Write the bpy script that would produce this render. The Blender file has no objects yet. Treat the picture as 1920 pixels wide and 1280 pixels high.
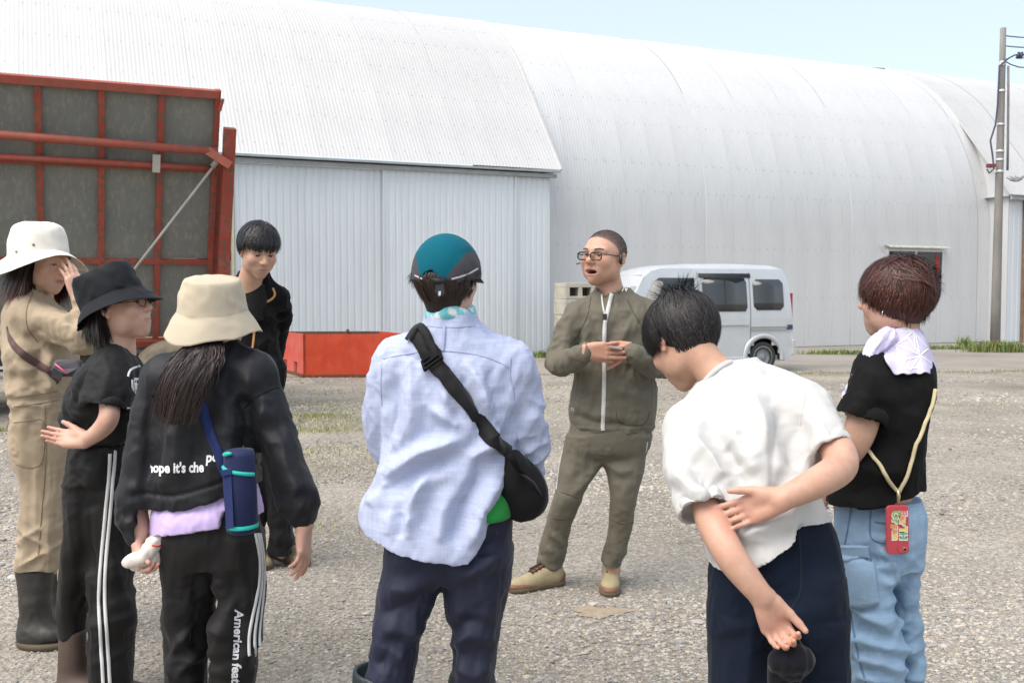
import bpy, bmesh, math, random
import numpy as np
from mathutils import Vector, Matrix
from mathutils.bvhtree import BVHTree

R = math.radians
scene = bpy.context.scene
col = scene.collection
random.seed(7)
rng = np.random.default_rng(11)

# ------------------------------------------------------------------ camera
FPX = 1920.0            # focal length in pixels of a 1920 wide picture (36 mm lens)
CAM_H = 1.43
PITCH = R(2.8)
cam_data = bpy.data.cameras.new('camera')
cam_data.sensor_width = 36.0
cam_data.lens = 36.0
cam_data.clip_start = 0.05
cam_data.clip_end = 3000.0
cam = bpy.data.objects.new('camera', cam_data)
col.objects.link(cam)
cam.location = (0, 0, CAM_H)
cam.rotation_euler = (math.pi / 2 - PITCH, 0, 0)
cam_data.dof.use_dof = True
cam_data.dof.focus_distance = 3.9
cam_data.dof.aperture_fstop = 9.0
scene.camera = cam
scene.render.resolution_x = 1024
scene.render.resolution_y = 682

# ------------------------------------------------------------------ sky and sun
SUN_EL, SUN_AZ = R(58), R(-128)         # azimuth measured from +Y towards +X
world = bpy.data.worlds.new('World')
scene.world = world
world.use_nodes = True
wn = world.node_tree.nodes
wl = world.node_tree.links
wn.clear()
w_out = wn.new('ShaderNodeOutputWorld')
w_bg = wn.new('ShaderNodeBackground')
w_sky = wn.new('ShaderNodeTexSky')
w_sky.sky_type = 'NISHITA'
w_sky.sun_disc = False
w_sky.sun_elevation = SUN_EL
w_sky.sun_rotation = SUN_AZ
w_sky.altitude = 50
w_sky.air_density = 1.0
w_sky.dust_density = 3.0
w_sky.ozone_density = 1.0
w_bg.inputs['Strength'].default_value = 0.15
# thin high haze veiling the whole sky evenly
w_mix = wn.new('ShaderNodeMix')
w_mix.data_type = 'RGBA'
w_mix.inputs[0].default_value = 0.5
w_mix.inputs[7].default_value = (3.3, 3.45, 3.4, 1)
wl.new(w_sky.outputs['Color'], w_mix.inputs[6])
wl.new(w_mix.outputs[2], w_bg.inputs['Color'])
wl.new(w_bg.outputs['Background'], w_out.inputs['Surface'])

sun_data = bpy.data.lights.new('sun', 'SUN')
sun_data.energy = 1.7
sun_data.angle = R(55)
sun_data.color = (1.0, 0.94, 0.86)
sun = bpy.data.objects.new('sun', sun_data)
col.objects.link(sun)
sdir = Vector((math.sin(SUN_AZ) * math.cos(SUN_EL), math.cos(SUN_AZ) * math.cos(SUN_EL), math.sin(SUN_EL)))
sun.rotation_euler = sdir.to_track_quat('Z', 'Y').to_euler()
sun.location = sdir * 40

vs = scene.view_settings
vs.view_transform = 'Standard'
vs.look = 'None'
vs.gamma = 1.0
vs.use_curve_mapping = False
vs.exposure = 1.02
scene.cycles.max_bounces = 8
scene.cycles.use_adaptive_sampling = True
scene.cycles.use_denoising = True

# ------------------------------------------------------------------ pixel to place
_cp, _sp = math.cos(PITCH), math.sin(PITCH)

def ray(x, y):
	"""direction through photograph pixel, scaled so that its Y component is 1"""
	a = (x - 960.0) / FPX
	b = (640.0 - y) / FPX
	v = np.array([a, _cp + b * _sp, -_sp + b * _cp])
	return v / v[1]

def P(x, y, d):
	"""world point seen at photo pixel (x, y) standing d metres in front of the camera"""
	v = ray(x, y) * d
	return np.array([v[0], v[1], v[2] + CAM_H])

def G(x, y, z=0.0):
	"""world point at height z seen at photo pixel"""
	v = ray(x, y)
	t = (z - CAM_H) / v[2]
	return np.array([v[0] * t, t, z])

# ------------------------------------------------------------------ materials
MATS = {}

def new_mat(name):
	m = bpy.data.materials.new(name)
	m.use_nodes = True
	nt = m.node_tree
	b = nt.nodes['Principled BSDF']
	return m, nt, b

def srgb(r, g, b):
	f = lambda c: ((c / 255.0 + 0.055) / 1.055) ** 2.4 if c > 10 else c / 255.0 / 12.92
	return (f(r), f(g), f(b))

def noise_node(nt, scale, detail=4, rough=0.55, coord='Object', sc=(1, 1, 1), rot=(0, 0, 0)):
	tc = nt.nodes.new('ShaderNodeTexCoord')
	mp = nt.nodes.new('ShaderNodeMapping')
	mp.inputs['Scale'].default_value = sc
	mp.inputs['Rotation'].default_value = rot
	nt.links.new(tc.outputs[coord], mp.inputs['Vector'])
	n = nt.nodes.new('ShaderNodeTexNoise')
	n.inputs['Scale'].default_value = scale
	n.inputs['Detail'].default_value = detail
	n.inputs['Roughness'].default_value = rough
	nt.links.new(mp.outputs['Vector'], n.inputs['Vector'])
	return n

def ramp(nt, fac, stops):
	r = nt.nodes.new('ShaderNodeValToRGB')
	e = r.color_ramp.elements
	while len(e) < len(stops):
		e.new(0.5)
	for el, (p, c) in zip(e, stops):
		el.position = p
		el.color = (*c, 1) if len(c) == 3 else c
	nt.links.new(fac, r.inputs['Fac'])
	return r

def mixc(nt, fac, a, b, mode='MIX'):
	m = nt.nodes.new('ShaderNodeMix')
	m.data_type = 'RGBA'
	m.blend_type = mode
	for sock, v in ((m.inputs[0], fac), (m.inputs[6], a), (m.inputs[7], b)):
		if hasattr(v, 'is_linked'):
			nt.links.new(v, sock)
		elif isinstance(v, (int, float)):
			sock.default_value = v
		else:
			sock.default_value = (*v, 1)
	return m.outputs[2]

def bump(nt, b, height, strength=0.3, dist=0.01):
	bp = nt.nodes.new('ShaderNodeBump')
	bp.inputs['Strength'].default_value = strength
	bp.inputs['Distance'].default_value = dist
	nt.links.new(height, bp.inputs['Height'])
	prev = b.inputs['Normal'].links
	if prev:
		nt.links.new(prev[0].from_socket, bp.inputs['Normal'])
	nt.links.new(bp.outputs['Normal'], b.inputs['Normal'])

def mat(name, colr, rough=0.6, metal=0.0, var=0.12, vscale=6.0, bmp=0.0, bscale=200.0, bdist=0.002,
		spec=0.5, sheen=0.0, sc=(1, 1, 1), coat=0.0, trans=0.0):
	"""plain procedural surface: base colour with cloudy variation and a fine relief"""
	if name in MATS:
		return MATS[name]
	m, nt, b = new_mat(name)
	n = noise_node(nt, vscale, 5, 0.6, sc=sc)
	lo = tuple(max(0, c * (1 - var)) for c in colr)
	hi = tuple(min(1, c * (1 + var)) for c in colr)
	r = ramp(nt, n.outputs['Fac'], [(0.3, lo), (0.7, hi)])
	nt.links.new(r.outputs['Color'], b.inputs['Base Color'])
	b.inputs['Roughness'].default_value = rough
	b.inputs['Metallic'].default_value = metal
	b.inputs['Specular IOR Level'].default_value = spec
	if sheen:
		b.inputs['Sheen Weight'].default_value = sheen
		b.inputs['Sheen Roughness'].default_value = 0.5
	if coat:
		b.inputs['Coat Weight'].default_value = coat
		b.inputs['Coat Roughness'].default_value = 0.08
	if trans:
		b.inputs['Transmission Weight'].default_value = trans
	if bmp:
		n2 = noise_node(nt, bscale, 3, 0.6)
		bump(nt, b, n2.outputs['Fac'], bmp, bdist)
	MATS[name] = m
	return m

def fabric(name, colr, rough=0.85, var=0.1, weave=900.0, wb=0.25, sheen=0.15, crease=0.35, spec=0.25, streak=0.0, creasescale=14):
	"""cloth: cloudy colour, thread relief, soft small creases"""
	if name in MATS:
		return MATS[name]
	m, nt, b = new_mat(name)
	n = noise_node(nt, 9, 5, 0.6)
	lo = tuple(max(0, c * (1 - var)) for c in colr)
	hi = tuple(min(1, c * (1 + var)) for c in colr)
	r = ramp(nt, n.outputs['Fac'], [(0.3, lo), (0.7, hi)])
	out = r.outputs['Color']
	if streak:
		s1 = noise_node(nt, 260, 3, 0.7, sc=(1, 1, 0.04))
		s2 = noise_node(nt, 260, 3, 0.7, sc=(0.04, 0.04, 1))
		mx = mixc(nt, 0.5, s1.outputs['Fac'], s2.outputs['Fac'])
		rr = ramp(nt, mx, [(0.35, (1 - streak,) * 3), (0.65, (1 + streak * 0.6,) * 3)])
		out = mixc(nt, 1.0, out, rr.outputs['Color'], 'MULTIPLY')
	nt.links.new(out, b.inputs['Base Color'])
	b.inputs['Roughness'].default_value = rough
	b.inputs['Specular IOR Level'].default_value = spec
	b.inputs['Sheen Weight'].default_value = sheen
	b.inputs['Sheen Roughness'].default_value = 0.4
	if crease:
		c = noise_node(nt, creasescale, 4, 0.5)
		c.noise_type = 'RIDGED_MULTIFRACTAL'
		c.inputs['Distortion'].default_value = 0.6
		bump(nt, b, c.outputs['Fac'], crease, 0.006)
	w = noise_node(nt, weave, 2, 0.5)
	bump(nt, b, w.outputs['Fac'], wb, 0.0008)
	MATS[name] = m
	return m

# ------------------------------------------------------------------ objects
def link(o, parent=None):
	col.objects.link(o)
	if parent is not None:
		o.parent = parent
	return o

def tag(o, label=None, cat=None, group=None, kind=None):
	if label:
		o['label'] = label
	if cat:
		o['category'] = cat
	if group:
		o['group'] = group
	if kind:
		o['kind'] = kind
	return o

def empty(name, loc=(0, 0, 0), rz=0.0, label=None, cat=None, group=None):
	o = bpy.data.objects.new(name, None)
	o.empty_display_size = 0.1
	o.location = loc
	o.rotation_euler = (0, 0, rz)
	link(o)
	return tag(o, label, cat, group)

def mesh_np(name, V, F, material=None, parent=None, smooth=True, mats=None, midx=None):
	"""object from numpy vertices and faces (F: n x 3 or n x 4); world coordinates unless the parent has a transform"""
	V = np.asarray(V, dtype=np.float32)
	F = np.asarray(F, dtype=np.int32)
	me = bpy.data.meshes.new(name)
	me.vertices.add(len(V))
	me.vertices.foreach_set('co', V.ravel())
	k = F.shape[1]
	me.loops.add(F.size)
	me.loops.foreach_set('vertex_index', F.ravel())
	me.polygons.add(len(F))
	me.polygons.foreach_set('loop_start', np.arange(0, F.size, k, dtype=np.int32))
	me.polygons.foreach_set('loop_total', np.full(len(F), k, dtype=np.int32))
	if mats:
		for mm in mats:
			me.materials.append(mm)
		if midx is not None:
			me.polygons.foreach_set('material_index', np.asarray(midx, dtype=np.int32))
	elif material:
		me.materials.append(material)
	me.polygons.foreach_set('use_smooth', np.full(len(F), smooth, dtype=bool))
	me.update(calc_edges=True)
	o = bpy.data.objects.new(name, me)
	link(o, parent)
	return o

def set_color(o, colors, name='tint'):
	a = o.data.color_attributes.new(name, 'FLOAT_COLOR', 'POINT')
	c = np.ones((len(o.data.vertices), 4), dtype=np.float32)
	c[:, :3] = colors
	a.data.foreach_set('color', c.ravel())

class MB:
	"""collects boxes, bars, tubes and sheets into one mesh"""

	def __init__(self):
		self.v, self.f, self.m = [], [], []
		self.mi = 0

	def add(self, V, F):
		n = len(self.v)
		self.v += [tuple(map(float, p)) for p in V]
		for f in F:
			self.f.append(tuple(i + n for i in f))
			self.m.append(self.mi)
		return self

	def box(self, lo, hi):
		x0, y0, z0 = lo
		x1, y1, z1 = hi
		V = [(x0, y0, z0), (x1, y0, z0), (x1, y1, z0), (x0, y1, z0), (x0, y0, z1), (x1, y0, z1), (x1, y1, z1), (x0, y1, z1)]
		F = [(0, 3, 2, 1), (4, 5, 6, 7), (0, 1, 5, 4), (1, 2, 6, 5), (2, 3, 7, 6), (3, 0, 4, 7)]
		return self.add(V, F)

	def bar(self, a, b, w, h, up=(0, 0, 1)):
		"""box along a-b, w across, h along up"""
		a, b = Vector(a), Vector(b)
		d = (b - a).normalized()
		s = d.cross(Vector(up)).normalized() * (w / 2)
		u = s.cross(d).normalized() * (h / 2)
		V = [a - s - u, a + s - u, a + s + u, a - s + u, b - s - u, b + s - u, b + s + u, b - s + u]
		F = [(0, 3, 2, 1), (4, 5, 6, 7), (0, 1, 5, 4), (1, 2, 6, 5), (2, 3, 7, 6), (3, 0, 4, 7)]
		return self.add(V, F)

	def tube(self, pts, r, seg=8, cap=True):
		pts = [Vector(p) for p in pts]
		rr = r if hasattr(r, '__len__') else [r] * len(pts)
		V, F = [], []
		ref = Vector((0, 0, 1))
		d0 = (pts[1] - pts[0]).normalized()
		if abs(d0.dot(ref)) > 0.9:
			ref = Vector((1, 0, 0))
		s = d0.cross(ref).normalized()
		for i, p in enumerate(pts):
			d = (pts[min(i + 1, len(pts) - 1)] - pts[max(i - 1, 0)]).normalized()
			s = (s - d * s.dot(d)).normalized()
			u = d.cross(s)
			for k in range(seg):
				a = 2 * math.pi * k / seg
				V.append(p + (s * math.cos(a) + u * math.sin(a)) * rr[i])
		for i in range(len(pts) - 1):
			for k in range(seg):
				k2 = (k + 1) % seg
				F.append((i * seg + k, i * seg + k2, (i + 1) * seg + k2, (i + 1) * seg + k))
		if cap:
			F.append(tuple(reversed(range(seg))))
			F.append(tuple(range((len(pts) - 1) * seg, len(pts) * seg)))
		return self.add(V, F)

	def lathe(self, c, axis, prof, seg=24, ref=(0, 0, 1)):
		"""prof: list of (along axis, radius)"""
		c, ax = Vector(c), Vector(axis).normalized()
		r0 = Vector(ref)
		if abs(ax.dot(r0)) > 0.9:
			r0 = Vector((1, 0, 0))
		s = ax.cross(r0).normalized()
		u = ax.cross(s)
		V, F = [], []
		for (h, r) in prof:
			for k in range(seg):
				a = 2 * math.pi * k / seg
				V.append(c + ax * h + (s * math.cos(a) + u * math.sin(a)) * r)
		for i in range(len(prof) - 1):
			for k in range(seg):
				k2 = (k + 1) % seg
				F.append((i * seg + k, i * seg + k2, (i + 1) * seg + k2, (i + 1) * seg + k))
		return self.add(V, F)

	def prism(self, pts, off):
		"""closed flat outline pts extruded by vector off"""
		n = len(pts)
		o = Vector(off)
		V = [Vector(p) for p in pts] + [Vector(p) + o for p in pts]
		F = [tuple(reversed(range(n))), tuple(range(n, 2 * n))]
		for i in range(n):
			j = (i + 1) % n
			F.append((i, j, n + j, n + i))
		return self.add(V, F)

	def build(self, name, material, parent=None, smooth=False, bevel=0.0, fix=True):
		me = bpy.data.meshes.new(name)
		me.from_pydata(self.v, [], self.f)
		if isinstance(material, (list, tuple)):
			for mm in material:
				me.materials.append(mm)
			me.polygons.foreach_set('material_index', self.m)
		else:
			me.materials.append(material)
		if fix:
			bm = bmesh.new()
			bm.from_mesh(me)
			bmesh.ops.recalc_face_normals(bm, faces=bm.faces)
			bm.to_mesh(me)
			bm.free()
		me.polygons.foreach_set('use_smooth', [smooth] * len(me.polygons))
		o = bpy.data.objects.new(name, me)
		link(o, parent)
		if bevel:
			md = o.modifiers.new('bevel', 'BEVEL')
			md.width = bevel
			md.segments = 2
			md.limit_method = 'ANGLE'
		return o

def copy_obj(o, parent=None, name=None):
	c = o.copy()
	col.objects.link(c)
	if parent is not None:
		c.parent = parent
	return c
# ================================================================== SETTING
# ------------------------------------------------------------------ ground
def ground_material():
	m, nt, b = new_mat('gravel_ground')
	n1 = noise_node(nt, 0.55, 6, 0.62)
	n2 = noise_node(nt, 26, 6, 0.75)
	vo = nt.nodes.new('ShaderNodeTexVoronoi')
	vo.inputs['Scale'].default_value = 55
	tc = nt.nodes.new('ShaderNodeTexCoord')
	nt.links.new(tc.outputs['Object'], vo.inputs['Vector'])
	base = ramp(nt, n1.outputs['Fac'], [(0.3, srgb(128, 122, 110)), (0.5, srgb(152, 146, 136)), (0.62, srgb(166, 159, 148)), (0.78, srgb(140, 136, 116))])
	grit = ramp(nt, n2.outputs['Fac'], [(0.3, (0.62, 0.62, 0.62)), (0.7, (1.25, 1.24, 1.22))])
	sep = ramp(nt, vo.outputs['Color'], [(0.2, (0.7, 0.7, 0.7)), (0.8, (1.2, 1.2, 1.2))])
	c = mixc(nt, 1.0, base.outputs['Color'], grit.outputs['Color'], 'MULTIPLY')
	c = mixc(nt, 0.8, c, sep.outputs['Color'], 'MULTIPLY')
	nt.links.new(c, b.inputs['Base Color'])
	b.inputs['Roughness'].default_value = 0.95
	b.inputs['Specular IOR Level'].default_value = 0.2
	bump(nt, b, vo.outputs['Distance'], 0.6, 0.02)
	bump(nt, b, n2.outputs['Fac'], 0.5, 0.01)
	return m

gm = MB()
N = 48
xs = np.concatenate([np.linspace(-900, -40, 6), np.linspace(-30, 30, 31), np.linspace(40, 900, 6)])
ys = np.concatenate([np.linspace(-300, -10, 4), np.linspace(0, 40, 41), np.linspace(60, 1500, 8)])
Vg = [(x, y, 0.0) for y in ys for x in xs]
nx = len(xs)
Fg = [(j * nx + i, j * nx + i + 1, (j + 1) * nx + i + 1, (j + 1) * nx + i) for j in range(len(ys) - 1) for i in range(nx - 1)]
ground = mesh_np('ground', Vg, Fg, ground_material(), smooth=False)
tag(ground, kind='structure')

# paved strip in front of the barn
UA = math.atan2(0.413, 0.911)
U = np.array([0.911, 0.413, 0.0]); U /= np.linalg.norm(U)
NV = np.array([-U[1], U[0], 0.0])
road_m, nt, b = new_mat('worn_asphalt')
n1 = noise_node(nt, 0.5, 6, 0.65)
n2 = noise_node(nt, 90, 4, 0.7)
c1 = ramp(nt, n1.outputs['Fac'], [(0.3, srgb(120, 114, 106)), (0.6, srgb(146, 139, 130)), (0.8, srgb(134, 128, 120))])
c2 = ramp(nt, n2.outputs['Fac'], [(0.3, (0.8, 0.8, 0.8)), (0.7, (1.15, 1.15, 1.15))])
nt.links.new(mixc(nt, 1.0, c1.outputs['Color'], c2.outputs['Color'], 'MULTIPLY'), b.inputs['Base Color'])
b.inputs['Roughness'].default_value = 0.9
bump(nt, b, n2.outputs['Fac'], 0.4, 0.006)
e0, e1 = G(-700, 716), G(2500, 692)
ed = (e1 - e0)
Vr, Fr = [], []
nseg = 90
far0 = np.array([0.822, 22.55, 0]) - U * 30 - NV * 0.1
for i in range(nseg + 1):
	t = i / nseg
	a = e0 + ed * t
	a = a + np.array([0, 1, 0]) * (0.12 * math.sin(i * 1.7) + 0.1 * math.sin(i * 0.61 + 1) + random.uniform(-.06, .06))
	bb = np.array([0.822, 22.55, 0]) + U * (-30 + 62 * t) + NV * 0.75
	Vr += [(a[0], a[1], 0.006), (bb[0], bb[1], 0.006)]
for i in range(nseg):
	Fr.append((2 * i, 2 * i + 2, 2 * i + 3, 2 * i + 1))
road = mesh_np('paved_road', Vr, Fr, road_m, smooth=False)
tag(road, kind='structure')

# ------------------------------------------------------------------ gravel stones
def ico():
	bm = bmesh.new()
	bmesh.ops.create_icosphere(bm, subdivisions=1, radius=1)
	V = np.array([v.co for v in bm.verts])
	F = np.array([[v.index for v in f.verts] for f in bm.faces])
	bm.free()
	return V, F

def gravel():
	V0, F0 = ico()
	pts, siz = [], []

	def band(y0, y1, dens, smin, smax, power=2.2):
		w0, w1 = 0.54 * y0 + .3, 0.54 * y1 + .3
		area = (y1 - y0) * (w0 + w1)
		n = int(area * dens)
		y = rng.uniform(y0, y1, n)
		x = rng.uniform(-1, 1, n) * (0.54 * y + 0.3)
		s = smin + (smax - smin) * rng.uniform(0, 1, n) ** power
		pts.append(np.stack([x, y], 1)); siz.append(s)
	band(2.9, 4.2, 9000, .002, .011, 3.3)
	band(4.2, 6.0, 5600, .0028, .012, 3.3)
	band(6.0, 9.0, 1700, .005, .017, 2.8)
	band(2.9, 8.0, 26, .011, .024, 2.0)
	band(9.0, 13, 300, .008, .020, 2.4)
	band(13, 17.0, 90, .012, .028, 2.2)
	p = np.concatenate(pts); s = np.concatenate(siz)
	# patches of finer, sandy ground between stony areas
	q = np.sin(p[:, 0] * 1.3 + 1.1 * np.sin(p[:, 1] * .9)) + np.sin(p[:, 1] * 1.7 + p[:, 0] * .6)
	trk = np.sin((p[:, 1] - .35 * p[:, 0] + .25 * np.sin(p[:, 0] * .8)) * 3.4) + .5 * np.sin((p[:, 1] * .9 + .5 * p[:, 0]) * 2.1)
	s = s * np.clip(.86 + .18 * trk + .12 * q, .55, 1.25)
	sand = G(1125, 1147)
	far = ((p[:, 0] - sand[0]) / .16) ** 2 + ((p[:, 1] - sand[1]) / .10) ** 2
	keep = (rng.uniform(0, 1, len(p)) < np.clip(0.66 + 0.22 * q + .25 * trk, .12, 1)) & ((far > 1) | (rng.uniform(0, 1, len(p)) < .6))
	p, s, trk, q = p[keep], s[keep], trk[keep], q[keep]
	n = len(p)
	ax = rng.uniform(.75, 1.35, (n, 3)); ax[:, 2] = rng.uniform(.35, .75, n)
	V = V0[None] * (1 + rng.uniform(-.28, .28, (n, 12, 1)))
	V = V * (ax * s[:, None])[:, None, :]
	a = rng.uniform(0, 6.28, n); ca, sa = np.cos(a)[:, None], np.sin(a)[:, None]
	X = V[:, :, 0] * ca - V[:, :, 1] * sa
	Y = V[:, :, 0] * sa + V[:, :, 1] * ca
	Z = V[:, :, 2] + (s * rng.uniform(-.12, .25, n))[:, None]
	V = np.stack([X + p[:, 0:1], Y + p[:, 1:2], Z], 2).reshape(-1, 3)
	F = (F0[None] + (np.arange(n) * 12)[:, None, None]).reshape(-1, 3)
	m, nt, b = new_mat('gravel_stone')
	at = nt.nodes.new('ShaderNodeVertexColor'); at.layer_name = 'tint'
	nn = noise_node(nt, 120, 3, 0.6)
	rr = ramp(nt, nn.outputs['Fac'], [(0.3, (.82, .82, .82)), (.7, (1.15, 1.15, 1.15))])
	nt.links.new(mixc(nt, 1.0, at.outputs['Color'], rr.outputs['Color'], 'MULTIPLY'), b.inputs['Base Color'])
	b.inputs['Roughness'].default_value = .85
	b.inputs['Specular IOR Level'].default_value = .25
	o = mesh_np('gravel', V, F, m, smooth=False)
	pal = np.array([srgb(164, 159, 152), srgb(152, 148, 142), srgb(172, 164, 152), srgb(142, 139, 135), srgb(160, 148, 132),
					srgb(176, 168, 160), srgb(146, 136, 124), srgb(128, 127, 127), srgb(178, 172, 163), srgb(158, 154, 150)])
	c = pal[rng.integers(0, len(pal), n)] * rng.uniform(.9, 1.08, (n, 1)) * (.98 - .10 * np.clip(trk, -1, 1) + .06 * q)[:, None] * np.array([1.05, 1.05, 1.03])
	set_color(o, np.repeat(c, 12, axis=0))
	return tag(o, 'loose grey and tan gravel covering the yard', 'gravel', kind='stuff')

gravel()
sg = G(1125, 1147)
sa_ = np.linspace(0, 2 * math.pi, 41)[:-1]
sr_ = 1 + .18 * np.sin(sa_ * 3 + 1) + .12 * np.sin(sa_ * 7)
mesh_np('sand_patch', [(sg[0], sg[1], .012)] + [(sg[0] + .12 * r_ * math.cos(a), sg[1] + .075 * r_ * math.sin(a), .003) for a, r_ in zip(sa_, sr_)], [(0, i + 1, (i + 1) % 40 + 1) for i in range(40)], mat('damp_sand', srgb(152, 138, 118), .95, var=.2, vscale=30, bmp=.6, bscale=150, bdist=.006))['kind'] = 'structure'

# ------------------------------------------------------------------ grass
GRASS_M = {}

def blades(name, pts, hmin, hmax, width, lean, palette, label, cat, kind='stuff', per=1, parent=None):
	"""thin bent blades rooted at pts"""
	pts = np.repeat(np.asarray(pts, float), per, axis=0)
	n = len(pts)
	h = rng.uniform(hmin, hmax, n)
	a = rng.uniform(0, 6.283, n)
	l = rng.uniform(.2, 1, n) * lean * h
	d = np.stack([np.cos(a), np.sin(a), 0 * a], 1)
	sd = np.stack([-np.sin(a), np.cos(a), 0 * a], 1)
	w = width * rng.uniform(.6, 1.3, n)
	base = pts
	mid = base + d * (l * .35)[:, None] + np.array([0, 0, 1]) * (h * .6)[:, None]
	tip = base + d * l[:, None] + np.array([0, 0, 1]) * h[:, None]
	V = np.stack([base - sd * w[:, None] / 2, base + sd * w[:, None] / 2, mid + sd * w[:, None] * .4, mid - sd * w[:, None] * .4, tip + sd * w[:, None] * .06, tip - sd * w[:, None] * .06], 1)
	F = np.array([[0, 1, 2, 3], [3, 2, 4, 5]])[None] + (np.arange(n) * 6)[:, None, None]
	key = 'grass_leaf'
	if key not in GRASS_M:
		m, nt, b = new_mat(key)
		at = nt.nodes.new('ShaderNodeVertexColor'); at.layer_name = 'tint'
		nt.links.new(at.outputs['Color'], b.inputs['Base Color'])
		b.inputs['Roughness'].default_value = .6
		b.inputs['Specular IOR Level'].default_value = .3
		GRASS_M[key] = m
	o = mesh_np(name, V.reshape(-1, 3), F.reshape(-1, 4), GRASS_M[key], parent, smooth=False)
	pal = np.array(palette)
	c = pal[rng.integers(0, len(pal), n)] * rng.uniform(.75, 1.25, (n, 1))
	set_color(o, np.repeat(c, 6, axis=0))
	return tag(o, label, cat, kind=kind)

GREENS = [srgb(110, 128, 62), srgb(128, 140, 70), srgb(150, 150, 88), srgb(96, 116, 60), srgb(168, 160, 108)]
DRY = [srgb(176, 164, 116), srgb(150, 148, 90), srgb(128, 134, 76), srgb(186, 176, 134)]

def patch(px, py, sx, sy, n):
	g = G(px, py)
	q = rng.normal(0, 1, (n, 2)) * np.array([sx, sy])
	return np.stack([g[0] + q[:, 0], g[1] + q[:, 1], np.zeros(n)], 1)

sp = [patch(592, 780, .18, .12, 700), patch(590, 806, .5, .18, 1300), patch(640, 790, .6, .35, 1400), patch(560, 850, .5, .3, 900),
	  patch(600, 760, .6, .4, 300), patch(20, 806, .22, .16, 700), patch(640, 850, .5, .4, 260), patch(1010, 725, .5, .25, 240), patch(590, 990, .1, .08, 60),
	  patch(1250, 716, .8, .2, 300), patch(600, 735, 1.2, .3, 900), patch(1120, 760, 1.8, .7, 1400), patch(700, 770, 1.0, .5, 1400), patch(1750, 760, 1.2, .5, 500), patch(650, 880, .6, .3, 400)]
blades('yard_grass', np.concatenate(sp), .006, .035, .006, 1.1, GREENS + DRY, 'thin patches of low grass growing through the gravel', 'grass')
gp = []
for i in range(2600):
	t = rng.uniform(.60, 1.0) if rng.uniform() < .8 else rng.uniform(.3, .6)
	a = e0 + ed * t
	gp.append((a[0], a[1] - abs(rng.normal(0, .35)) + .2, 0))
blades('verge_grass', gp, .01, .06, .008, .9, GREENS + DRY + DRY, 'strip of low grass along the near edge of the paved road', 'grass')

# ------------------------------------------------------------------ barn
O = np.array([0.822, 22.55, 0.0])
barn = empty('barrel_roof_barn', O, UA, 'long pale metal barn with a rounded corrugated roof', 'barn')
BY, BR, BZ = 0.6, 5.5, 3.1        # springing line, radius, centre height
RX = 14.15                        # where the right hand porch starts

def loc2(px, yplane):
	"""local x on barn plane y=yplane seen at photo column px (at eye height)"""
	v = ray(px, 546)
	den = v[0] * NV[0] + v[1] * NV[1]
	D = (O[0] * NV[0] + O[1] * NV[1]) + yplane
	t = D / den
	w = np.array([v[0] * t, v[1] * t]) - O[:2]
	return w[0] * U[0] + w[1] * U[1]

def z_at(px, py, yplane):
	v = ray(px, py)
	den = v[0] * NV[0] + v[1] * NV[1]
	D = (O[0] * NV[0] + O[1] * NV[1]) + yplane
	return CAM_H + v[2] * D / den

def metal_sheet(name, colr, rough, vary=.05, dirt=True, metal=.25):
	m, nt, b = new_mat(name)
	oi = nt.nodes.new('ShaderNodeObjectInfo')
	n1 = noise_node(nt, 1.2, 6, .65, sc=(1, 1, .25))
	n2 = noise_node(nt, 9, 5, .7, sc=(1.5, 1.5, .08))
	r0 = ramp(nt, oi.outputs['Random'], [(0, tuple(c * (1 - vary) for c in colr)), (1, tuple(c * (1 + vary) for c in colr))])
	r1 = ramp(nt, n1.outputs['Fac'], [(.3, (.93, .935, .94)), (.7, (1.03, 1.03, 1.03))])
	r2 = ramp(nt, n2.outputs['Fac'], [(.22, (.82, .81, .79)), (.45, (1, 1, 1))])
	c = mixc(nt, 1.0, r0.outputs['Color'], r1.outputs['Color'], 'MULTIPLY')
	if dirt:
		c = mixc(nt, .8, c, r2.outputs['Color'], 'MULTIPLY')
	nt.links.new(c, b.inputs['Base Color'])
	b.inputs['Roughness'].default_value = rough
	b.inputs['Metallic'].default_value = metal
	bump(nt, b, n1.outputs['Fac'], .12, .02)
	return m

M_BARREL = metal_sheet('galvanised_barrel_sheet', (.63, .63, .625), .55, vary=.018)
M_PORCH = metal_sheet('pale_roof_sheet', (.56, .555, .545), .6, vary=.018)
M_DOOR = metal_sheet('blue_grey_ribbed_sheet', (.68, .715, .735), .55, vary=.025)
M_BOLT = mat('dull_bolt', (.40, .40, .41), .6, .4)
M_TRIM = mat('grey_eave_trim', (.36, .38, .39), .6, .2)
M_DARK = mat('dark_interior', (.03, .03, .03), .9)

PITCHW, AMP, NW = .076, .0019, 10
SW = PITCHW * NW

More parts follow.
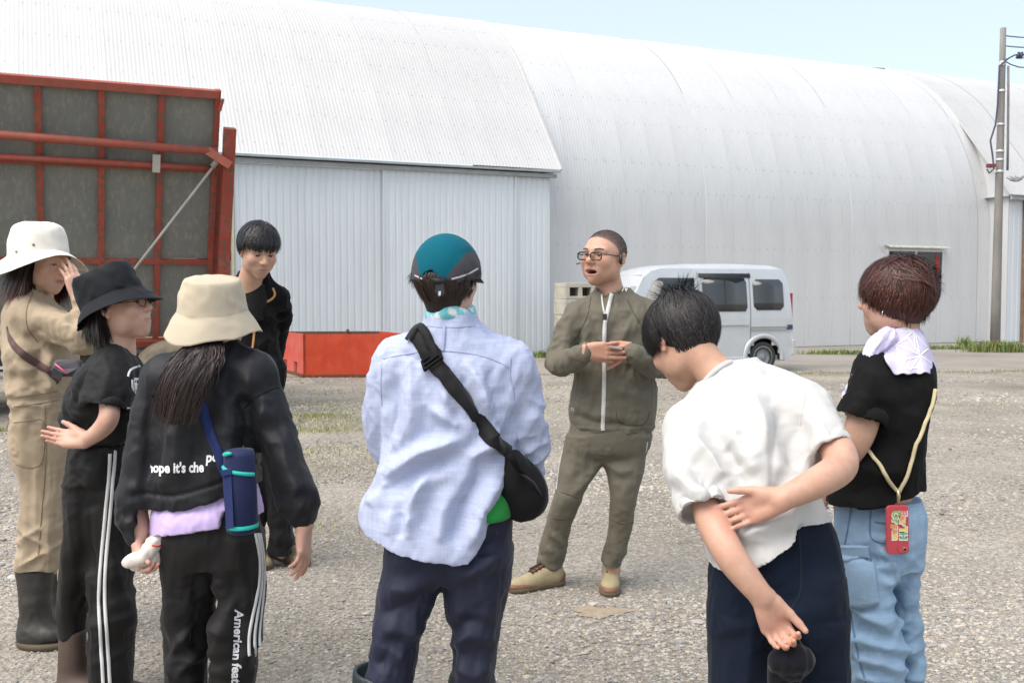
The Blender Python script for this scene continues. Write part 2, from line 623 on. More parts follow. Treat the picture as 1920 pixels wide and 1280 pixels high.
def sheet_mesh(name, prof, material, width=SW, rows=(), lap=True):
	"""corrugated sheet: prof is the list of (y, z, ny, nz) along the arch; waves run along x"""
	nxs = NW * 6 + 1
	xsn = np.linspace(0, width, nxs)
	wave = np.cos(xsn / PITCHW * 2 * math.pi) * AMP
	V = []
	for (y, z, ny, nz) in prof:
		V.append(np.stack([xsn, y + ny * wave, z + nz * wave], 1))
	V = np.concatenate(V)
	n = len(prof)
	j, i = np.meshgrid(np.arange(n - 1), np.arange(nxs - 1), indexing='ij')
	F = np.stack([j * nxs + i, j * nxs + i + 1, (j + 1) * nxs + i + 1, (j + 1) * nxs + i], 2).reshape(-1, 4)
	mi = np.zeros(len(F), int)
	if rows:
		bv, bf = [], []
		base = len(V)
		for r in rows:
			y, z, ny, nz = prof[r]
			for k in range(1, NW, 3):
				cx = k * PITCHW
				c = np.array([cx, y + ny * (AMP + .004), z + nz * (AMP + .004)])
				tdir = np.array([0, -nz, ny]); xd = np.array([1, 0, 0])
				o = len(bv)
				for sx, sz in ((-1, -1), (1, -1), (1, 1), (-1, 1)):
					bv.append(c + xd * sx * .010 + tdir * sz * .014)
				bf.append([base + o, base + o + 1, base + o + 2, base + o + 3])
		V = np.concatenate([V, np.array(bv)])
		F = np.concatenate([F, np.array(bf)])
		mi = np.concatenate([mi, np.ones(len(bf), int)])
	o = mesh_np(name, V, F, None, barn, True, [material, M_BOLT], mi)
	return o

def arch_profile(a0, a1, n, straight=True):
	pr = []
	if straight:
		for z in np.linspace(0.02, BZ, 6)[:-1]:
			pr.append((BY, z, -1, 0))
	for a in np.linspace(a0, a1, n):
		pr.append((BY + BR - BR * math.cos(a), BZ + BR * math.sin(a), -math.cos(a), math.sin(a)))
	return pr

barrel_prof = arch_profile(0, R(118), 34)
rows_b = [2, 4, 7, 9, 12, 14, 17, 20, 23, 26]
s0 = sheet_mesh('roof_sheet', barrel_prof, M_BARREL, rows=rows_b)
first = True
nsheet = int((RX + 18) / SW) + 1
for k in range(-2, nsheet):
	o = s0 if first else copy_obj(s0, barn)
	first = False
	o.location = (k * SW, random.uniform(-.004, .004) + (.006 if k % 2 else 0), 0)

# porch roofs: straight sheets tangent to the vault, ending in an eave
EY, EZ = -0.2, 4.06
cy, cz = BY + BR, BZ
dx, dz = cy - EY, cz - EZ
L = math.hypot(dx, dz)
ang_c = math.atan2(dz, dx)
tang = ang_c + math.asin(BR / L)
tl = math.sqrt(L * L - BR * BR)
ty, tz = EY + tl * math.cos(tang), EZ + tl * math.sin(tang)
pnorm = (-math.sin(tang), math.cos(tang))
a_t = math.atan2(pnorm[1], -pnorm[0])
porch_prof = [(EY + (ty - EY) * t, EZ + (tz - EZ) * t, pnorm[0], pnorm[1]) for t in np.linspace(0, 1, 12)[:-1]]
for a in np.linspace(a_t, R(118), 24):
	rr = BR + .012
	porch_prof.append((BY + BR - rr * math.cos(a), BZ + rr * math.sin(a), -math.cos(a), math.sin(a)))
p0 = sheet_mesh('porch_roof_sheet', porch_prof, M_PORCH, rows=[1, 4, 7, 10, 13, 16, 19, 22])
first = True
for k in range(0, 30):
	o = p0 if first else copy_obj(p0, barn)
	first = False
	o.location = (0.17 - (k + 1) * SW, random.uniform(-.004, .004) + (.006 if k % 2 else 0), 0.012)
for k in range(0, 16):
	o = copy_obj(p0, barn)
	o.location = (RX - .15 + k * SW, random.uniform(-.004, .004) + (.006 if k % 2 else 0), 0.012)

def verge(xe, name='verge_trim'):
	mb = MB()
	pr = porch_prof
	for i in range(len(pr) - 14):
		a, b_ = pr[i], pr[i + 1]
		mb.bar((xe, a[0] + a[2] * .012, a[1] + a[3] * .012), (xe, b_[0] + b_[2] * .012, b_[1] + b_[3] * .012), .03, .05, (0, a[2], a[3]))
	return mb.build(name, M_PORCH, barn)

verge(.185); verge(RX - .17)

def ribbed(name, x0, x1, z0, z1, y, material, pitch=.142, depth=.011, parent=None):
	"""trapezoid ribbed vertical cladding"""
	n = max(1, round((x1 - x0) / pitch))
	p = (x1 - x0) / n
	pr = []
	for i in range(n):
		b0 = x0 + i * p
		pr += [(b0, y), (b0 + p * .62, y), (b0 + p * .68, y + depth), (b0 + p * .94, y + depth)]
	pr.append((x1, y))
	V = []
	zs_ = [z0, z1]
	for z in zs_:
		V += [(a, b_, z) for a, b_ in pr]
	n = len(pr)
	F = [(i, i + 1, n + i + 1, n + i) for i in range(n - 1)]
	o = mesh_np(name, V, F, material, parent or barn, False)
	return o

ez_wall = EZ - .06
xd = [loc2(440, 0), loc2(720, 0), loc2(966, 0), loc2(1031, 0)]
for a, b_ in ((xd[0], xd[1]), (xd[1], xd[2]), (xd[2], xd[3])):
	ribbed('door_panel' if b_ < xd[3] - .01 else 'wall_panel', a + .012, b_ - .012, .05, ez_wall - .1, 0.0 if a != xd[1] else -.03, M_DOOR)
for xx in xd[1:3]:
	MB().box((xx - .03, -.05, .05), (xx + .012, -.034, ez_wall - .1)).build('door_edge_trim', M_DOOR, barn)
MB().box((xd[0] - .05, -.04, .02), (xd[0], .04, ez_wall - .1)).build('door_jamb', mat('cream_jamb', srgb(196, 190, 160), .7), barn)
MB().box((-25, -.12, ez_wall - .1), (.12, -.02, ez_wall - .02)).build('door_rail', M_TRIM, barn)
MB().box((-25, EY - .02, EZ - .055), (.17, EY + .04, EZ - .012)).build('eave_trim', M_TRIM, barn)
MB().box((-25, EY + .04, EZ - .035), (.15, BY + .3, EZ - .02)).build('soffit', M_TRIM, barn)
MB().box((-.01, 0.02, .02), (.012, BY + 1.0, ez_wall)).build('return_wall', M_DOOR, barn)
# near-black backing painted as doorway shade, and the far wall panel beyond it
MB().box((-26, 3.2, 0), (-.3, 3.3, 4)).build('dark_backing', M_DARK, barn)
ribbed('wall_panel', -25, loc2(340, 0), .05, ez_wall - .1, .02, M_DOOR)
MB().box((loc2(424, 1.2), 1.2, .6), (loc2(440, 1.2), 1.24, 2.05)).build('light_spot_panel', mat('light_spot_panel', (.75, .78, .8), .6), barn)  # pale panel added in place of a light spot seen through the doorway
# right porch: front wall and the side wall that meets the vault
ribbed('wall_panel', RX, RX + 12, .02, ez_wall, .0, M_DOOR, pitch=.2)
MB().box((RX - .15, EY - .02, EZ - .12), (RX + 12, EY + .04, EZ - .012)).build('eave_trim', M_TRIM, barn)
MB().box((RX - .15, EY - .06, EZ - .02), (RX + 12, BY + .2, EZ - .01)).build('soffit', M_TRIM, barn)
MB().box((RX + .55, -.06, .02), (RX + .63, -.005, ez_wall)).build('downpipe', mat('rusty_pipe', srgb(140, 112, 88), .7, .2, var=.3), barn)
pts = [(0.0, 0.02)] + [(EY + .2, EZ - .06)] + [(p[0], p[1] - .02) for p in porch_prof[1:12]]
side_o = [(RX, .01, .02), (RX, .01, ez_wall)] + [(RX, p[0], p[1] - .03) for p in porch_prof[1:13]] + [(RX, ty, .02)]
MB().prism(side_o, (.02, 0, 0)).build('side_wall', metal_sheet('pale_side_sheet', (.62, .63, .64), .55), barn)

# window in the vault wall
wx0, wx1 = loc2(1663, BY - .06), loc2(1768, BY - .06)
wz0, wz1 = z_at(1715, 541, BY - .06), z_at(1715, 468, BY - .06)
M_ALU = mat('window_aluminium', (.62, .65, .68), .45, .3)
wf = MB()
yF = BY - .07
for (a, b_) in (((wx0, wz0), (wx1, wz0 + .05)), ((wx0, wz1 - .05), (wx1, wz1)), ((wx0, wz0 + .05), (wx0 + .05, wz1 - .05)), ((wx1 - .05, wz0 + .05), (wx1, wz1 - .05)),
				(((wx0 + wx1) / 2 - .03, wz0 + .05), ((wx0 + wx1) / 2 + .03, wz1 - .05))):
	wf.box((a[0], yF, a[1]), (b_[0], yF + .09, b_[1]))
window = wf.build('window', M_ALU, barn)
M_PANE = mat('dark_window_glass', (.03, .028, .028), .08, 0, spec=.8)
for a, b_ in ((wx0 + .05, (wx0 + wx1) / 2 - .03), ((wx0 + wx1) / 2 + .03, wx1 - .05)):
	MB().box((a, yF + .03, wz0 + .05), (b_, yF + .04, wz1 - .05)).build('pane', M_PANE, window)
MB().box((wx1 - .3, yF + .022, wz0 + .1), (wx1 - .14, yF + .028, wz1 - .12)).build('curtain', mat('red_curtain', srgb(150, 60, 50), .9), window)
wz = MB()
ns = 30
V = []
for i in range(ns * 4 + 1):
	x = wx0 - .08 + (wx1 - wx0 + .16) * i / (ns * 4)
	w_ = .02 * math.cos(i / 4 * 2 * math.pi)
	V += [(x, BY - .02, wz1 + .10 + w_), (x, BY - .22, wz1 + .045 + w_)]
mesh_np('window_hood', V, [(2 * i, 2 * i + 1, 2 * i + 3, 2 * i + 2) for i in range(ns * 4)], mat('weathered_hood', srgb(170, 172, 160), .7, var=.35, vscale=12), window)

# ------------------------------------------------------------------ utility pole
pole_base = np.array([P(1868, 546, 26.4)[0], 26.4, 0])
pole_top = P(1881, 53, 26.4)
pole = empty('utility_pole', pole_base, 0, 'tall round concrete utility pole with cables in front of the barn', 'utility pole')
pt = Vector(pole_top - pole_base)
M_POLE = mat('weathered_concrete', srgb(128, 124, 120), .85, var=.22, vscale=5, bmp=.3, bscale=60, sc=(1, 1, .2))
MB().tube([Vector((0, 0, 0)) + pt * t for t in np.linspace(0, 1, 8)], list(np.linspace(.125, .072, 8)), 16).build('post', M_POLE, pole, True)
M_BAND = mat('steel_band', (.66, .68, .7), .4, .6)
M_CABLE = mat('black_cable', srgb(58, 64, 84), .5)

def poleat(py):
	t = (P(1875, py, 26.4)[2]) / pt.z
	return pt * t

for py in (118, 122, 171, 234, 284, 300, 322):
	c = poleat(py)
	rad = .125 + (.072 - .125) * (c.z / pt.z)
	MB().lathe(c, pt, [(-.03, rad + .001), (-.03, rad + .012), (.03, rad + .012), (.03, rad + .001)], 16).build('band', M_BAND, pole, True)
cab = [poleat(112) + Vector((.1, -.1, 0)), poleat(125) + Vector((-.12, -.1, 0)), poleat(200) + Vector((-.14, -.1, 0)), poleat(235) + Vector((-.18, -.1, 0)),
	   poleat(265) + Vector((-.3, -.1, 0)), poleat(290) + Vector((-.24, -.1, 0)), poleat(318) + Vector((-.2, -.12, 0)), poleat(326) + Vector((-.32, -.12, 0)), poleat(318) + Vector((-.38, -.12, 0))]
MB().tube(cab, .022, 6).build('cable', M_CABLE, pole, True)
cab2 = [p + Vector((.3, 0, 0)) for p in cab[:5]]
MB().tube([poleat(125) + Vector((.13, -.05, 0)), poleat(180) + Vector((.15, -.05, 0)), poleat(260) + Vector((.17, -.05, 0)), poleat(320) + Vector((.18, -.05, 0))], .03, 6).build('conduit', mat('conduit_grey', srgb(120, 116, 118), .6), pole, True)
MB().box(tuple(poleat(312) + Vector((-.36, -.14, -.04))), tuple(poleat(312) + Vector((-.16, -.02, .05)))).build('bracket', mat('rust_bracket', srgb(110, 60, 56), .8), pole)
jb = MB()
for k in range(5):
	a = poleat(333) + Vector((.12 + .05 * k, -.16, .03 * math.sin(k * 2)))
	jb.tube([a, a + Vector((.1, -.03, -.08)), a + Vector((.22, 0, .02 * k - .1))], .035, 6)
jb.build('cable_clamp', mat('clamp_grey', (.35, .35, .36), .6, .3), pole, True)
wr = MB()
for (y0, y1, sag) in ((67, 68, .05), (86, 86, .05), (112, 88, .35)):
	a = poleat(y0)
	b_ = Vector(P(1990, y1, 26.4) - pole_base)
	wr.tube([a + (b_ - a) * t - Vector((0, 0, sag * 4 * t * (1 - t))) for t in np.linspace(0, 1, 8)], .016, 5)
wr.tube([poleat(112) + Vector((.1, 0, 0)), poleat(104) + Vector((.3, 0, 0)), poleat(101) + Vector((.5, 0, 0)), poleat(112) + Vector((.68, 0, 0))], .02, 5)
for qx in (.42, .5, .62):
	wr.tube([poleat(98) + Vector((qx, 0, 0)), poleat(110) + Vector((qx - .04, 0, 0))], [.03, .05], 6)
wr.build('wire', M_CABLE, pole, True)

# ------------------------------------------------------------------ weeds along the foot of the barn
def weed(px, py_base, w, h, n, pal, label):
	"""bushy clump standing at the foot of the wall"""
	g = G(px, py_base)
	q = rng.normal(0, 1, (n, 2)) * np.array([w / 2.4, .14])
	pts_ = np.stack([g[0] + q[:, 0], g[1] + q[:, 1], np.zeros(n)], 1)
	o = blades('weed_clump', pts_, h * .35, h, .02, .8, pal, label, 'weeds', kind='stuff')
	return o

WG = [srgb(96, 120, 66), srgb(118, 136, 74), srgb(84, 104, 62), srgb(136, 148, 88)]
weed(1580, 664, 1.0, .13, 700, WG, 'low green weeds at the foot of the wall, right of the van')
weed(1790, 655, 1.5, .14, 500, WG, 'sparse low weeds at the wall behind the woman with the towel')
weed(1808, 653, .16, .34, 160, WG, 'single upright weed against the barn wall')
weed(1872, 660, .8, .30, 1000, WG + [srgb(150, 128, 84)], 'tall green and brown weeds round the foot of the utility pole')
weed(1010, 670, .3, .16, 160, WG, 'small weeds at the door end behind the man in olive')
weed(1033, 670, .22, .2, 150, WG, 'small weed tuft beside the beige blocks')
# ================================================================== OBJECTS IN THE YARD
# ------------------------------------------------------------------ red steel box
def paint(name, c1, c2, rust, rough=.55, sc=4.0, rustamt=.62, spec=.4):
	"""worn paint: two tones of faded colour with rust where the noise is high"""
	m, nt, b = new_mat(name)
	n1 = noise_node(nt, sc, 6, .6)
	n2 = noise_node(nt, sc * 5, 8, .75)
	n3 = noise_node(nt, sc * 2, 6, .7, sc=(1, 1, .25))
	a = ramp(nt, n1.outputs['Fac'], [(.35, c1), (.65, c2)])
	k = ramp(nt, n2.outputs['Fac'], [(rustamt, (0, 0, 0)), (rustamt + .06, (1, 1, 1))])
	d = ramp(nt, n3.outputs['Fac'], [(.3, (.72, .7, .68)), (.6, (1, 1, 1))])
	c = mixc(nt, .7, a.outputs['Color'], d.outputs['Color'], 'MULTIPLY')
	c = mixc(nt, k.outputs['Color'], c, rust)
	nt.links.new(c, b.inputs['Base Color'])
	b.inputs['Roughness'].default_value = rough
	b.inputs['Specular IOR Level'].default_value = spec
	bump(nt, b, n2.outputs['Fac'], .15, .004)
	return m

M_ORANGE = paint('faded_orange_red_paint', srgb(196, 66, 36), srgb(206, 82, 52), srgb(120, 62, 48), rustamt=.68)
M_PINK = paint('pinkish_red_paint', srgb(208, 84, 70), srgb(206, 110, 98), srgb(134, 88, 66), rustamt=.66)  # paler, pinker red, used on the left end side only
M_RUSTY = paint('rusty_steel_inside', srgb(120, 84, 72), srgb(96, 70, 62), srgb(80, 52, 42), rustamt=.55)

def red_box():
	A, B = G(569, 708), G(527, 697)
	ux = np.array([1, .06, 0]); ux /= np.linalg.norm(ux)
	left = B - A
	W = 1.72
	H = .72
	t = .05
	root = empty('steel_box', A, 0, 'open red steel box with fork slots standing on the paved road', 'steel box')
	lx = Vector(ux)
	ly = Vector(left)
	zz = Vector((0, 0, 1))

	def quad_slab(a, b_, c_, d_, off, name, m):
		return MB().prism([a, b_, c_, d_], off).build(name, m, root)
	o = zz * .05
	n_in = ly.normalized() * t
	quad_slab(o, o + lx * W, o + lx * W + zz * (H - .05), o + zz * (H - .05), n_in, 'front_side', M_ORANGE)
	q = ly - n_in
	quad_slab(o + q, o + q + lx * W, o + q + lx * W + zz * (H - .05), o + q + zz * (H - .05), n_in, 'back_side', M_RUSTY)
	lo = -lx * .003
	# end wall in pieces round the two fork slots
	e = ly
	xin = lx * .045

	def endpiece(s0_, s1_, z0_, z1_):
		return [lo + e * s0_ + zz * z0_, lo + e * s1_ + zz * z0_, lo + e * s1_ + zz * z1_, lo + e * s0_ + zz * z1_]
	mb = MB()
	for s0_, s1_ in ((.0, .26), (.40, .72), (.86, 1.0)):
		mb.prism(endpiece(s0_, s1_, .06, .24), xin)
	mb.prism(endpiece(0, 1, .24, H), xin)
	mb.build('end_side', M_PINK, root)
	quad_slab(lx * W, lx * W + ly, lx * W + ly + zz * H, lx * W + zz * H, lx * .04, 'end_side', M_ORANGE)
	MB().prism([zz * .04 + ly * .04, zz * .04 + lx * W + ly * .04, zz * .04 + lx * W + ly * .96, zz * .04 + ly * .96], zz * .05).build('floor_plate', M_RUSTY, root)
	for s_ in (.33, .79):
		c0 = e * s_ + zz * .14 + lx * .1
		MB().bar(c0, c0 + lx * (W - .2), .1, .1).build('fork_tunnel', mat('tunnel_black', (.01, .01, .01), .9), root)
	mb = MB()
	for s_ in (.03, .97):
		mb.bar(ly * s_ + lx * .0 + zz * .025, ly * s_ + lx * W + zz * .025, .08, .05)
	MB().bar(ly * .03 + zz * .025, ly * .03 + lx * W + zz * .025, .08, .05).build('skid', mat('rust_skid', srgb(110, 66, 46), .85), root)
	MB().bar(ly * .97 + zz * .025, ly * .97 + lx * W + zz * .025, .08, .05).build('skid', MATS['rust_skid'], root)
	MB().bar(lx * .03 + zz * .03, lx * .03 + ly + zz * .03, .09, .05).build('skid', MATS['rust_skid'], root)
	MB().lathe(ly * .93 + lx * 1.15 + zz * (H + .0), (0, 0, 1), [(0, .03), (.03, .03), (.045, .012)], 8).build('lug', M_RUSTY, root)

red_box()

# ------------------------------------------------------------------ beige stackable blocks
def block(px, top_px, d, label, rz=.2):
	c = P(px, top_px, d)
	root = empty('plastic_pallet', (c[0], c[1], c[2]), rz, label, 'pallet', 'beige pallets stacked by the barn')
	return root

M_BEIGE = mat('weathered_beige_plastic', srgb(178, 175, 160), .8, var=.16, vscale=3, bmp=.3, bscale=40)
W_, D_, H_ = .86, .9, .313
pal_parts = []
levels = [0, 1, 2, 3, 4]
base = P(1060, 600, 20.3)
proto = None
labs = ['bottom beige pallet of the stack by the barn', 'second beige pallet up in the stack by the barn', 'third beige pallet up in the stack by the barn',
		'fourth beige pallet up in the stack by the barn', 'topmost beige pallet of the stack behind the man in olive']
pal_src = None
for k in range(5):
	root = empty('plastic_pallet', (base[0] + random.uniform(-.01, .01), base[1], k * (H_ + .008)), UA * .5, labs[k], 'pallet', 'beige pallets stacked by the barn')
	if pal_src is None:
		top = MB().box((0, 0, H_ - .09), (W_, D_, H_)).build('deck', M_BEIGE, root, bevel=.008)
		bot = MB().box((.0, .0, 0), (W_, D_, .05)).build('base', M_BEIGE, root, bevel=.006)
		legs = []
		for i in range(4):
			x0 = [0, .26, .52, .78][i]
			legs.append(MB().box((x0, .004, .05), (x0 + .08, D_ - .004, H_ - .09)).build('runner', M_BEIGE, root))
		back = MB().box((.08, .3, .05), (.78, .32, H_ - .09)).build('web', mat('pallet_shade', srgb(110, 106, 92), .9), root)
		pal_src = [top, bot, back] + legs
	else:
		for q in pal_src:
			copy_obj(q, root)

# ------------------------------------------------------------------ red high-sided truck
M_RED = paint('red_oxide_paint', srgb(156, 56, 44), srgb(160, 82, 66), srgb(104, 80, 66), sc=3.0, rustamt=.5)
M_REDD = paint('dusty_red_rail', srgb(166, 78, 64), srgb(150, 88, 72), srgb(130, 96, 74), sc=5.0, rustamt=.58)

def dusty_sheet():
	m, nt, b = new_mat('dusty_grey_sheet')
	n1 = noise_node(nt, 2.0, 6, .6)
	n2 = noise_node(nt, 14, 6, .7, sc=(1.6, 1.6, .12))
	n3 = noise_node(nt, 300, 2, .5)
	a = ramp(nt, n1.outputs['Fac'], [(.3, srgb(112, 114, 110)), (.7, srgb(128, 128, 121))])
	s = ramp(nt, n2.outputs['Fac'], [(.5, (0, 0, 0)), (.74, (1, 1, 1))])
	c = mixc(nt, s.outputs['Color'], a.outputs['Color'], srgb(150, 143, 128))
	g = ramp(nt, n3.outputs['Fac'], [(.3, (.8, .8, .8)), (.7, (1.15, 1.15, 1.15))])
	c = mixc(nt, 1.0, c, g.outputs['Color'], 'MULTIPLY')
	nt.links.new(c, b.inputs['Base Color'])
	b.inputs['Roughness'].default_value = .85
	bump(nt, b, n3.outputs['Fac'], .3, .004)
	return m

M_SHEET = dusty_sheet()

def truck():
	# side gate plane: bottom edge along U at depth ~12.3, leaning out towards the yard at the top
	BR_ = P(388, 600, 12.35)          # lower right corner
	TR_ = P(413, 172, 11.35)          # upper right corner
	up = TR_ - BR_
	Hh = np.linalg.norm(up)
	up = up / Hh
	ax = -U                            # leftwards along the truck
	nrm = np.cross(up, ax); nrm /= np.linalg.norm(nrm)
	if nrm[1] > 0:
		nrm = -nrm
	up = np.cross(ax, nrm)
	if up[2] < 0:
		up = -up
	root = empty('high_sided_truck', (BR_[0], BR_[1], 0), 0, 'red farm truck with a high dusty sided bed behind the women in hats', 'truck')
	off = np.array([BR_[0], BR_[1], 0])

	def pt_(a, h, o=0.0):
		"""a metres left of the right edge, h metres up the gate, o out of the gate"""
		return Vector(BR_ + ax * a + up * h + nrm * o - off)

	def along(px, py):
		"""coordinates on the gate plane of a photo pixel"""
		v = ray(px, py)
		t = np.dot(BR_ - np.array([0, 0, CAM_H]), nrm) / np.dot(v, nrm)
		w = np.array([0, 0, CAM_H]) + v * t - BR_
		return np.dot(w, ax), np.dot(w, up)
	cols = [0.0] + [along(x, 330)[0] for x in (299, 190, 74, -45, -165)]
	hb = along(300, 637)[1]
	hrow = [hb, along(300, 490)[1], along(300, 313)[1], Hh]
	# dark sheets between the frame bars
	for i in range(len(cols) - 1):
		for j in range(3):
			a0, a1, h0, h1 = cols[i], cols[i + 1], hrow[j], hrow[j + 1]
			mb = MB()
			mb.prism([pt_(a0 + .03, h0 + .03, -.025), pt_(a1 - .03, h0 + .03, -.025), pt_(a1 - .03, h1 - .03, -.025), pt_(a0 + .03, h1 - .03, -.025)], Vector(-nrm * .01))
			mb.build('side_sheet', M_SHEET, root)
	w = .066
	for c in cols[1:]:
		MB().bar(pt_(c, hb, 0), pt_(c, Hh - .04, 0), w, .05, Vector(nrm)).build('side_stile', M_RED, root, bevel=.004)
	MB().bar(pt_(.0, hb, .0), pt_(.0, Hh + .02, .0), .06, .08, Vector(nrm)).build('side_stile', M_RED, root, bevel=.004)
	Lr = cols[-1]
	for h, hh in ((hrow[1], .055), (hrow[2], .07)):
		MB().bar(pt_(.03, h, .004), pt_(Lr, h, .004), .054, hh, Vector(up)).build('side_rail', M_RED, root, bevel=.004)
	MB().bar(pt_(-.01, Hh - .03, .01), pt_(Lr, Hh - .03, .01), .08, .09, Vector(up)).build('top_rail', M_REDD, root, bevel=.006)
	MB().bar(pt_(-.03, hb - .03, .01), pt_(Lr, hb - .03, .01), .1, .09, Vector(up)).build('bottom_rail', M_REDD, root, bevel=.006)
	# two long tubes standing proud of the gate
	for py0, py1, r_, o_ in ((247, 279, .046, .12), (289, 312, .034, .09)):
		a0, h0 = along(5, py0); a1, h1 = along(405, py1)
		p0_, p1_ = pt_(a0 + .8, h0 + (h0 - h1) / (a0 - a1) * .8, o_), pt_(a1, h1, o_)
		MB().tube([p0_, p1_], r_, 12).build('tie_bar', M_REDD, root, True)
	a_, h_ = along(291, 300)
	MB().bar(pt_(a_ - .04, h_, .13), pt_(a_ + .04, h_, .13), .02, .2, Vector(up)).build('clip', mat('galvanised_clip', (.5, .5, .46), .6, .5), root)
	# corner post and the struts behind it
	q0, q1 = P(413, 640, 12.2), P(431, 240, 11.5)
	pb = MB()
	pb.bar(Vector(q0 - off), Vector(q1 - off), .12, .13, Vector(ax))
	pb.build('corner_post', M_RED, root, bevel=.01)
	MB().bar(Vector(P(396, 640, 12.4) - off), Vector(P(408, 300, 11.9) - off), .09, .08, Vector(ax)).build('strut', M_RED, root)
	MB().bar(Vector(P(385, 640, 12.5) - off), Vector(P(412, 330, 12.1) - off), .05, .05, Vector(ax)).build('strut', M_REDD, root)
	a1, h1 = along(404, 279)
	MB().bar(pt_(a1 + .1, h1, .11), Vector(q1 - off) - Vector((0, 0, .42)), .1, .09).build('bracket', M_REDD, root)
	MB().tube([Vector(P(412, 208, 11.35) - off), Vector(P(418, 186, 11.3) - off)], .02, 6).build('pin', M_RED, root)
	# stay rods
	MB().tube([Vector(P(413, 296, 11.5) - off), Vector(P(240, 520, 11.4) - off), Vector(P(120, 680, 11.3) - off)], .016, 6).build('stay_rod', mat('steel_rod', (.36, .34, .31), .6, .4), root, True)
	MB().tube([Vector(P(413, 293, 11.5) - off), Vector(P(398, 313, 11.5) - off)], .034, 8).build('rod_sleeve', MATS['steel_rod'], root, True)
	# bed floor, far gate and bulkheads so that the body is a real box
	inn = -NV * -1.0
	back = Vector(NV * 2.1)
	b0 = pt_(.0, hb - .05, -.06); b1 = pt_(Lr + 1.5, hb - .05, -.06)
	mb = MB(); mb.prism([b0, b1, b1 + back, b0 + back], (0, 0, -.07)); mb.build('bed_floor', M_RED, root)
	mb = MB(); mb.prism([b0 + back, b1 + back, b1 + back + Vector((0, 0, 2.4)), b0 + back + Vector((0, 0, 2.4))], Vector(NV * .05)); mb.build('far_gate', M_SHEET, root)
	mb = MB(); mb.prism([b0 + Vector(ax * .1), b0 + back + Vector(ax * .1), b0 + back + Vector((0, 0, 2.4)) + Vector(ax * .1), pt_(.1, Hh - .3, -.05)], Vector(ax * .04)); mb.build('tail_gate', M_SHEET, root)
	# chassis, mudguard, wheels
	cb = Vector(np.array([0, 0, .74]))
	M_CH = mat('dusty_chassis', srgb(92, 88, 80), .85, var=.25)
	gl = P(300, 660, 12.4); gr = P(440, 662, 12.7)
	c0 = Vector(BR_ - off); c0.z = 0
	c0 = c0 + Vector(NV * .15)
	for dd in (.25, 1.15):
		MB().bar(c0 + Vector(NV * dd) + Vector((0, 0, .66)) - Vector(ax * .2), c0 + Vector(NV * dd) + Vector((0, 0, .66)) + Vector(ax * 6), .09, .18).build('chassis_rail', M_CH, root)
	MB().bar(c0 + Vector((0, 0, .74)) + Vector(ax * .0), c0 + Vector((0, 0, .74)) + Vector(ax * 5), .05, .1).build('side_guard', mat('guard_grey', srgb(120, 122, 116), .7, var=.2), root, bevel=.01)
	M_TY = mat('dusty_tyre', srgb(150, 136, 114), .9, var=.3, vscale=9, bmp=.4, bscale=30)
	M_RIM = mat('dusty_rim', srgb(140, 124, 102), .8, var=.3)
	wc = P(322, 716, 11.9)
	wz_ = .43
	wcl = Vector((wc[0] - off[0], wc[1] - off[1], wz_))
	nv = Vector(NV)
	prof = [(-.02, .15), (-.02, .25), (-.05, .27), (-.06, .32), (-.05, .39), (-.02, .422), (.03, .43), (.18, .43), (.23, .422), (.25, .39), (.25, .2)]
	for k, da in enumerate((0, 3.6)):
		cc = wcl + Vector(ax * da)
		tyre = MB().lathe(cc, nv, prof, 40).build('wheel', M_TY, root, True)
		MB().lathe(cc, nv, [(.05, .0), (.05, .1), (.02, .13), (.06, .2), (-.015, .275), (-.022, .285)], 32).build('rim', M_RIM, tyre, True)
		for q in range(8):
			a = q * math.pi / 4
			pp = cc + Vector(U) * (.17 * math.cos(a)) + Vector((0, 0, .17 * math.sin(a)))
			MB().lathe(pp + nv * .03, -nv, [(0, .018), (.03, .018), (.03, 0)], 6).build('wheel_nut', M_RIM, tyre)
		MB().lathe(cc + nv * 1.7, nv, prof, 24).build('wheel', M_TY, root, True)
	ctr = wcl
	arc = [ctr + Vector(U) * (.55 * math.cos(a)) + Vector((0, 0, .52 * math.sin(a))) - nv * .06 for a in np.linspace(R(-5), R(185), 20)]
	mb = MB()
	for i in range(len(arc) - 1):
		mb.bar(arc[i] + nv * .16, arc[i + 1] + nv * .16, .42, .02, (arc[i] - ctr))
	lp = wcl + Vector(ax * .72) + Vector((0, 0, .16)) - nv * .02
	MB().box(tuple(lp - Vector((.1, .03, .05))), tuple(lp + Vector((.1, .03, .05)))).build('marker_lamp', mat('dusty_lamp', srgb(150, 130, 110), .5), root, bevel=.01)

truck()

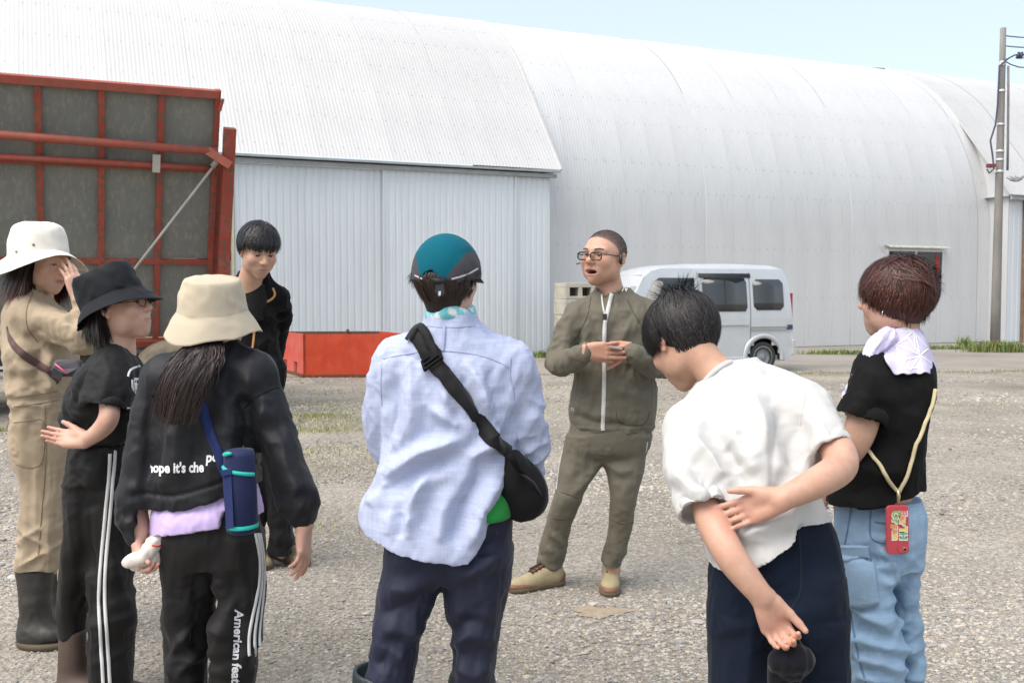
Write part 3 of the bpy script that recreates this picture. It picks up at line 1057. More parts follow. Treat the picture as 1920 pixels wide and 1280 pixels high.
# ------------------------------------------------------------------ silver van
def van():
	PSI = R(19)
	rear = G(1487, 697)
	root = empty('parked_van', (rear[0], rear[1], 0), math.pi + PSI, 'silver boxy minivan parked in front of the barn', 'van')
	# local frame: x forward (rear bumper at 0, nose at 3.4), y = 0 on the visible side, +y away ... mirrored below
	# after the turn by pi + PSI, local +x runs to the left and towards the camera, local +y runs to the right/away? keep far side at -y
	M_SILVER, nt, b = new_mat('silver_metallic_paint')
	nn = noise_node(nt, 3, 4, .5)
	rr = ramp(nt, nn.outputs['Fac'], [(.3, srgb(190, 193, 196)), (.7, srgb(200, 203, 206))])
	nt.links.new(rr.outputs['Color'], b.inputs['Base Color'])
	b.inputs['Metallic'].default_value = .35
	b.inputs['Roughness'].default_value = .38
	b.inputs['Coat Weight'].default_value = .3
	b.inputs['Coat Roughness'].default_value = .15
	M_GL, nt, b = new_mat('tinted_car_glass')
	b.inputs['Base Color'].default_value = (.025, .03, .032, 1)
	b.inputs['Roughness'].default_value = .06
	b.inputs['Specular IOR Level'].default_value = .7
	M_GL2, nt, b = new_mat('clear_windscreen')
	b.inputs['Base Color'].default_value = (.30, .33, .32, 1)
	b.inputs['Roughness'].default_value = .08
	M_BLK = mat('black_trim', (.02, .02, .022), .5)
	M_TY = mat('van_tyre', (.035, .034, .033), .85)
	M_RIM = mat('steel_wheel', (.30, .31, .33), .45, .5)
	Wd = 1.475
	# side outline (x, z), nose to the right
	low = .2
	roofline = [(.02, .34), (.0, .62), (.02, 1.0), (.05, 1.45), (.09, 1.68), (.17, 1.82), (.35, 1.875), (1.0, 1.895), (1.8, 1.885), (2.45, 1.85), (2.74, 1.78), (2.90, 1.67),
				(3.14, 1.25), (3.23, 1.02), (3.35, .88), (3.385, .7), (3.395, .5), (3.36, .28)]
	n = len(roofline)

	def inset(z, x):
		t = max(0, (z - .95) / .95)
		return .02 + .13 * t ** 1.6 + (.06 if z > 1.84 else 0)
	V, F = [], []
	bot = [(x, z) for x, z in roofline]
	# cross rows: near side bottom, near side outline, far side outline, far side bottom, built as loops per outline vertex
	body = MB()
	sl = []
	for (x, z) in roofline:
		i_ = inset(z, x)
		zl = min(z, 1.8)
		il = inset(zl, x)
		sl.append([(x, -il, zl), (x, -i_, z), (x, -i_ - .06, z + (.012 if z > 1.5 else 0)), (x, -Wd / 2, z + (.03 if z > 1.6 else 0)), (x, -Wd + i_ + .06, z + (.012 if z > 1.5 else 0)), (x, -Wd + i_, z), (x, -Wd + il, zl)])
	V = [p for s_ in sl for p in s_]
	F = []
	for i in range(n - 1):
		for k in range(6):
			F.append((i * 7 + k, i * 7 + k + 1, (i + 1) * 7 + k + 1, (i + 1) * 7 + k))
	body.add(V, F)
	# near and far side skins as horizontal strips between outline x limits, with the wheel arches cut
	zsr = [.22, .34, .48, .62, .8, .95, 1.05, 1.2, 1.45, 1.68, 1.77, 1.82]

	def xlim(z):
		xs_ = [p[0] for p in roofline[:7]]; zz_ = [p[1] for p in roofline[:7]]
		x0_ = float(np.interp(z, zz_, xs_))
		r_ = list(reversed(roofline[9:]))
		x1_ = float(np.interp(z, [p[1] for p in r_], [p[0] for p in r_]))
		return x0_, x1_
	wheels = (.60, 2.72)
	wr = .335
	wz_ = .275
	for side in (0, 1):
		for j in range(len(zsr) - 1):
			za, zb = zsr[j], zsr[j + 1]
			m_ = 48
			rows = []
			for z in (za, zb):
				x0_, x1_ = xlim(max(z, .34))
				xx = np.linspace(x0_, x1_, m_)
				y_ = -inset(z, 0) if side == 0 else -Wd + inset(z, 0)
				rows.append([(x, y_, z) for x in xx])
			VV = rows[0] + rows[1]
			FF = []
			for i in range(m_ - 1):
				cx = (rows[0][i][0] + rows[0][i + 1][0]) / 2
				cz_ = (za + zb) / 2
				if any((cx - w_) ** 2 + (cz_ - wz_) ** 2 < wr ** 2 for w_ in wheels):
					continue
				FF.append((i, i + 1, m_ + i + 1, m_ + i))
			body.add(VV, FF)
	body.box((.1, -Wd + .1, .2), (3.25, -.1, .3))
	bo = body.build('body', M_SILVER, root, True)
	md = bo.modifiers.new('weld', 'WELD'); md.merge_threshold = .004
	es = bo.modifiers.new('split', 'EDGE_SPLIT'); es.split_angle = R(38)

	def sidepanel(poly, off, name, m, th=.006, par=None):
		"""flat outline (x,z) laid just outside the near side, following its tumblehome"""
		pts_ = [(x, -inset(z, 0) + off, z) for x, z in poly]
		return MB().prism(pts_, (0, th, 0)).build(name, m, par or root)

	def rrect(x0, x1, z0, z1, r=.05, slant0=0, slant1=0, n_=5):
		pts_ = []
		for (cx, cz_, a0) in ((x1 - r, z1 - r, 0), (x0 + r, z1 - r, 90), (x0 + r, z0 + r, 180), (x1 - r, z0 + r, 270)):
			for k in range(n_):
				a = R(a0 + 90 * k / (n_ - 1))
				pts_.append((cx + r * math.cos(a), cz_ + r * math.sin(a)))
		return pts_

	def grid_panel(poly, off, name, m, par=None):
		"""fill polygon with triangulated strip rows so it bends with the side"""
		zs2 = sorted(set([p[1] for p in poly]))
		zlo, zhi = min(zs2), max(zs2)
		V_, F_ = [], []
		nz = 9
		for j in range(nz):
			z = zlo + (zhi - zlo) * (j + .001 if j == 0 else j - .001 if j == nz - 1 else j) / (nz - 1)
			xs_ = []
			for i in range(len(poly)):
				a, b_ = poly[i], poly[(i + 1) % len(poly)]
				if (a[1] - z) * (b_[1] - z) <= 0 and a[1] != b_[1]:
					xs_.append(a[0] + (b_[0] - a[0]) * (z - a[1]) / (b_[1] - a[1]))
			V_ += [(min(xs_), -inset(z, 0) + off, z), (max(xs_), -inset(z, 0) + off, z)]
		F_ = [(2 * j, 2 * j + 1, 2 * j + 3, 2 * j + 2) for j in range(nz - 1)]
		o_ = MB().add(V_, F_).build(name, m, par or root, True)
		sd = o_.modifiers.new('solid', 'SOLIDIFY'); sd.thickness = .006; sd.offset = 0
		return o_
	# windows
	grid_panel(rrect(.19, .80, 1.10, 1.64, .07), .006, 'rear_quarter_window', M_GL)
	grid_panel(rrect(.93, 1.80, 1.08, 1.66, .04), .006, 'sliding_door_window', M_GL)
	grid_panel([(1.95, 1.66), (2.62, 1.66), (2.72, 1.60), (2.96, 1.18), (2.96, 1.06), (1.95, 1.06)], .006, 'front_door_window', M_GL)
	grid_panel([(.84, 1.74), (1.86, 1.74), (1.86, 1.665), (.84, 1.665)], .012, 'window_visor', M_BLK)
	for (x0, x1, z0, z1) in ((1.35, 1.37, 1.085, 1.66),):
		sidepanel([(x0, z0), (x1, z0), (x1, z1), (x0, z1)], .012, 'window_bar', M_BLK)
	# seams, rail, gutter
	M_SEAM = mat('panel_gap', (.05, .055, .06), .7)
	for (x0, x1, z0, z1) in ((.862, .872, .28, 1.76), (1.88, 1.888, .28, 1.76)):
		for j in range(6):
			za = z0 + (z1 - z0) * j / 6; zb = z0 + (z1 - z0) * (j + 1) / 6
			pass
		V_ = []
		for z in np.linspace(z0, z1, 12):
			V_ += [(x0, -inset(z, 0) + .004, z), (x1, -inset(z, 0) + .004, z)]
		MB().add(V_, [(2 * j, 2 * j + 1, 2 * j + 3, 2 * j + 2) for j in range(11)]).build('door_gap', M_SEAM, root)
	MB().box((.08, -.022, .79), (.87, .0, .815)).build('slide_rail', mat('rail_grey', (.30, .29, .28), .5), root)
	MB().box((.08, -.02, .745), (.87, .001, .758)).build('slide_rail', MATS['rail_grey'], root)
	MB().box((.02, -.03, .76), (.12, .004, .84)).build('reflector', mat('dark_blue_lens', (.03, .05, .12), .3), root)
	MB().box((.9, -.02, .835), (2.95, .003, .85)).build('press_line', mat('silver_shade', srgb(150, 158, 166), .5), root)
	MB().box((.03, -.5, .3), (-.035, .012, .58)).build('rear_bumper', M_SILVER, root, bevel=.02)
	MB().box((.9, -.04, .2), (2.4, .004, .29)).build('sill', M_SILVER, root, bevel=.015)
	MB().tube([(.14, -.175, 1.815), (1.2, -.17, 1.815), (2.3, -.165, 1.80), (2.74, -.16, 1.72), (3.02, -.08, 1.25)], .007, 6).build('gutter', M_SEAM, root, True)
	for hx_ in (1.66, 2.05):
		MB().box((hx_, -.01, .93), (hx_ + .16, .018, .965)).build('door_handle', M_SILVER, root, bevel=.008)
	MB().box((2.98, .02, 1.02), (3.1, .16, 1.24)).build('door_mirror', M_BLK, root, bevel=.02)
	# windscreen
	MB().prism([(2.86, -.22, 1.70), (2.86, -Wd + .22, 1.70), (3.215, -Wd + .1, 1.08), (3.215, -.1, 1.08)], (.02, 0, .012)).build('windscreen', M_GL2, root)
	MB().box((3.36, -Wd + .15, .3), (3.41, -.15, .55)).build('front_bumper', M_SILVER, root, bevel=.02)
	MB().box((3.32, -.32, .66), (3.40, -.06, .84)).build('headlamp', mat('headlamp_glass', (.5, .52, .54), .1), root, bevel=.02)
	MB().box((3.32, -Wd + .06, .66), (3.40, -Wd + .32, .84)).build('headlamp', MATS['headlamp_glass'], root, bevel=.02)
	MB().box((-.01, -.16, .8), (.03, -.05, 1.4)).build('tail_lamp', mat('tail_lamp_red', (.35, .02, .02), .25), root, bevel=.01)
	# wheels and dark arches
	for w_ in wheels:
		for side, yy in ((0, -.03), (1, -Wd + .19)):
			wh = MB().lathe((w_, yy, wz_), (0, -1, 0), [(0, .14), (.005, .2), (-.005, .225), (.0, .255), (.03, .272), (.13, .272), (.15, .25)], 32).build('wheel', M_TY, root, True)
			MB().lathe((w_, yy + .002, wz_), (0, -1, 0), [(.03, 0), (.03, .05), (.05, .08), (.045, .13), (.0, .185), (.012, .2)], 28).build('rim', M_RIM, wh, True)
		arch = []
		for a in np.linspace(R(-8), R(188), 22):
			arch.append((w_ + wr * math.cos(a), wz_ + wr * math.sin(a)))
		mb = MB()
		V_ = []
		for (x, z) in arch:
			V_ += [(x, -.02, z), (x, -.24, z)]
		mb.add(V_, [(2 * j, 2 * j + 1, 2 * j + 3, 2 * j + 2) for j in range(len(arch) - 1)])
		mb.add([(w_, -.24, wz_)] + [(x, -.24, z) for x, z in arch], [(0, i, i + 1) for i in range(1, len(arch))])
		mb.build('wheel_arch', mat('arch_black', (.015, .015, .015), .9), root)
		lip = MB()
		V_ = []
		for a in np.linspace(R(-8), R(188), 28):
			V_ += [(w_ + (wr + .0) * math.cos(a), .004, wz_ + wr * math.sin(a)), (w_ + (wr + .0) * math.cos(a), -.03, wz_ + wr * math.sin(a)), (w_ + (wr + .075) * math.cos(a), .006, wz_ + (wr + .075) * math.sin(a)),
				   (w_ + (wr + .085) * math.cos(a), -.015, wz_ + (wr + .085) * math.sin(a))]
		for j in range(27):
			for (a, b_) in ((1, 0), (0, 2), (2, 3)):
				lip.add([], [])
				lip.f.append((4 * j + a, 4 * j + b_, 4 * j + 4 + b_, 4 * j + 4 + a)); lip.m.append(0)
		lip.v = [tuple(p) for p in V_]
		lip.build('arch_lip', M_SILVER, root, True)

van()
# ================================================================== SHAPING TOOLS FOR PEOPLE
def nrm(v):
	v = np.asarray(v, float)
	return v / (np.linalg.norm(v) + 1e-12)

def frame(face, up=(0, 0, 1)):
	"""matrix whose columns are local x (right hand of y,z), y = face, z = up"""
	y = nrm(face)
	z = np.asarray(up, float)
	z = nrm(z - y * np.dot(z, y))
	x = np.cross(y, z)
	return np.stack([x, y, z], 1)

def catmull(A, n):
	"""dense smooth resample of rows of A"""
	A = np.asarray(A, float)
	m = len(A)
	if m < 3:
		t = np.linspace(0, 1, n + 1)[:, None]
		return A[0] * (1 - t) + A[-1] * t
	out = []
	for i in range(m - 1):
		p0, p1, p2, p3 = A[max(i - 1, 0)], A[i], A[i + 1], A[min(i + 2, m - 1)]
		for k in range(n):
			t = k / n
			out.append(.5 * ((2 * p1) + (-p0 + p2) * t + (2 * p0 - 5 * p1 + 4 * p2 - p3) * t * t + (-p0 + 3 * p1 - 3 * p2 + p3) * t ** 3))
	out.append(A[-1])
	return np.array(out)

class Sdf:
	"""solid made of smoothly joined pieces; turned into one closed skin by surface nets"""

	def __init__(s):
		s.ops = []

	def _op(s, lo, hi, fn, k, kind='u'):
		s.ops.append((np.asarray(lo, float), np.asarray(hi, float), fn, k, kind))
		return s

	def cone(s, a, b, ra, rb, k=.02, kind='u'):
		a, b = np.asarray(a, float), np.asarray(b, float)
		m = max(ra, rb)
		ab = b - a
		L2 = max(np.dot(ab, ab), 1e-12)

		def fn(X, Y, Z):
			px, py, pz = X - a[0], Y - a[1], Z - a[2]
			t = np.clip((px * ab[0] + py * ab[1] + pz * ab[2]) / L2, 0, 1)
			dx, dy, dz = px - t * ab[0], py - t * ab[1], pz - t * ab[2]
			return np.sqrt(dx * dx + dy * dy + dz * dz) - (ra + t * (rb - ra))
		return s._op(np.minimum(a, b) - m, np.maximum(a, b) + m, fn, k, kind)

	def path(s, pts, rad, k=.02, n=5, kind='u', kin=.012):
		A = np.concatenate([np.asarray(pts, float), np.asarray(rad, float)[:, None]], 1)
		D = catmull(A, n)
		for i in range(len(D) - 1):
			s.cone(D[i, :3], D[i + 1, :3], D[i, 3], D[i + 1, 3], k if i == 0 else kin, kind)
		return s

	def ell(s, c, r, Rm=None, k=.02, kind='u'):
		c, r = np.asarray(c, float), np.asarray(r, float)
		Rm = np.eye(3) if Rm is None else Rm
		ext = np.sqrt((Rm ** 2) @ (r ** 2))

		def fn(X, Y, Z):
			x, y, z = X - c[0], Y - c[1], Z - c[2]
			u = (x * Rm[0, 0] + y * Rm[1, 0] + z * Rm[2, 0]) / r[0]
			v = (x * Rm[0, 1] + y * Rm[1, 1] + z * Rm[2, 1]) / r[1]
			w = (x * Rm[0, 2] + y * Rm[1, 2] + z * Rm[2, 2]) / r[2]
			k0 = np.sqrt(u * u + v * v + w * w) + 1e-9
			k1 = np.sqrt((u / r[0]) ** 2 + (v / r[1]) ** 2 + (w / r[2]) ** 2) + 1e-9
			return k0 * (k0 - 1) / k1
		return s._op(c - ext, c + ext, fn, k, kind)

	def box(s, c, half, Rm=None, rnd=.005, k=.01, kind='u'):
		c, h = np.asarray(c, float), np.asarray(half, float) - rnd
		Rm = np.eye(3) if Rm is None else Rm
		ext = np.abs(Rm) @ (h + rnd)

		def fn(X, Y, Z):
			x, y, z = X - c[0], Y - c[1], Z - c[2]
			q = [np.abs(x * Rm[0, i] + y * Rm[1, i] + z * Rm[2, i]) - h[i] for i in range(3)]
			o = np.sqrt(np.maximum(q[0], 0) ** 2 + np.maximum(q[1], 0) ** 2 + np.maximum(q[2], 0) ** 2)
			return o + np.minimum(np.maximum(np.maximum(q[0], q[1]), q[2]), 0) - rnd
		return s._op(c - ext, c + ext, fn, k, kind)

	def loft(s, rows, k=.02, n=2.2, kind='u', skew=0.0):
		"""rows of (photo y, photo x left, photo x right, distance, half depth): a body of stacked ellipses.
		skew turns the ellipse axis (dy per dx)"""
		A = []
		for (y, xl, xr, d, b) in rows:
			p, q = P(xl, y, d), P(xr, y, d)
			c = (p + q) / 2
			A.append((c[2], c[0], c[1], (q[0] - p[0]) / 2, b))
		A.sort(key=lambda r: r[0])
		D = catmull(A, 6)
		D = D[np.argsort(D[:, 0])]
		zc = D[:, 0]
		z0, z1 = zc[0], zc[-1]
		am, bm = D[:, 3].max(), D[:, 4].max()
		lo = (D[:, 1].min() - am, D[:, 2].min() - bm - am * abs(skew), z0)
		hi = (D[:, 1].max() + am, D[:, 2].max() + bm + am * abs(skew), z1)

		def fn(X, Y, Z):
			cx, cy, a, b = [np.interp(Z, zc, D[:, i]) for i in (1, 2, 3, 4)]
			dx = X - cx
			dy = Y - cy - skew * dx
			q = ((np.abs(dx) / a) ** n + (np.abs(dy) / b) ** n) ** (1 / n) + 1e-6
			rho = np.sqrt(dx * dx + dy * dy)
			d = np.where(q < .05, -np.minimum(a, b), rho * (1 - 1 / q))
			return np.maximum(np.maximum(d, Z - z1), z0 - Z)
		return s._op(lo, hi, fn, k, kind)

	def sleeve(s, pts, rad, c, n, inner=.01, depth=.05, k=.04):
		"""tapering tube that ends square at the plane (c, n) and is hollow behind it"""
		D = catmull(np.concatenate([np.asarray(pts, float), np.asarray(rad, float)[:, None]], 1), 4)
		c, n = np.asarray(c, float), nrm(n)
		m = D[:, 3].max()

		def fn(X, Y, Z):
			d = None
			for i in range(len(D) - 1):
				a, ab = D[i, :3], D[i + 1, :3] - D[i, :3]
				px, py, pz = X - a[0], Y - a[1], Z - a[2]
				t = np.clip((px * ab[0] + py * ab[1] + pz * ab[2]) / max(ab @ ab, 1e-12), 0, 1)
				e = np.sqrt((px - t * ab[0]) ** 2 + (py - t * ab[1]) ** 2 + (pz - t * ab[2]) ** 2) - (D[i, 3] + t * (D[i + 1, 3] - D[i, 3]))
				d = e if d is None else np.minimum(d, e)
			h = (X - c[0]) * n[0] + (Y - c[1]) * n[1] + (Z - c[2]) * n[2]
			inn = np.maximum(d + inner, -(h + depth))
			return np.maximum(np.maximum(d, h), -inn)
		return s._op(D[:, :3].min(0) - m, D[:, :3].max(0) + m, fn, k)

	def cut(s, g, k=.006):
		"""remove where g(X,Y,Z) > 0"""
		s.ops.append((None, None, g, k, 'c'))
		return s

	def net(s, h, smooth=1):
		us = [o for o in s.ops if o[4] == 'u']
		lo = np.min([o[0] for o in us], 0) - 3 * h
		hi = np.max([o[1] for o in us], 0) + 3 * h
		n = np.ceil((hi - lo) / h).astype(int) + 1
		F = np.full(n, .5, np.float32)
		ax = [lo[i] + h * np.arange(n[i]) for i in range(3)]
		for (l, m_, fn, k, kind) in s.ops:
			if kind == 'c':
				g = fn(ax[0][:, None, None], ax[1][None, :, None], ax[2][None, None, :])
				g = np.broadcast_to(g, F.shape)
				hh = np.maximum(k - np.abs(F - g), 0) / k
				F = np.maximum(F, g) + hh * hh * k * .25
				continue
			mg = k + .012 + 2 * h
			i0 = np.clip(np.floor((l - mg - lo) / h).astype(int), 0, n)
			i1 = np.clip(np.ceil((m_ + mg - lo) / h).astype(int) + 1, 0, n)
			if np.any(i1 <= i0):
				continue
			sl = tuple(slice(a, b) for a, b in zip(i0, i1))
			d = fn(ax[0][sl[0]][:, None, None], ax[1][sl[1]][None, :, None], ax[2][sl[2]][None, None, :]).astype(np.float32)
			A = F[sl]
			if kind == 'u':
				hh = np.maximum(k - np.abs(A - d), 0) / k
				F[sl] = np.minimum(A, d) - hh * hh * k * .25
			else:
				hh = np.maximum(k - np.abs(A + d), 0) / k
				F[sl] = np.maximum(A, -d) + hh * hh * k * .25
		V, Q = surface_nets(F, lo, h)
		for _ in range(smooth):
			V = relax(V, Q, .5)
		return V, Q

def surface_nets(F, lo, h):
	S = F < 0
	nx, ny, nz = F.shape
	cnt = np.zeros((nx - 1, ny - 1, nz - 1), np.uint8)
	offs = [(i, j, k) for i in (0, 1) for j in (0, 1) for k in (0, 1)]
	for (i, j, k) in offs:
		cnt += S[i:nx - 1 + i, j:ny - 1 + j, k:nz - 1 + k]
	act = (cnt > 0) & (cnt < 8)
	I = np.argwhere(act)
	idx = np.full(act.shape, -1, np.int32)
	idx[act] = np.arange(len(I))
	pos = np.zeros((len(I), 3)); num = np.zeros(len(I))
	f = {o: F[I[:, 0] + o[0], I[:, 1] + o[1], I[:, 2] + o[2]] for o in offs}
	for o in offs:
		for a in range(3):
			if o[a] == 0:
				o2 = tuple(o[i] + (1 if i == a else 0) for i in range(3))
				f0, f1 = f[o], f[o2]
				c = (f0 < 0) != (f1 < 0)
				t = np.where(c, f0 / np.where(c, f0 - f1, 1), 0)
				for i in range(3):
					pos[:, i] += np.where(c, o[i] + (t if i == a else 0), 0)
				num += c
	V = lo + h * (I + pos / num[:, None])
	Q = []
	for a in range(3):
		b, c = (a + 1) % 3, (a + 2) % 3
		s0 = [slice(None)] * 3; s1 = [slice(None)] * 3
		s0[a] = slice(0, -1); s1[a] = slice(1, None)
		A, B = S[tuple(s0)], S[tuple(s1)]
		E = np.argwhere(A != B)
		E = E[(E[:, b] > 0) & (E[:, c] > 0) & (E[:, b] < F.shape[b] - 1) & (E[:, c] < F.shape[c] - 1)]
		if not len(E):
			continue
		ins = A[E[:, 0], E[:, 1], E[:, 2]]

		def cell(db, dc):
			e = E.copy(); e[:, b] += db; e[:, c] += dc
			return idx[e[:, 0], e[:, 1], e[:, 2]]
		q = np.stack([cell(-1, -1), cell(0, -1), cell(0, 0), cell(-1, 0)], 1)
		q[~ins] = q[~ins][:, ::-1]
		Q.append(q)
	Q = np.concatenate(Q)
	Q = Q[(Q >= 0).all(1)]
	return V, Q

def relax(V, Q, lam):
	n = len(V)
	acc = np.zeros((n, 3)); num = np.zeros(n)
	for i in range(4):
		a, b = Q[:, i], Q[:, (i + 1) % 4]
		for c in range(3):
			acc[:, c] += np.bincount(a, V[b, c], n) + np.bincount(b, V[a, c], n)
		num += np.bincount(a, minlength=n) + np.bincount(b, minlength=n)
	return V * (1 - lam) + lam * acc / np.maximum(num, 1)[:, None]

def vnormals(V, Q):
	fn = np.cross(V[Q[:, 2]] - V[Q[:, 0]], V[Q[:, 3]] - V[Q[:, 1]])
	N = np.zeros_like(V)
	for i in range(4):
		for c in range(3):
			N[:, c] += np.bincount(Q[:, i], fn[:, c], len(V))
	return N / (np.linalg.norm(N, axis=1)[:, None] + 1e-12)

FG = 2.9      # overall depth of the folds in the cloth

def _hash(i, j, k, seed):
	h = (i * 374761393 + j * 668265263 + k * 2147483647 + seed * 974634777) & 0x7fffffff
	h = ((h ^ (h >> 13)) * 1274126177) & 0x7fffffff
	h = h ^ (h >> 16)
	return (h & 0xffff) / 32767.5 - 1.0

def pn(p, seed=0):
	"""smooth value noise in -1..1 at rows of p"""
	p = np.asarray(p, float)
	i = np.floor(p).astype(np.int64)
	f = p - i
	f = f * f * f * (f * (f * 6 - 15) + 10)
	r = 0
	for a in (0, 1):
		for b in (0, 1):
			for c in (0, 1):
				w = (f[:, 0] if a else 1 - f[:, 0]) * (f[:, 1] if b else 1 - f[:, 1]) * (f[:, 2] if c else 1 - f[:, 2])
				r = r + w * _hash(i[:, 0] + a, i[:, 1] + b, i[:, 2] + c, seed)
	return r

def drape(V, along, lam_across, lam_along, amp, seed=0, sharp=1.0, warp=.35):
	"""long soft folds running along a direction"""
	a = nrm(along)
	ref = np.array([0, 0, 1.0]) if abs(a[2]) < .8 else np.array([1.0, 0, 0])
	b = nrm(np.cross(a, ref)); c = np.cross(a, b)
	q = np.stack([V @ b / lam_across, V @ c / lam_across, V @ a / lam_along], 1)
	q[:, :2] += warp * np.stack([pn(q * .6 + 11, seed + 5), pn(q * .6 + 31, seed + 6)], 1)
	n = pn(q, seed)
	r = 1 - 2 * np.abs(n)
	n2 = pn(q * 2.3 + 5, seed + 9)
	return .75 * FG * amp * (sharp * (r - .2) + (1 - sharp) * n + .35 * (1 - 2 * np.abs(n2)) - .1)

def seg_dist(V, pts):
	"""distance to a polyline and the parameter 0..1 along it"""
	best = np.full(len(V), 1e9); par = np.zeros(len(V))
	pts = np.asarray(pts, float)
	m = len(pts) - 1
	for i in range(m):
		a, b = pts[i], pts[i + 1]
		ab = b - a
		t = np.clip(((V - a) @ ab) / max(ab @ ab, 1e-12), 0, 1)
		d = np.linalg.norm(V - a - t[:, None] * ab, axis=1)
		k = d < best
		best[k] = d[k]; par[k] = (i + t[k]) / m
	return best, par

def fold(V, pts, w, amp, ends=True):
	"""one ridge (amp > 0) or groove (amp < 0) along a polyline"""
	pts = np.asarray(pts, float)
	my = pts[:, 1].mean()
	k = my / V[:, 1:2]
	W = np.concatenate([V[:, :1] * k, np.full((len(V), 1), my), (V[:, 2:] - CAM_H) * k + CAM_H], 1)
	pk = my / pts[:, 1:2]
	d, t = seg_dist(W, np.concatenate([pts[:, :1] * pk, np.full((len(pts), 1), my), (pts[:, 2:] - CAM_H) * pk + CAM_H], 1))
	g = .6 * np.exp(-1.3 * d / w) + .5 * np.exp(-(d / w) ** 2) - .5 * np.exp(-((d - 1.9 * w) / w) ** 2)
	if ends:
		g = g * np.clip(np.minimum(t, 1 - t) * 5 + .15, 0, 1)
	return 1.75 * amp * g * np.exp(-((V[:, 1] - my) / .13) ** 2)

def rings(V, c, axis, lam, amp, reach, seed=0):
	"""bunched, broken creases across a limb near point c"""
	a = nrm(axis)
	ref = np.array([0, 1.0, 0]) if abs(a[1]) < .8 else np.array([1.0, 0, 0])
	b = nrm(np.cross(a, ref)); e = np.cross(a, b)
	W = V - c
	s_, u, v = W @ a, W @ b, W @ e
	r = np.linalg.norm(W, axis=1)
	out = 0
	for i, (sh, k) in enumerate(((.55, 1.0), (-.5, .8), (.1, .6))):
		q = np.stack([(s_ + sh * u) / (lam * 1.15), u / (lam * 2.6) + 7 * i, v / (lam * 2.6)], 1)
		n = pn(q + seed * 3.7, seed + i)
		out = out + k * (1 - 2.2 * np.abs(n))
	return FG * amp * .7 * (out - .3) * np.exp(-(r / reach) ** 2)

SKIN = {}

def skin_mat(name='skin', base=(.54, .335, .245), rough=.45):
	if name in SKIN:
		return SKIN[name]
	m, nt, b = new_mat(name)
	at = nt.nodes.new('ShaderNodeVertexColor'); at.layer_name = 'tint'
	n1 = noise_node(nt, 22, 7, .7)
	r = ramp(nt, n1.outputs['Fac'], [(.3, (.88, .82, .80)), (.7, (1.07, 1.06, 1.06))])
	nt.links.new(mixc(nt, 1.0, at.outputs['Color'], r.outputs['Color'], 'MULTIPLY'), b.inputs['Base Color'])
	b.inputs['Roughness'].default_value = rough
	b.inputs['Specular IOR Level'].default_value = .35
	b.inputs['Subsurface Weight'].default_value = .12
	b.inputs['Subsurface Radius'].default_value = (1, .35, .2)
	b.inputs['Subsurface Scale'].default_value = .006
	n2 = noise_node(nt, 420, 3, .6)
	bump(nt, b, n2.outputs['Fac'], .2, .001)
	bump(nt, b, n1.outputs['Fac'], .25, .003)
	SKIN[name] = m
	return m

def hair_mat(name, c, rough=.38):
	if name in MATS:
		return MATS[name]
	m, nt, b = new_mat(name)
	oi = nt.nodes.new('ShaderNodeVertexColor'); oi.layer_name = 'tint'
	nt.links.new(oi.outputs['Color'], b.inputs['Base Color'])
	b.inputs['Roughness'].default_value = rough
	b.inputs['Specular IOR Level'].default_value = .45
	b.inputs['Anisotropic'].default_value = .6
	MATS[name] = m
	return m

class Person:
	def __init__(s, base, label, skin=(.54, .335, .245)):
		s.base = np.asarray(base, float)
		s.root = empty('person', base, 0, label, 'person')
		s.skin = np.array(skin)
		s.chunks = []

	def add(s, name, V, F, m, smooth=True, parent=None):
		return mesh_np(name, V - s.base, F, m, parent or s.root, smooth)

	def chunk(s, V, F, tint=None):
		s.chunks.append((V, F, np.tile(s.skin, (len(V), 1)) if tint is None else tint))

	def body(s):
		n = 0
		Vs, Fs, Ts = [], [], []
		for V, F, T in s.chunks:
			Vs.append(V); Fs.append(F + n); Ts.append(T); n += len(V)
		o = s.add('body', np.concatenate(Vs), np.concatenate(Fs), skin_mat())
		set_color(o, np.concatenate(Ts))
		return o

	def mb(s, mbo, name, m, smooth=False, bevel=0, parent=None):
		"""MB built in world coordinates"""
		mbo.v = [(p[0] - s.base[0], p[1] - s.base[1], p[2] - s.base[2]) for p in mbo.v]
		return mbo.build(name, m, parent or s.root, smooth, bevel)

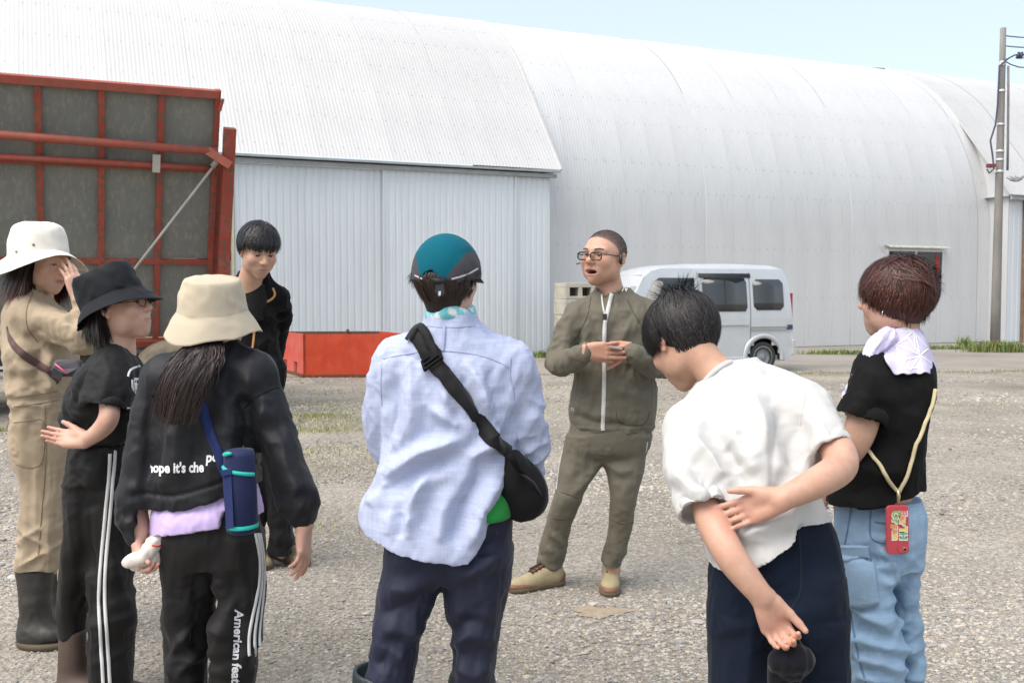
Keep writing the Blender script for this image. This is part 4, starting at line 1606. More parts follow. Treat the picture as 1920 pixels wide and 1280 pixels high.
# ------------------------------------------------------------------ hands
def hand(S, wrist, f, n, side, curl=(.5, .6, .4), s=1.0, spread=.06, thumb=(.7, .25), curls=None, lift=0.0):
	"""palm, four unequal fingers bent towards the palm normal n and a thumb from the side of the palm"""
	f = nrm(f); n = nrm(np.asarray(n, float) - f * np.dot(n, f))
	t = np.cross(f, n) * side
	w = np.asarray(wrist, float)
	lat = [.030, .010, -.010, -.028]
	alo = [.088, .092, .087, .078]
	seg = [(.042, .025, .021), (.046, .029, .022), (.042, .027, .022), (.033, .020, .019)]
	rad = [.0092, .0094, .009, .0078]
	tips = []
	for i in range(4):
		kn = w + f * alo[i] * s + t * lat[i] * s
		S.cone(w + t * lat[i] * .55 * s, kn, .0165 * s, .0125 * s, .012)
		d = nrm(f + t * (1.5 - i) * spread)
		p = kn
		cu = curls[i] if curls else curl
		ang = 0
		for j in range(3):
			ang += cu[j]
			dd = nrm(d * math.cos(ang) + n * math.sin(ang))
			q = p + dd * seg[i][j] * s
			S.cone(p, q, rad[i] * s * (1 - .08 * j), rad[i] * s * (1 - .08 * (j + 1)), .004 if j else .006)
			p = q
		tips.append(p)
	# heel and ball of the thumb
	S.ell(w + f * .035 * s + t * .02 * s + n * .007 * s, np.array([.017, .03, .015]) * s, np.stack([t, f, n], 1), .012)
	S.ell(w + f * .045 * s - t * .02 * s + n * .004 * s, np.array([.015, .036, .013]) * s, np.stack([t, f, n], 1), .012)
	b = w + f * .022 * s + t * .026 * s + n * .004 * s
	d1 = nrm(f * math.cos(thumb[0]) + t * math.sin(thumb[0]) + n * thumb[1])
	d2 = nrm(d1 + f * .35 + n * thumb[1] * .8)
	d3 = nrm(d2 + f * .25 + n * thumb[1] * .6)
	q1 = b + d1 * .042 * s; q2 = q1 + d2 * .032 * s; q3 = q2 + d3 * .025 * s
	S.cone(b, q1, .0165 * s, .0125 * s, .012)
	S.cone(q1, q2, .0122 * s, .0105 * s, .004)
	S.cone(q2, q3, .0105 * s, .0085 * s, .004)
	return tips

# ------------------------------------------------------------------ heads
class Head:
	def __init__(s, c, face, up=(0, 0, 1), scale=1.0):
		s.c = np.asarray(c, float)
		s.R = frame(face, up)
		s.s = scale

	def w(s, p):
		return s.c + s.R @ (np.asarray(p, float) * s.s)

	def l(s, V):
		return ((V - s.c) @ s.R) / s.s

	def d(s, v):
		return s.R @ np.asarray(v, float)

def build_head(H, S, mouth=0.0, wide=1.0, jaw=1.0, smile=0.0, nose=1.0, eyes=.0042, cheeks=0.0, cran=1.0):
	"""adds a head to S in the frame H. mouth: opening half height in metres"""
	s, Rm = H.s, H.R

	def E(c, r, k=.015, kind='u'):
		S.ell(H.w(c), np.array(r) * s, Rm, k * s, kind)

	def C(a, b, ra, rb, k=.01, kind='u'):
		S.cone(H.w(a), H.w(b), ra * s, rb * s, k * s, kind)
	E((0, -.012, .032 - .08 * (1 - cran)), (.076 * wide * cran, .096 * cran, .083 * cran))
	E((0, .02, .0 - .05 * (1 - cran)), (.066 * wide, .072, .085 * cran), .03)
	E((0, .03, -.05), (.053 * jaw, .058, .062), .03)
	for q in (-1, 1):
		E((q * .044 * jaw, .012, -.055), (.02, .038, .034), .03)
		E((q * .043 * wide, .062, -.022), (.023, .024, .024 + cheeks), .02)
		C((q * .012, .089, .026), (q * .045, .074, .024), .011, .011, .016)
		# ear
		for (ey, ez, rr_) in ((-.012, .016, .012), (-.019, .004, .0115), (-.016, -.012, .0105), (-.006, -.026, .0095), (-.004, -.004, .014)):
			E((q * (.078 * wide + (.004 if ey < -.01 else 0)), ey, ez), (.0075, rr_, rr_ * 1.05), .005)
		E((q * .089 * wide, -.006, .002), (.007, .010, .015), .004, 's')
	C((0, .066, -.098), (0, .07, -.094), .02, .02, .025)
	# eye hollows, lids with an open slit
	for q in (-1, 1):
		E((q * .031, .098, .006), (.017, .014, .011), .012, 's')
		E((q * .031, .076, .004), (.0150, .0140, .0125), .004)
		if eyes:
			E((q * .0315, .093, .003), (.0125, .012, eyes), .0015, 's')
	# nose
	C((0, .089, .014), (0, .1105, -.021), .0078, .0118 * nose, .010)
	for q in (-1, 1):
		E((q * .0118 * nose, .0995, -.026), (.0085, .011, .008), .005)
		E((q * .007, .107, -.036), (.0035, .005, .004), .002, 's')
	# mouth
	up = .002 + mouth * .35
	lo_ = .002 + mouth
	zc = -.062
	E((0, .072, zc), (.034, .022, .025), .02)
	E((0, .0905, zc + .0045 + up), (.021, .0085, .0048), .004)
	E((0, .0885, zc - .0055 - lo_), (.018, .0085, .0058), .004)
	if mouth > 0:
		E((0, .094, zc - mouth * .35), (.021 + smile, .026, .003 + mouth * .75), .002, 's')
		E((0, .084, zc + .004 + mouth * .1), (.017, .006, .003), .002)
	else:
		E((0, .102, zc - .0005), (.0235, .013, .0011), .0015, 's')
	return zc

def head_tint(H, V, skin, mouth=0.0, lip=(.50, .20, .17), zc=-.062, scalp=None, scalp_fn=None, blush=.12, beard=None):
	L = H.l(V)
	T = np.tile(np.asarray(skin, float), (len(V), 1))
	# warmer cheeks, nose and ears
	ck = np.exp(-(((np.abs(L[:, 0]) - .042) / .022) ** 2 + ((L[:, 2] + .025) / .022) ** 2)) * (L[:, 1] > .03)
	ns = np.exp(-((L[:, 0] / .014) ** 2 + ((L[:, 2] + .022) / .018) ** 2)) * (L[:, 1] > .08)
	er = (np.abs(L[:, 0]) > .0775) * 1.0
	k = np.clip(ck + ns * .8 + er * .8, 0, 1)[:, None] * blush
	T = T * (1 - k) + k * np.array([.62, .24, .19])
	m = ((L[:, 0] / .0225) ** 2 + ((L[:, 2] - zc + mouth * .35) / (.0105 + mouth * 1.05)) ** 2 < 1) & (L[:, 1] > .077)
	T[m] = T[m] * .35 + np.array(lip) * .65
	if mouth:
		inn = ((L[:, 0] / .019) ** 2 + ((L[:, 2] - zc + mouth * .4) / (.003 + mouth * .8)) ** 2 < 1) & (L[:, 1] > .03) & (L[:, 1] < .0865)
		T[inn] = np.array([.05, .012, .012])  # inside of the mouth painted dark to stand in for cavity shade
	if beard is not None:
		bm = (L[:, 2] < -.045) & (L[:, 1] > .03) & ~m
		mu = (np.abs(L[:, 2] + .047) < .008) & (np.abs(L[:, 0]) < .026) & (L[:, 1] > .07)
		T[bm | mu] = T[bm | mu] * (1 - beard) + beard * np.array([.16, .13, .12])
	if scalp is not None:
		q = scalp_fn(L)
		T = T * (1 - q[:, None]) + q[:, None] * np.asarray(scalp)
	return T

def eyeballs(person, H, parent_name='eye'):
	for q in (-1, 1):
		bm = bmesh.new()
		bmesh.ops.create_uvsphere(bm, u_segments=16, v_segments=12, radius=.0122 * H.s)
		V = np.array([v.co for v in bm.verts])
		F = [[v.index for v in f.verts] for f in bm.faces]
		bm.free()
		c = H.w((q * .031, .0755, .004))
		Lf = V @ H.R
		me = bpy.data.meshes.new('eye')
		me.from_pydata([tuple(v + c - person.base) for v in V], [], F)
		me.polygons.foreach_set('use_smooth', [True] * len(me.polygons))
		m = skin_eye()
		me.materials.append(m)
		o = bpy.data.objects.new('eye', me)
		link(o, person.root)
		iris = (Lf[:, 1] > .0093 * H.s)
		T = np.tile(np.array([.62, .58, .55]), (len(V), 1))
		T[iris] = (.03, .018, .012)
		set_color(o, T)

def skin_eye():
	if 'eye_wet' in MATS:
		return MATS['eye_wet']
	m, nt, b = new_mat('eye_wet')
	at = nt.nodes.new('ShaderNodeVertexColor'); at.layer_name = 'tint'
	nt.links.new(at.outputs['Color'], b.inputs['Base Color'])
	b.inputs['Roughness'].default_value = .12
	MATS['eye_wet'] = m
	return m

# ------------------------------------------------------------------ hair
def ribbons(paths, normals, widths, taper=True):
	"""paths: (n, k, 3), normals: (n, k, 3), widths (n,) -> V, F"""
	n, k, _ = paths.shape
	tan = np.gradient(paths, axis=1)
	sd = np.cross(tan, normals)
	sd /= np.linalg.norm(sd, axis=2, keepdims=True) + 1e-12
	prof = np.ones(k)
	if taper:
		prof = np.interp(np.linspace(0, 1, k), [0, .15, .6, 1], [.7, 1, .95, .2])
	w = widths[:, None, None] * prof[None, :, None] * .5
	V = np.stack([paths - sd * w, paths + sd * w], 2).reshape(-1, 3)
	i = np.arange(n)[:, None] * 2 * k
	j = np.arange(k - 1)[None, :] * 2
	a = i + j
	F = np.stack([a, a + 1, a + 3, a + 2], 2).reshape(-1, 4)
	return V, F

def grow(H, n, mask, flow, length, lift=.3, steps=7, cen=(0, -.012, .032), rad=(.079, .099, .087), grav=.0, jitter=.25, clump=.0, seed=0, offset=(.002, .012), push=True,
		 stick=0.0, free=.25):
	"""strands rooted on the scalp ellipsoid; flow(L, dirs)->local direction; returns paths and normals in world"""
	rg = np.random.default_rng(seed)
	cen, rad = np.array(cen), np.array(rad)
	out = []
	cnt = 0
	while cnt < n:
		u = rg.normal(0, 1, (n * 3, 3)); u /= np.linalg.norm(u, axis=1)[:, None]
		u = u[mask(u)]
		out.append(u); cnt += len(u)
		if len(u) == 0:
			break
	u = np.concatenate(out)[:n]
	n = len(u)
	p = cen + u * rad
	nn = u / rad; nn /= np.linalg.norm(nn, axis=1)[:, None]
	ln = length(u) if callable(length) else np.full(n, length)
	ln = ln * rg.uniform(.75, 1.2, n)
	fl = flow(u)
	fl = fl - nn * np.sum(fl * nn, 1)[:, None]
	fl /= np.linalg.norm(fl, axis=1)[:, None] + 1e-9
	d = fl + nn * (lift(u)[:, None] if callable(lift) else lift) + rg.normal(0, jitter, (n, 3))
	if clump:
		d = d + np.stack([pn(u * 7 + 3 * i, 3 + i) for i in range(3)], 1) * clump * 1.6
	d /= np.linalg.norm(d, axis=1)[:, None]
	st = (ln / (steps - 1))[:, None]
	gl = H.R.T @ np.array([0, 0, -1.0])
	P_ = [p.copy()]
	offs = rg.uniform(offset[0], offset[1], n)[:, None]
	for k in range(steps - 1):
		d = d + gl * grav + rg.normal(0, .04, (n, 3))
		sk_ = stick * np.clip((1 - (k + 1) / (steps - 1)) / max(free, 1e-3), 0, 1)
		nl = (p - cen) / rad ** 2
		nl /= np.linalg.norm(nl, axis=1)[:, None]
		d = d - nl * np.sum(d * nl, 1)[:, None] * sk_
		d /= np.linalg.norm(d, axis=1)[:, None]
		p = p + d * st
		if sk_ > 0:
			q = (p - cen) / (rad + offs)
			r = np.linalg.norm(q, axis=1)[:, None]
			p = p * (1 - sk_) + (cen + (p - cen) / r) * sk_
		if push:
			q = (p - cen) / (rad + offs)
			r = np.linalg.norm(q, axis=1)[:, None]
			inside = r[:, 0] < 1
			p[inside] = (cen + (p - cen) / r)[inside]
		P_.append(p.copy())
	L = np.stack(P_, 1)
	N_ = (L - cen) / rad
	N_ /= np.linalg.norm(N_, axis=2, keepdims=True)
	Wp = H.c + (L * H.s) @ H.R.T
	Nw = N_ @ H.R.T
	return Wp, Nw

def hair_object(person, parts, colr, mname, name='hair', spread=.35, rough=.38, caps=()):
	"""parts: list of (paths, normals, widths)"""
	Vs, Fs, Ts = [], [], []
	n = 0
	rg = np.random.default_rng(5)
	for (pp, nn, ww) in parts:
		V, F = ribbons(pp, nn, ww)
		k = pp.shape[1]
		c = np.array(colr) * np.exp(rg.normal(0, spread, (len(pp), 1)))
		Ts.append(np.repeat(c, 2 * k, axis=0)); Vs.append(V); Fs.append(F + n); n += len(V)
	for (V, F) in caps:
		Vs.append(V); Fs.append(F + n); n += len(V)
		Ts.append(np.tile(np.array(colr) * .7, (len(V), 1)))
	o = person.add(name, np.concatenate(Vs), np.concatenate(Fs), hair_mat(mname, colr, rough))
	set_color(o, np.concatenate(Ts))
	return o

def on_face(H, VF, L, off=.0008):
	"""drop local points onto the built head, looking along its -y"""
	t = BVHTree.FromPolygons([tuple(v) for v in VF[0]], [tuple(f) for f in VF[1]])
	out = []
	dr = Vector(H.d((0, -1, 0)))
	for p in L:
		o = H.w((p[0], .2, p[2]))
		h = t.ray_cast(Vector(o), dr)
		out.append(np.array(h[0]) - np.array(dr) * off if h[0] is not None else H.w(p))
	return np.array(out)

def brow_strands(H, q, lift=0.0, arch=.004, n=70, seed=1, VF=None):
	rg = np.random.default_rng(seed)
	t = rg.uniform(0, 1, n)
	x = q * (.014 + .034 * t)
	z = .026 + arch * np.sin(t * 2.6) + lift + rg.uniform(-.0025, .0025, n)
	y = .0985 - .33 * np.clip(np.abs(x) - .01, 0, 1) - 6.0 * np.clip(np.abs(x) - .03, 0, 1) ** 2
	a = np.stack([x, y, z], 1)
	b = a + np.stack([q * rg.uniform(.004, .009, n), rg.uniform(-.003, -.0005, n), rg.uniform(-.001, .002, n)], 1)
	L = np.stack([a, (a + b) / 2 + np.array([0, .0006, 0]), b], 1)
	if VF is not None:
		Wp = on_face(H, VF, L.reshape(-1, 3)).reshape(L.shape)
	else:
		Wp = H.c + (L * H.s) @ H.R.T
	Nn = np.broadcast_to(H.d((0, 1, .2)), Wp.shape).copy()
	return Wp, Nn, np.full(n, .0022 * H.s)

def lash_strands(H, VF, z=.0055, n=3):
	"""dark line of the upper lids"""
	L, W_ = [], []
	for q in (-1, 1):
		for k in range(n):
			t = np.linspace(0, 1, 7)
			x = q * (.018 + .027 * t)
			zz = z + .0028 * np.sin(t * 3.0) - .0015 * t + .0006 * k
			L.append(np.stack([x, np.full(7, .09), zz], 1))
	L = np.array(L)
	Wp = on_face(H, VF, L.reshape(-1, 3), .0007).reshape(L.shape)
	Nn = np.broadcast_to(H.d((0, 1, .2)), Wp.shape).copy()
	return Wp, Nn, np.full(len(L), .0022 * H.s)

def ell_cap(H, cen, rad, lo=None, h=.006):
	"""closed ellipsoid lump in the head frame, used under strands as the body of the hair"""
	S = Sdf()
	for c, r in zip(cen, rad):
		S.ell(H.w(c), np.array(r) * H.s, H.R, .02)
	return S.net(h)

# ------------------------------------------------------------------ marks laid on cloth
class Skinned:
	"""ray finder on one or more built objects (world coordinates)"""

	def __init__(s, *objs):
		V, F = [], []
		for o in objs:
			me = o.data
			n = len(V)
			off = Vector(o.parent.location) if o.parent else Vector((0, 0, 0))
			V += [v.co + off for v in me.vertices]
			F += [tuple(i + n for i in p.vertices) for p in me.polygons]
		s.t = BVHTree.FromPolygons(V, F)

	def hit(s, x, y):
		v = Vector(ray(x, y)).normalized()
		h = s.t.ray_cast(Vector((0, 0, CAM_H)), v)
		if h[0] is None:
			return None, None
		n = h[1]
		if n.dot(v) > 0:
			n = -n
		return np.array(h[0]), np.array(n)

def strip(person, sk, pix, width, name, m, off=.003, n=40, smooth_n=True, parent=None, thick=.0, widths=None):
	"""ribbon of cloth laid on the garment along photo pixels; width in metres"""
	D = catmull(np.asarray(pix, float), 12)
	seg = np.concatenate([[0], np.cumsum(np.linalg.norm(np.diff(D, axis=0), axis=1))])
	q = np.linspace(0, seg[-1], n)
	X = np.interp(q, seg, D[:, 0]); Y = np.interp(q, seg, D[:, 1])
	pts, nn = [], []
	for x, y in zip(X, Y):
		h, nv = sk.hit(x, y)
		if h is not None:
			pts.append(h); nn.append(nv)
	if len(pts) < 3:
		return None
	pts, nn = np.array(pts), np.array(nn)
	if smooth_n:
		for _ in range(3):
			nn[1:-1] = (nn[:-2] + nn[1:-1] * 2 + nn[2:]) / 4
			pts[1:-1] = (pts[:-2] + pts[1:-1] * 2 + pts[2:]) / 4
		nn /= np.linalg.norm(nn, axis=1)[:, None]
	tan = np.gradient(pts, axis=0)
	sd = np.cross(tan, nn); sd /= np.linalg.norm(sd, axis=1)[:, None] + 1e-12
	w = np.full(len(pts), width) if widths is None else np.interp(np.linspace(0, 1, len(pts)), np.linspace(0, 1, len(widths)), widths)
	w = w[:, None] * .5
	c = pts + nn * off
	k = len(pts)
	rows = [c - sd * w - nn * off * .9, c - sd * w * .96, c + sd * w * .96, c + sd * w - nn * off * .9]
	V = np.concatenate(rows)
	F = []
	for i in range(k - 1):
		for r in range(3):
			F.append((r * k + i, r * k + i + 1, (r + 1) * k + i + 1, (r + 1) * k + i))
	return person.add(name, V, np.array(F), m, True, parent)

def text_mesh(body, size=1.0, bold=.0, font_shear=0.0, res=3):
	cu = bpy.data.curves.new('lettering', 'FONT')
	cu.body = body
	cu.size = size
	cu.offset = bold
	cu.shear = font_shear
	cu.resolution_u = res
	ob = bpy.data.objects.new('lettering', cu)
	col.objects.link(ob)
	dg = bpy.context.evaluated_depsgraph_get()
	me = bpy.data.meshes.new_from_object(ob.evaluated_get(dg))
	bpy.data.objects.remove(ob)
	bpy.data.curves.remove(cu)
	bm = bmesh.new(); bm.from_mesh(me)
	bmesh.ops.triangulate(bm, faces=bm.faces)
	bmesh.ops.subdivide_edges(bm, edges=[e for e in bm.edges if e.calc_length() > .12 * size], cuts=2)
	bmesh.ops.triangulate(bm, faces=bm.faces)
	V = np.array([v.co for v in bm.verts]); F = np.array([[v.index for v in f.verts] for f in bm.faces])
	bm.free(); bpy.data.meshes.remove(me)
	return V, F

def lettering(person, sk, body, origin, ux, uy, name, m, off=.0025, bold=.03, shear=0.0, clip=None, parent=None):
	"""flat print on a garment: origin, ux, uy are photo pixels for the baseline start, one em along and one em up"""
	V, F = text_mesh(body, 1.0, bold, shear)
	px = np.asarray(origin) + V[:, :1] * np.asarray(ux) + V[:, 1:2] * np.asarray(uy)
	W = np.zeros((len(V), 3)); ok = np.zeros(len(V), bool)
	for i, (x, y) in enumerate(px):
		if clip is not None and not clip(x, y):
			continue
		h, nv = sk.hit(x, y)
		if h is not None:
			W[i] = h + nv * off; ok[i] = True
	F = F[ok[F].all(1)]
	if not len(F):
		return None
	# drop faces that jump between folds
	e = np.max([np.linalg.norm(W[F[:, a]] - W[F[:, b]], axis=1) for a, b in ((0, 1), (1, 2), (2, 0))], axis=0)
	F = F[e < .06]
	return person.add(name, W, F, m, False, parent)

# ------------------------------------------------------------------ shoes
def shoe(person, heel, toe, s=1.0, cols=None, name='shoe', h=.0035, lace=True):
	"""walking shoe from the heel ground point to the toe ground point"""
	heel, toe = np.asarray(heel, float), np.asarray(toe, float)
	f = nrm(toe - heel); L = np.linalg.norm(toe - heel)
	x = np.cross(f, [0, 0, 1])
	z = np.array([0, 0, 1.0])
	Rm = np.stack([x, f, z], 1)

	def p(a, b, c):
		return heel + x * a * s + f * b * L + z * c * s
	S = Sdf()
	S.ell(p(0, .16, .05), (.036 * s, .05 * s, .05 * s), Rm, .02)
	S.ell(p(0, .45, .045), (.04 * s, .09 * s, .042 * s), Rm, .03)
	S.ell(p(.004, .78, .033), (.045 * s, .075 * s, .036 * s), Rm, .03)
	S.cone(p(0, .2, .06), p(0, .18, .12), .038 * s, .037 * s, .03)
	S.cone(p(0, .3, .09), p(0, .6, .05), .028 * s, .022 * s, .03)
	S.cone(p(0, .16, .11), p(0, .16, .16), .03 * s, .031 * s, .005, 's')
	zc = heel[2] + .022 * s
	S.cut(lambda X, Y, Z: zc - Z)
	V, F = S.net(h)
	up = person.add(name, V, F, cols[0])
	# welt / rand: lower band of the upper in a second colour, toe cap and heel
	S2 = Sdf()
	S2.ell(p(0, .14, .045), (.039 * s, .052 * s, .04 * s), Rm, .02)
	S2.ell(p(.004, .8, .028), (.048 * s, .076 * s, .030 * s), Rm, .02)
	S2.ell(p(0, .45, .018), (.042 * s, .12 * s, .02 * s), Rm, .02)
	S2.cut(lambda X, Y, Z: zc - .004 - Z)
	V, F = S2.net(h)
	person.add('toe_guard', V, F, cols[1], parent=None).parent = up
	bpy.data.objects[-1] if False else None
	S3 = Sdf()
	for (a, b, r) in ((0, .14, .043), (0, .3, .04), (0, .45, .041), (.003, .62, .046), (.004, .78, .05), (.004, .87, .046)):
		S3.ell(p(a, b, .014), (r * s, r * s * 1.15, .03 * s), Rm, .012)
	z0, z1 = heel[2] + .0, heel[2] + .026 * s
	S3.cut(lambda X, Y, Z: np.maximum(Z - z1, z0 - Z), .004)
	V, F = S3.net(h)
	person.add('sole', V, F, cols[2]).parent = up
	if lace:
		t = MB()
		for i, b in enumerate((.42, .49, .56, .63)):
			zz = .118 - .098 * (b - .3)
			c = np.interp(b, [.4, .66], [.114, .086])
			t.tube([p(-.02, b, c - .008), p(0, b + .02, c + .004), p(.02, b, c - .008)], .0042 * s, 6)
		t.tube([p(-.008, .36, .126), p(.004, .5, .112), p(.01, .64, .096)], .0042 * s, 6)
		person.mb(t, 'lace', cols[3], True).parent = up
		tg = MB()
		tg.prism([p(-.016, .34, .119), p(.016, .34, .119), p(.018, .64, .084), p(-.018, .64, .084)], (0, 0, .003))
		person.mb(tg, 'tongue', cols[4]).parent = up
	return up

# ------------------------------------------------------------------ hats
def hat(person, H, prof, m, wave=None, name='hat', seg=72, th=.0025, dents=(), crumple=.003):
	"""brimmed hat as a turned shell in the head frame: prof = (radius x, radius y, height); wave(theta, t) -> (dr, dz)"""
	prof = [(.0006, .0006, prof[0][2] + .0005)] + list(prof)
	A = catmull(np.asarray(prof, float), 5)
	n = len(A)
	V = []
	for i, (rx, ry, z) in enumerate(A):
		t = i / (n - 1)
		for k in range(seg):
			a = 2 * math.pi * k / seg
			dr, dz = wave(a, t) if wave else (0, 0)
			p = np.array([(rx + dr) * math.cos(a), (ry + dr) * math.sin(a) - .008, z + dz])
			for (c, r, amt) in dents:
				g = math.exp(-np.sum((p - np.array(c)) ** 2) / r ** 2)
				dvec = nrm(p - np.array([0, 0, c[2] - .02]))
				p = p - dvec * amt * g
			V.append(H.w(p))
	F = []
	for i in range(n - 1):
		for k in range(seg):
			k2 = (k + 1) % seg
			F.append((i * seg + k, (i + 1) * seg + k, (i + 1) * seg + k2, i * seg + k2))
	V = np.array(V)
	q = (V - H.c) / H.s
	k = crumple * (1.3 * (1 - 2 * np.abs(pn(q / .06 + .5 * pn(q / .05, 2)[:, None], 7))) + .6 * pn(q / .025, 8))
	V = V + (V - H.w((0, 0, .03))) / np.linalg.norm(V - H.w((0, 0, .03)), axis=1)[:, None] * k[:, None]
	o = person.add(name, V, np.array(F), m)
	sd = o.modifiers.new('solid', 'SOLIDIFY')
	sd.thickness = th
	sd.offset = -1
	return o
# ================================================================== PEOPLE
def garment(person, S, h, disp, name, m, smooth=0, iters=1, parent=None):
	"""skin of S pushed along its normals by disp(V, N), as a garment mesh"""
	V, F = S.net(h, smooth)
	if disp is not None:
		N_ = vnormals(V, F)
		q = disp(V, N_)
		w = pn(V / .11, 77) * .5 + .5
		q = q + w * .0030 * (1 - 2.4 * np.abs(pn(V / np.array([.035, .035, .05]) + .8 * pn(V / .05, 5)[:, None], 91))) + w * .0011 * pn(V / .018, 92)
		V = V + N_ * (q - .005)[:, None]
		V = relax(V, F, .2)
	return person.add(name, V, F, m, True, parent)

def flush(V, base, tips, k=.5):
	"""redder fingertips and knuckles"""
	T = np.tile(base, (len(V), 1))
	for t in tips:
		w = np.exp(-(np.linalg.norm(V - t, axis=1) / .02) ** 2)[:, None] * k
		T = T * (1 - w) + w * base * np.array([1.08, .78, .74])
	w = (pn(V / .018, 3) * .5 + .5)[:, None] * .35
	return T * (1 - w) + w * base * np.array([1.05, .86, .82])

def world_poly(pix, d):
	return [P(x, y, dd if not hasattr(d, '__len__') else dd) for (x, y), dd in zip(pix, d if hasattr(d, '__len__') else [d] * len(pix))]

# ------------------------------------------------------------------ the man in olive who is talking
def speaker():
	d = 4.87
	pr = Person(G(1105, 1095), 'man in olive tracksuit and black glasses talking with hands clasped', (.55, .33, .235))
	M_OL = fabric('olive_tracksuit', srgb(98, 93, 80), .7, .06, 700, .15, .1, .3, .35)
	# --- body
	H = Head(P(1133, 484, d), (-.62, -.78, .07), (.06, 0, 1), 1.14)
	S = Sdf()
	zc = build_head(H, S, mouth=.0075, wide=1.02, jaw=1.22, smile=.008, nose=1.12, eyes=.0030)
	S.path([H.w((0, -.02, -.055)), P(1143, 545, d + .02), P(1150, 575, d + .03)], [.058, .062, .075], .03)
	V, F = S.net(.0032)
	VFh = (V, F)
	sc_fn = lambda L: np.clip((L[:, 2] - np.interp(L[:, 1], [-.1, -.02, .03, .07], [-.055, -.02, .045, .075])) / .012, 0, 1) * (np.abs(L[:, 0]) < .0835)
	T = head_tint(H, V, pr.skin, .0085, (.46, .17, .14), zc, (.052, .048, .05), lambda L: sc_fn(L) * .82, blush=.2, beard=.10)
	pr.chunk(V, F, T)
	S = Sdf()
	S.loft([(840, 1095, 1195, d, .08), (800, 1085, 1205, d, .09), (650, 1095, 1212, d, .1), (600, 1100, 1210, d, .08), (570, 1115, 1185, d, .06)])
	for kn in ([(1108, 830, d), (1066, 930, 4.85), (1032, 1078, 4.94)], [(1176, 830, d), (1167, 940, 4.84), (1147, 1076, 4.87)]):
		S.path([P(*q) for q in kn], [.06, .038, .028])
	V, F = S.net(.012)
	pr.chunk(V, F)
	S = Sdf()
	wl, wr = P(1098, 661, 4.60), P(1181, 659, 4.62)
	S.path([P(1080, 672, 4.67), wl], [.014, .027])
	S.path([P(1205, 674, 4.67), wr], [.014, .027])
	tp = hand(S, wl + np.array([.0, -.004, .01]), (1, -.10, .0), (-.1, 1, .1), -1, s=1.02, curls=[(.1, .15, .1), (.18, .25, .2), (.22, .3, .2), (.3, .3, .2)], thumb=(.35, .2), spread=.03)
	hand(S, wr + np.array([0, .02, .012]), (-1, -.12, -.08), (.1, 1, .1), 1, s=1.02, curls=[(.4, .6, .4)] * 4, thumb=(.75, .1), spread=.02)
	V, F = S.net(.0032)
	pr.chunk(V, F, flush(V, np.array([.53, .305, .215]), tp))
	pr.body()
	eyeballs(pr, H)
	# --- cropped hair and brows
	mask = lambda u: sc_fn(np.array([0, -.012, .032]) + u * np.array([.079, .099, .087])) > .4
	pp, nn = grow(H, 9000, mask, lambda u: np.tile([0, .6, .2], (len(u), 1)), .0042, .5, 3, offset=(0, .0015), jitter=.5, seed=3, rad=(.0775, .0975, .0845))
	b1 = brow_strands(H, -1, seed=2, VF=VFh); b2 = brow_strands(H, 1, seed=4, VF=VFh)
	hair_object(pr, [(pp, nn, np.full(len(pp), .0014)), b1, b2, lash_strands(H, VFh)], (.035, .03, .03), 'cropped_hair', rough=.6)
	# --- jacket
	S = Sdf()
	S.loft([(808, 1073, 1222, d, .125), (800, 1070, 1226, d, .13), (770, 1066, 1230, d, .14), (735, 1070, 1232, d, .142), (700, 1076, 1229, d, .138), (650, 1080, 1228, d, .132),
			(610, 1076, 1231, d, .130), (583, 1080, 1230, d, .115), (566, 1098, 1212, d + .01, .095), (552, 1112, 1188, d + .01, .078), (541, 1117, 1180, d + .01, .070)], .02)
	S.cone(P(1140, 562, d + .02), P(1082, 590, d), .055, .060, .05)
	S.cone(P(1155, 562, d + .02), P(1224, 588, d), .055, .060, .05)
	S.path([P(1082, 592, d), P(1058, 640, 4.83), P(1048, 678, 4.78), P(1068, 678, 4.70), P(1098, 660, 4.61)], [.064, .060, .054, .052, .043], .035)
	S.path([P(1226, 592, d), P(1246, 640, 4.83), P(1252, 682, 4.78), P(1222, 684, 4.70), P(1183, 660, 4.62)], [.064, .060, .056, .054, .043], .035)
	S.cone(P(1142, 548, d - .005), P(1146, 520, d + .005), .058, .060, .004, 's')

	def dj(V, N_):
		q = drape(V, (.12, 0, 1), .075, .45, .0035, 3, .6)
		q += drape(V, (.5, 0, 1), .05, .3, .0022, 8, .7)
		for pix, w, a in (([(1098, 560), (1112, 640), (1122, 710)], .012, -.006), ([(1180, 600), (1160, 650), (1150, 700)], .012, .006), ([(1088, 600), (1100, 660)], .012, .006),
						  ([(1106, 585), (1126, 650)], .01, .005), ([(1190, 580), (1165, 620)], .01, -.004), ([(1072, 775), (1110, 792), (1200, 800)], .008, -.005),
						  ([(1090, 690), (1110, 740)], .014, .005), ([(1200, 690), (1180, 730)], .014, .005), ([(1150, 730), (1220, 745)], .01, .004)):
			q += fold(V, [P(x, y, d - .13) for x, y in pix], w * 2.2, a)
		q += rings(V, P(1046, 678, 4.78), nrm(P(1098, 660, 4.61) - P(1048, 640, 4.8)), .034, .0065, .10, 4)
		q += rings(V, P(1085, 668, 4.66), (1, 0, .2), .03, .004, .06, 5)
		q += rings(V, P(1222, 684, 4.7), (1, 0, .2), .034, .006, .10, 6)
		q += rings(V, P(1062, 620, 4.84), (-.2, 0, 1), .045, .0045, .09, 9)
		q += .003 * np.sin((V[:, 2] - P(1140, 800, d)[2]) / .012 * 3) * np.exp(-((V[:, 2] - P(1140, 797, d)[2]) / .015) ** 2)
		return q
	jk = garment(pr, S, .0065, dj, 'jacket', M_OL)
	sk = Skinned(jk)
	M_ZIP = mat('white_zip_tape', srgb(196, 194, 190), .6, var=.25, vscale=160)
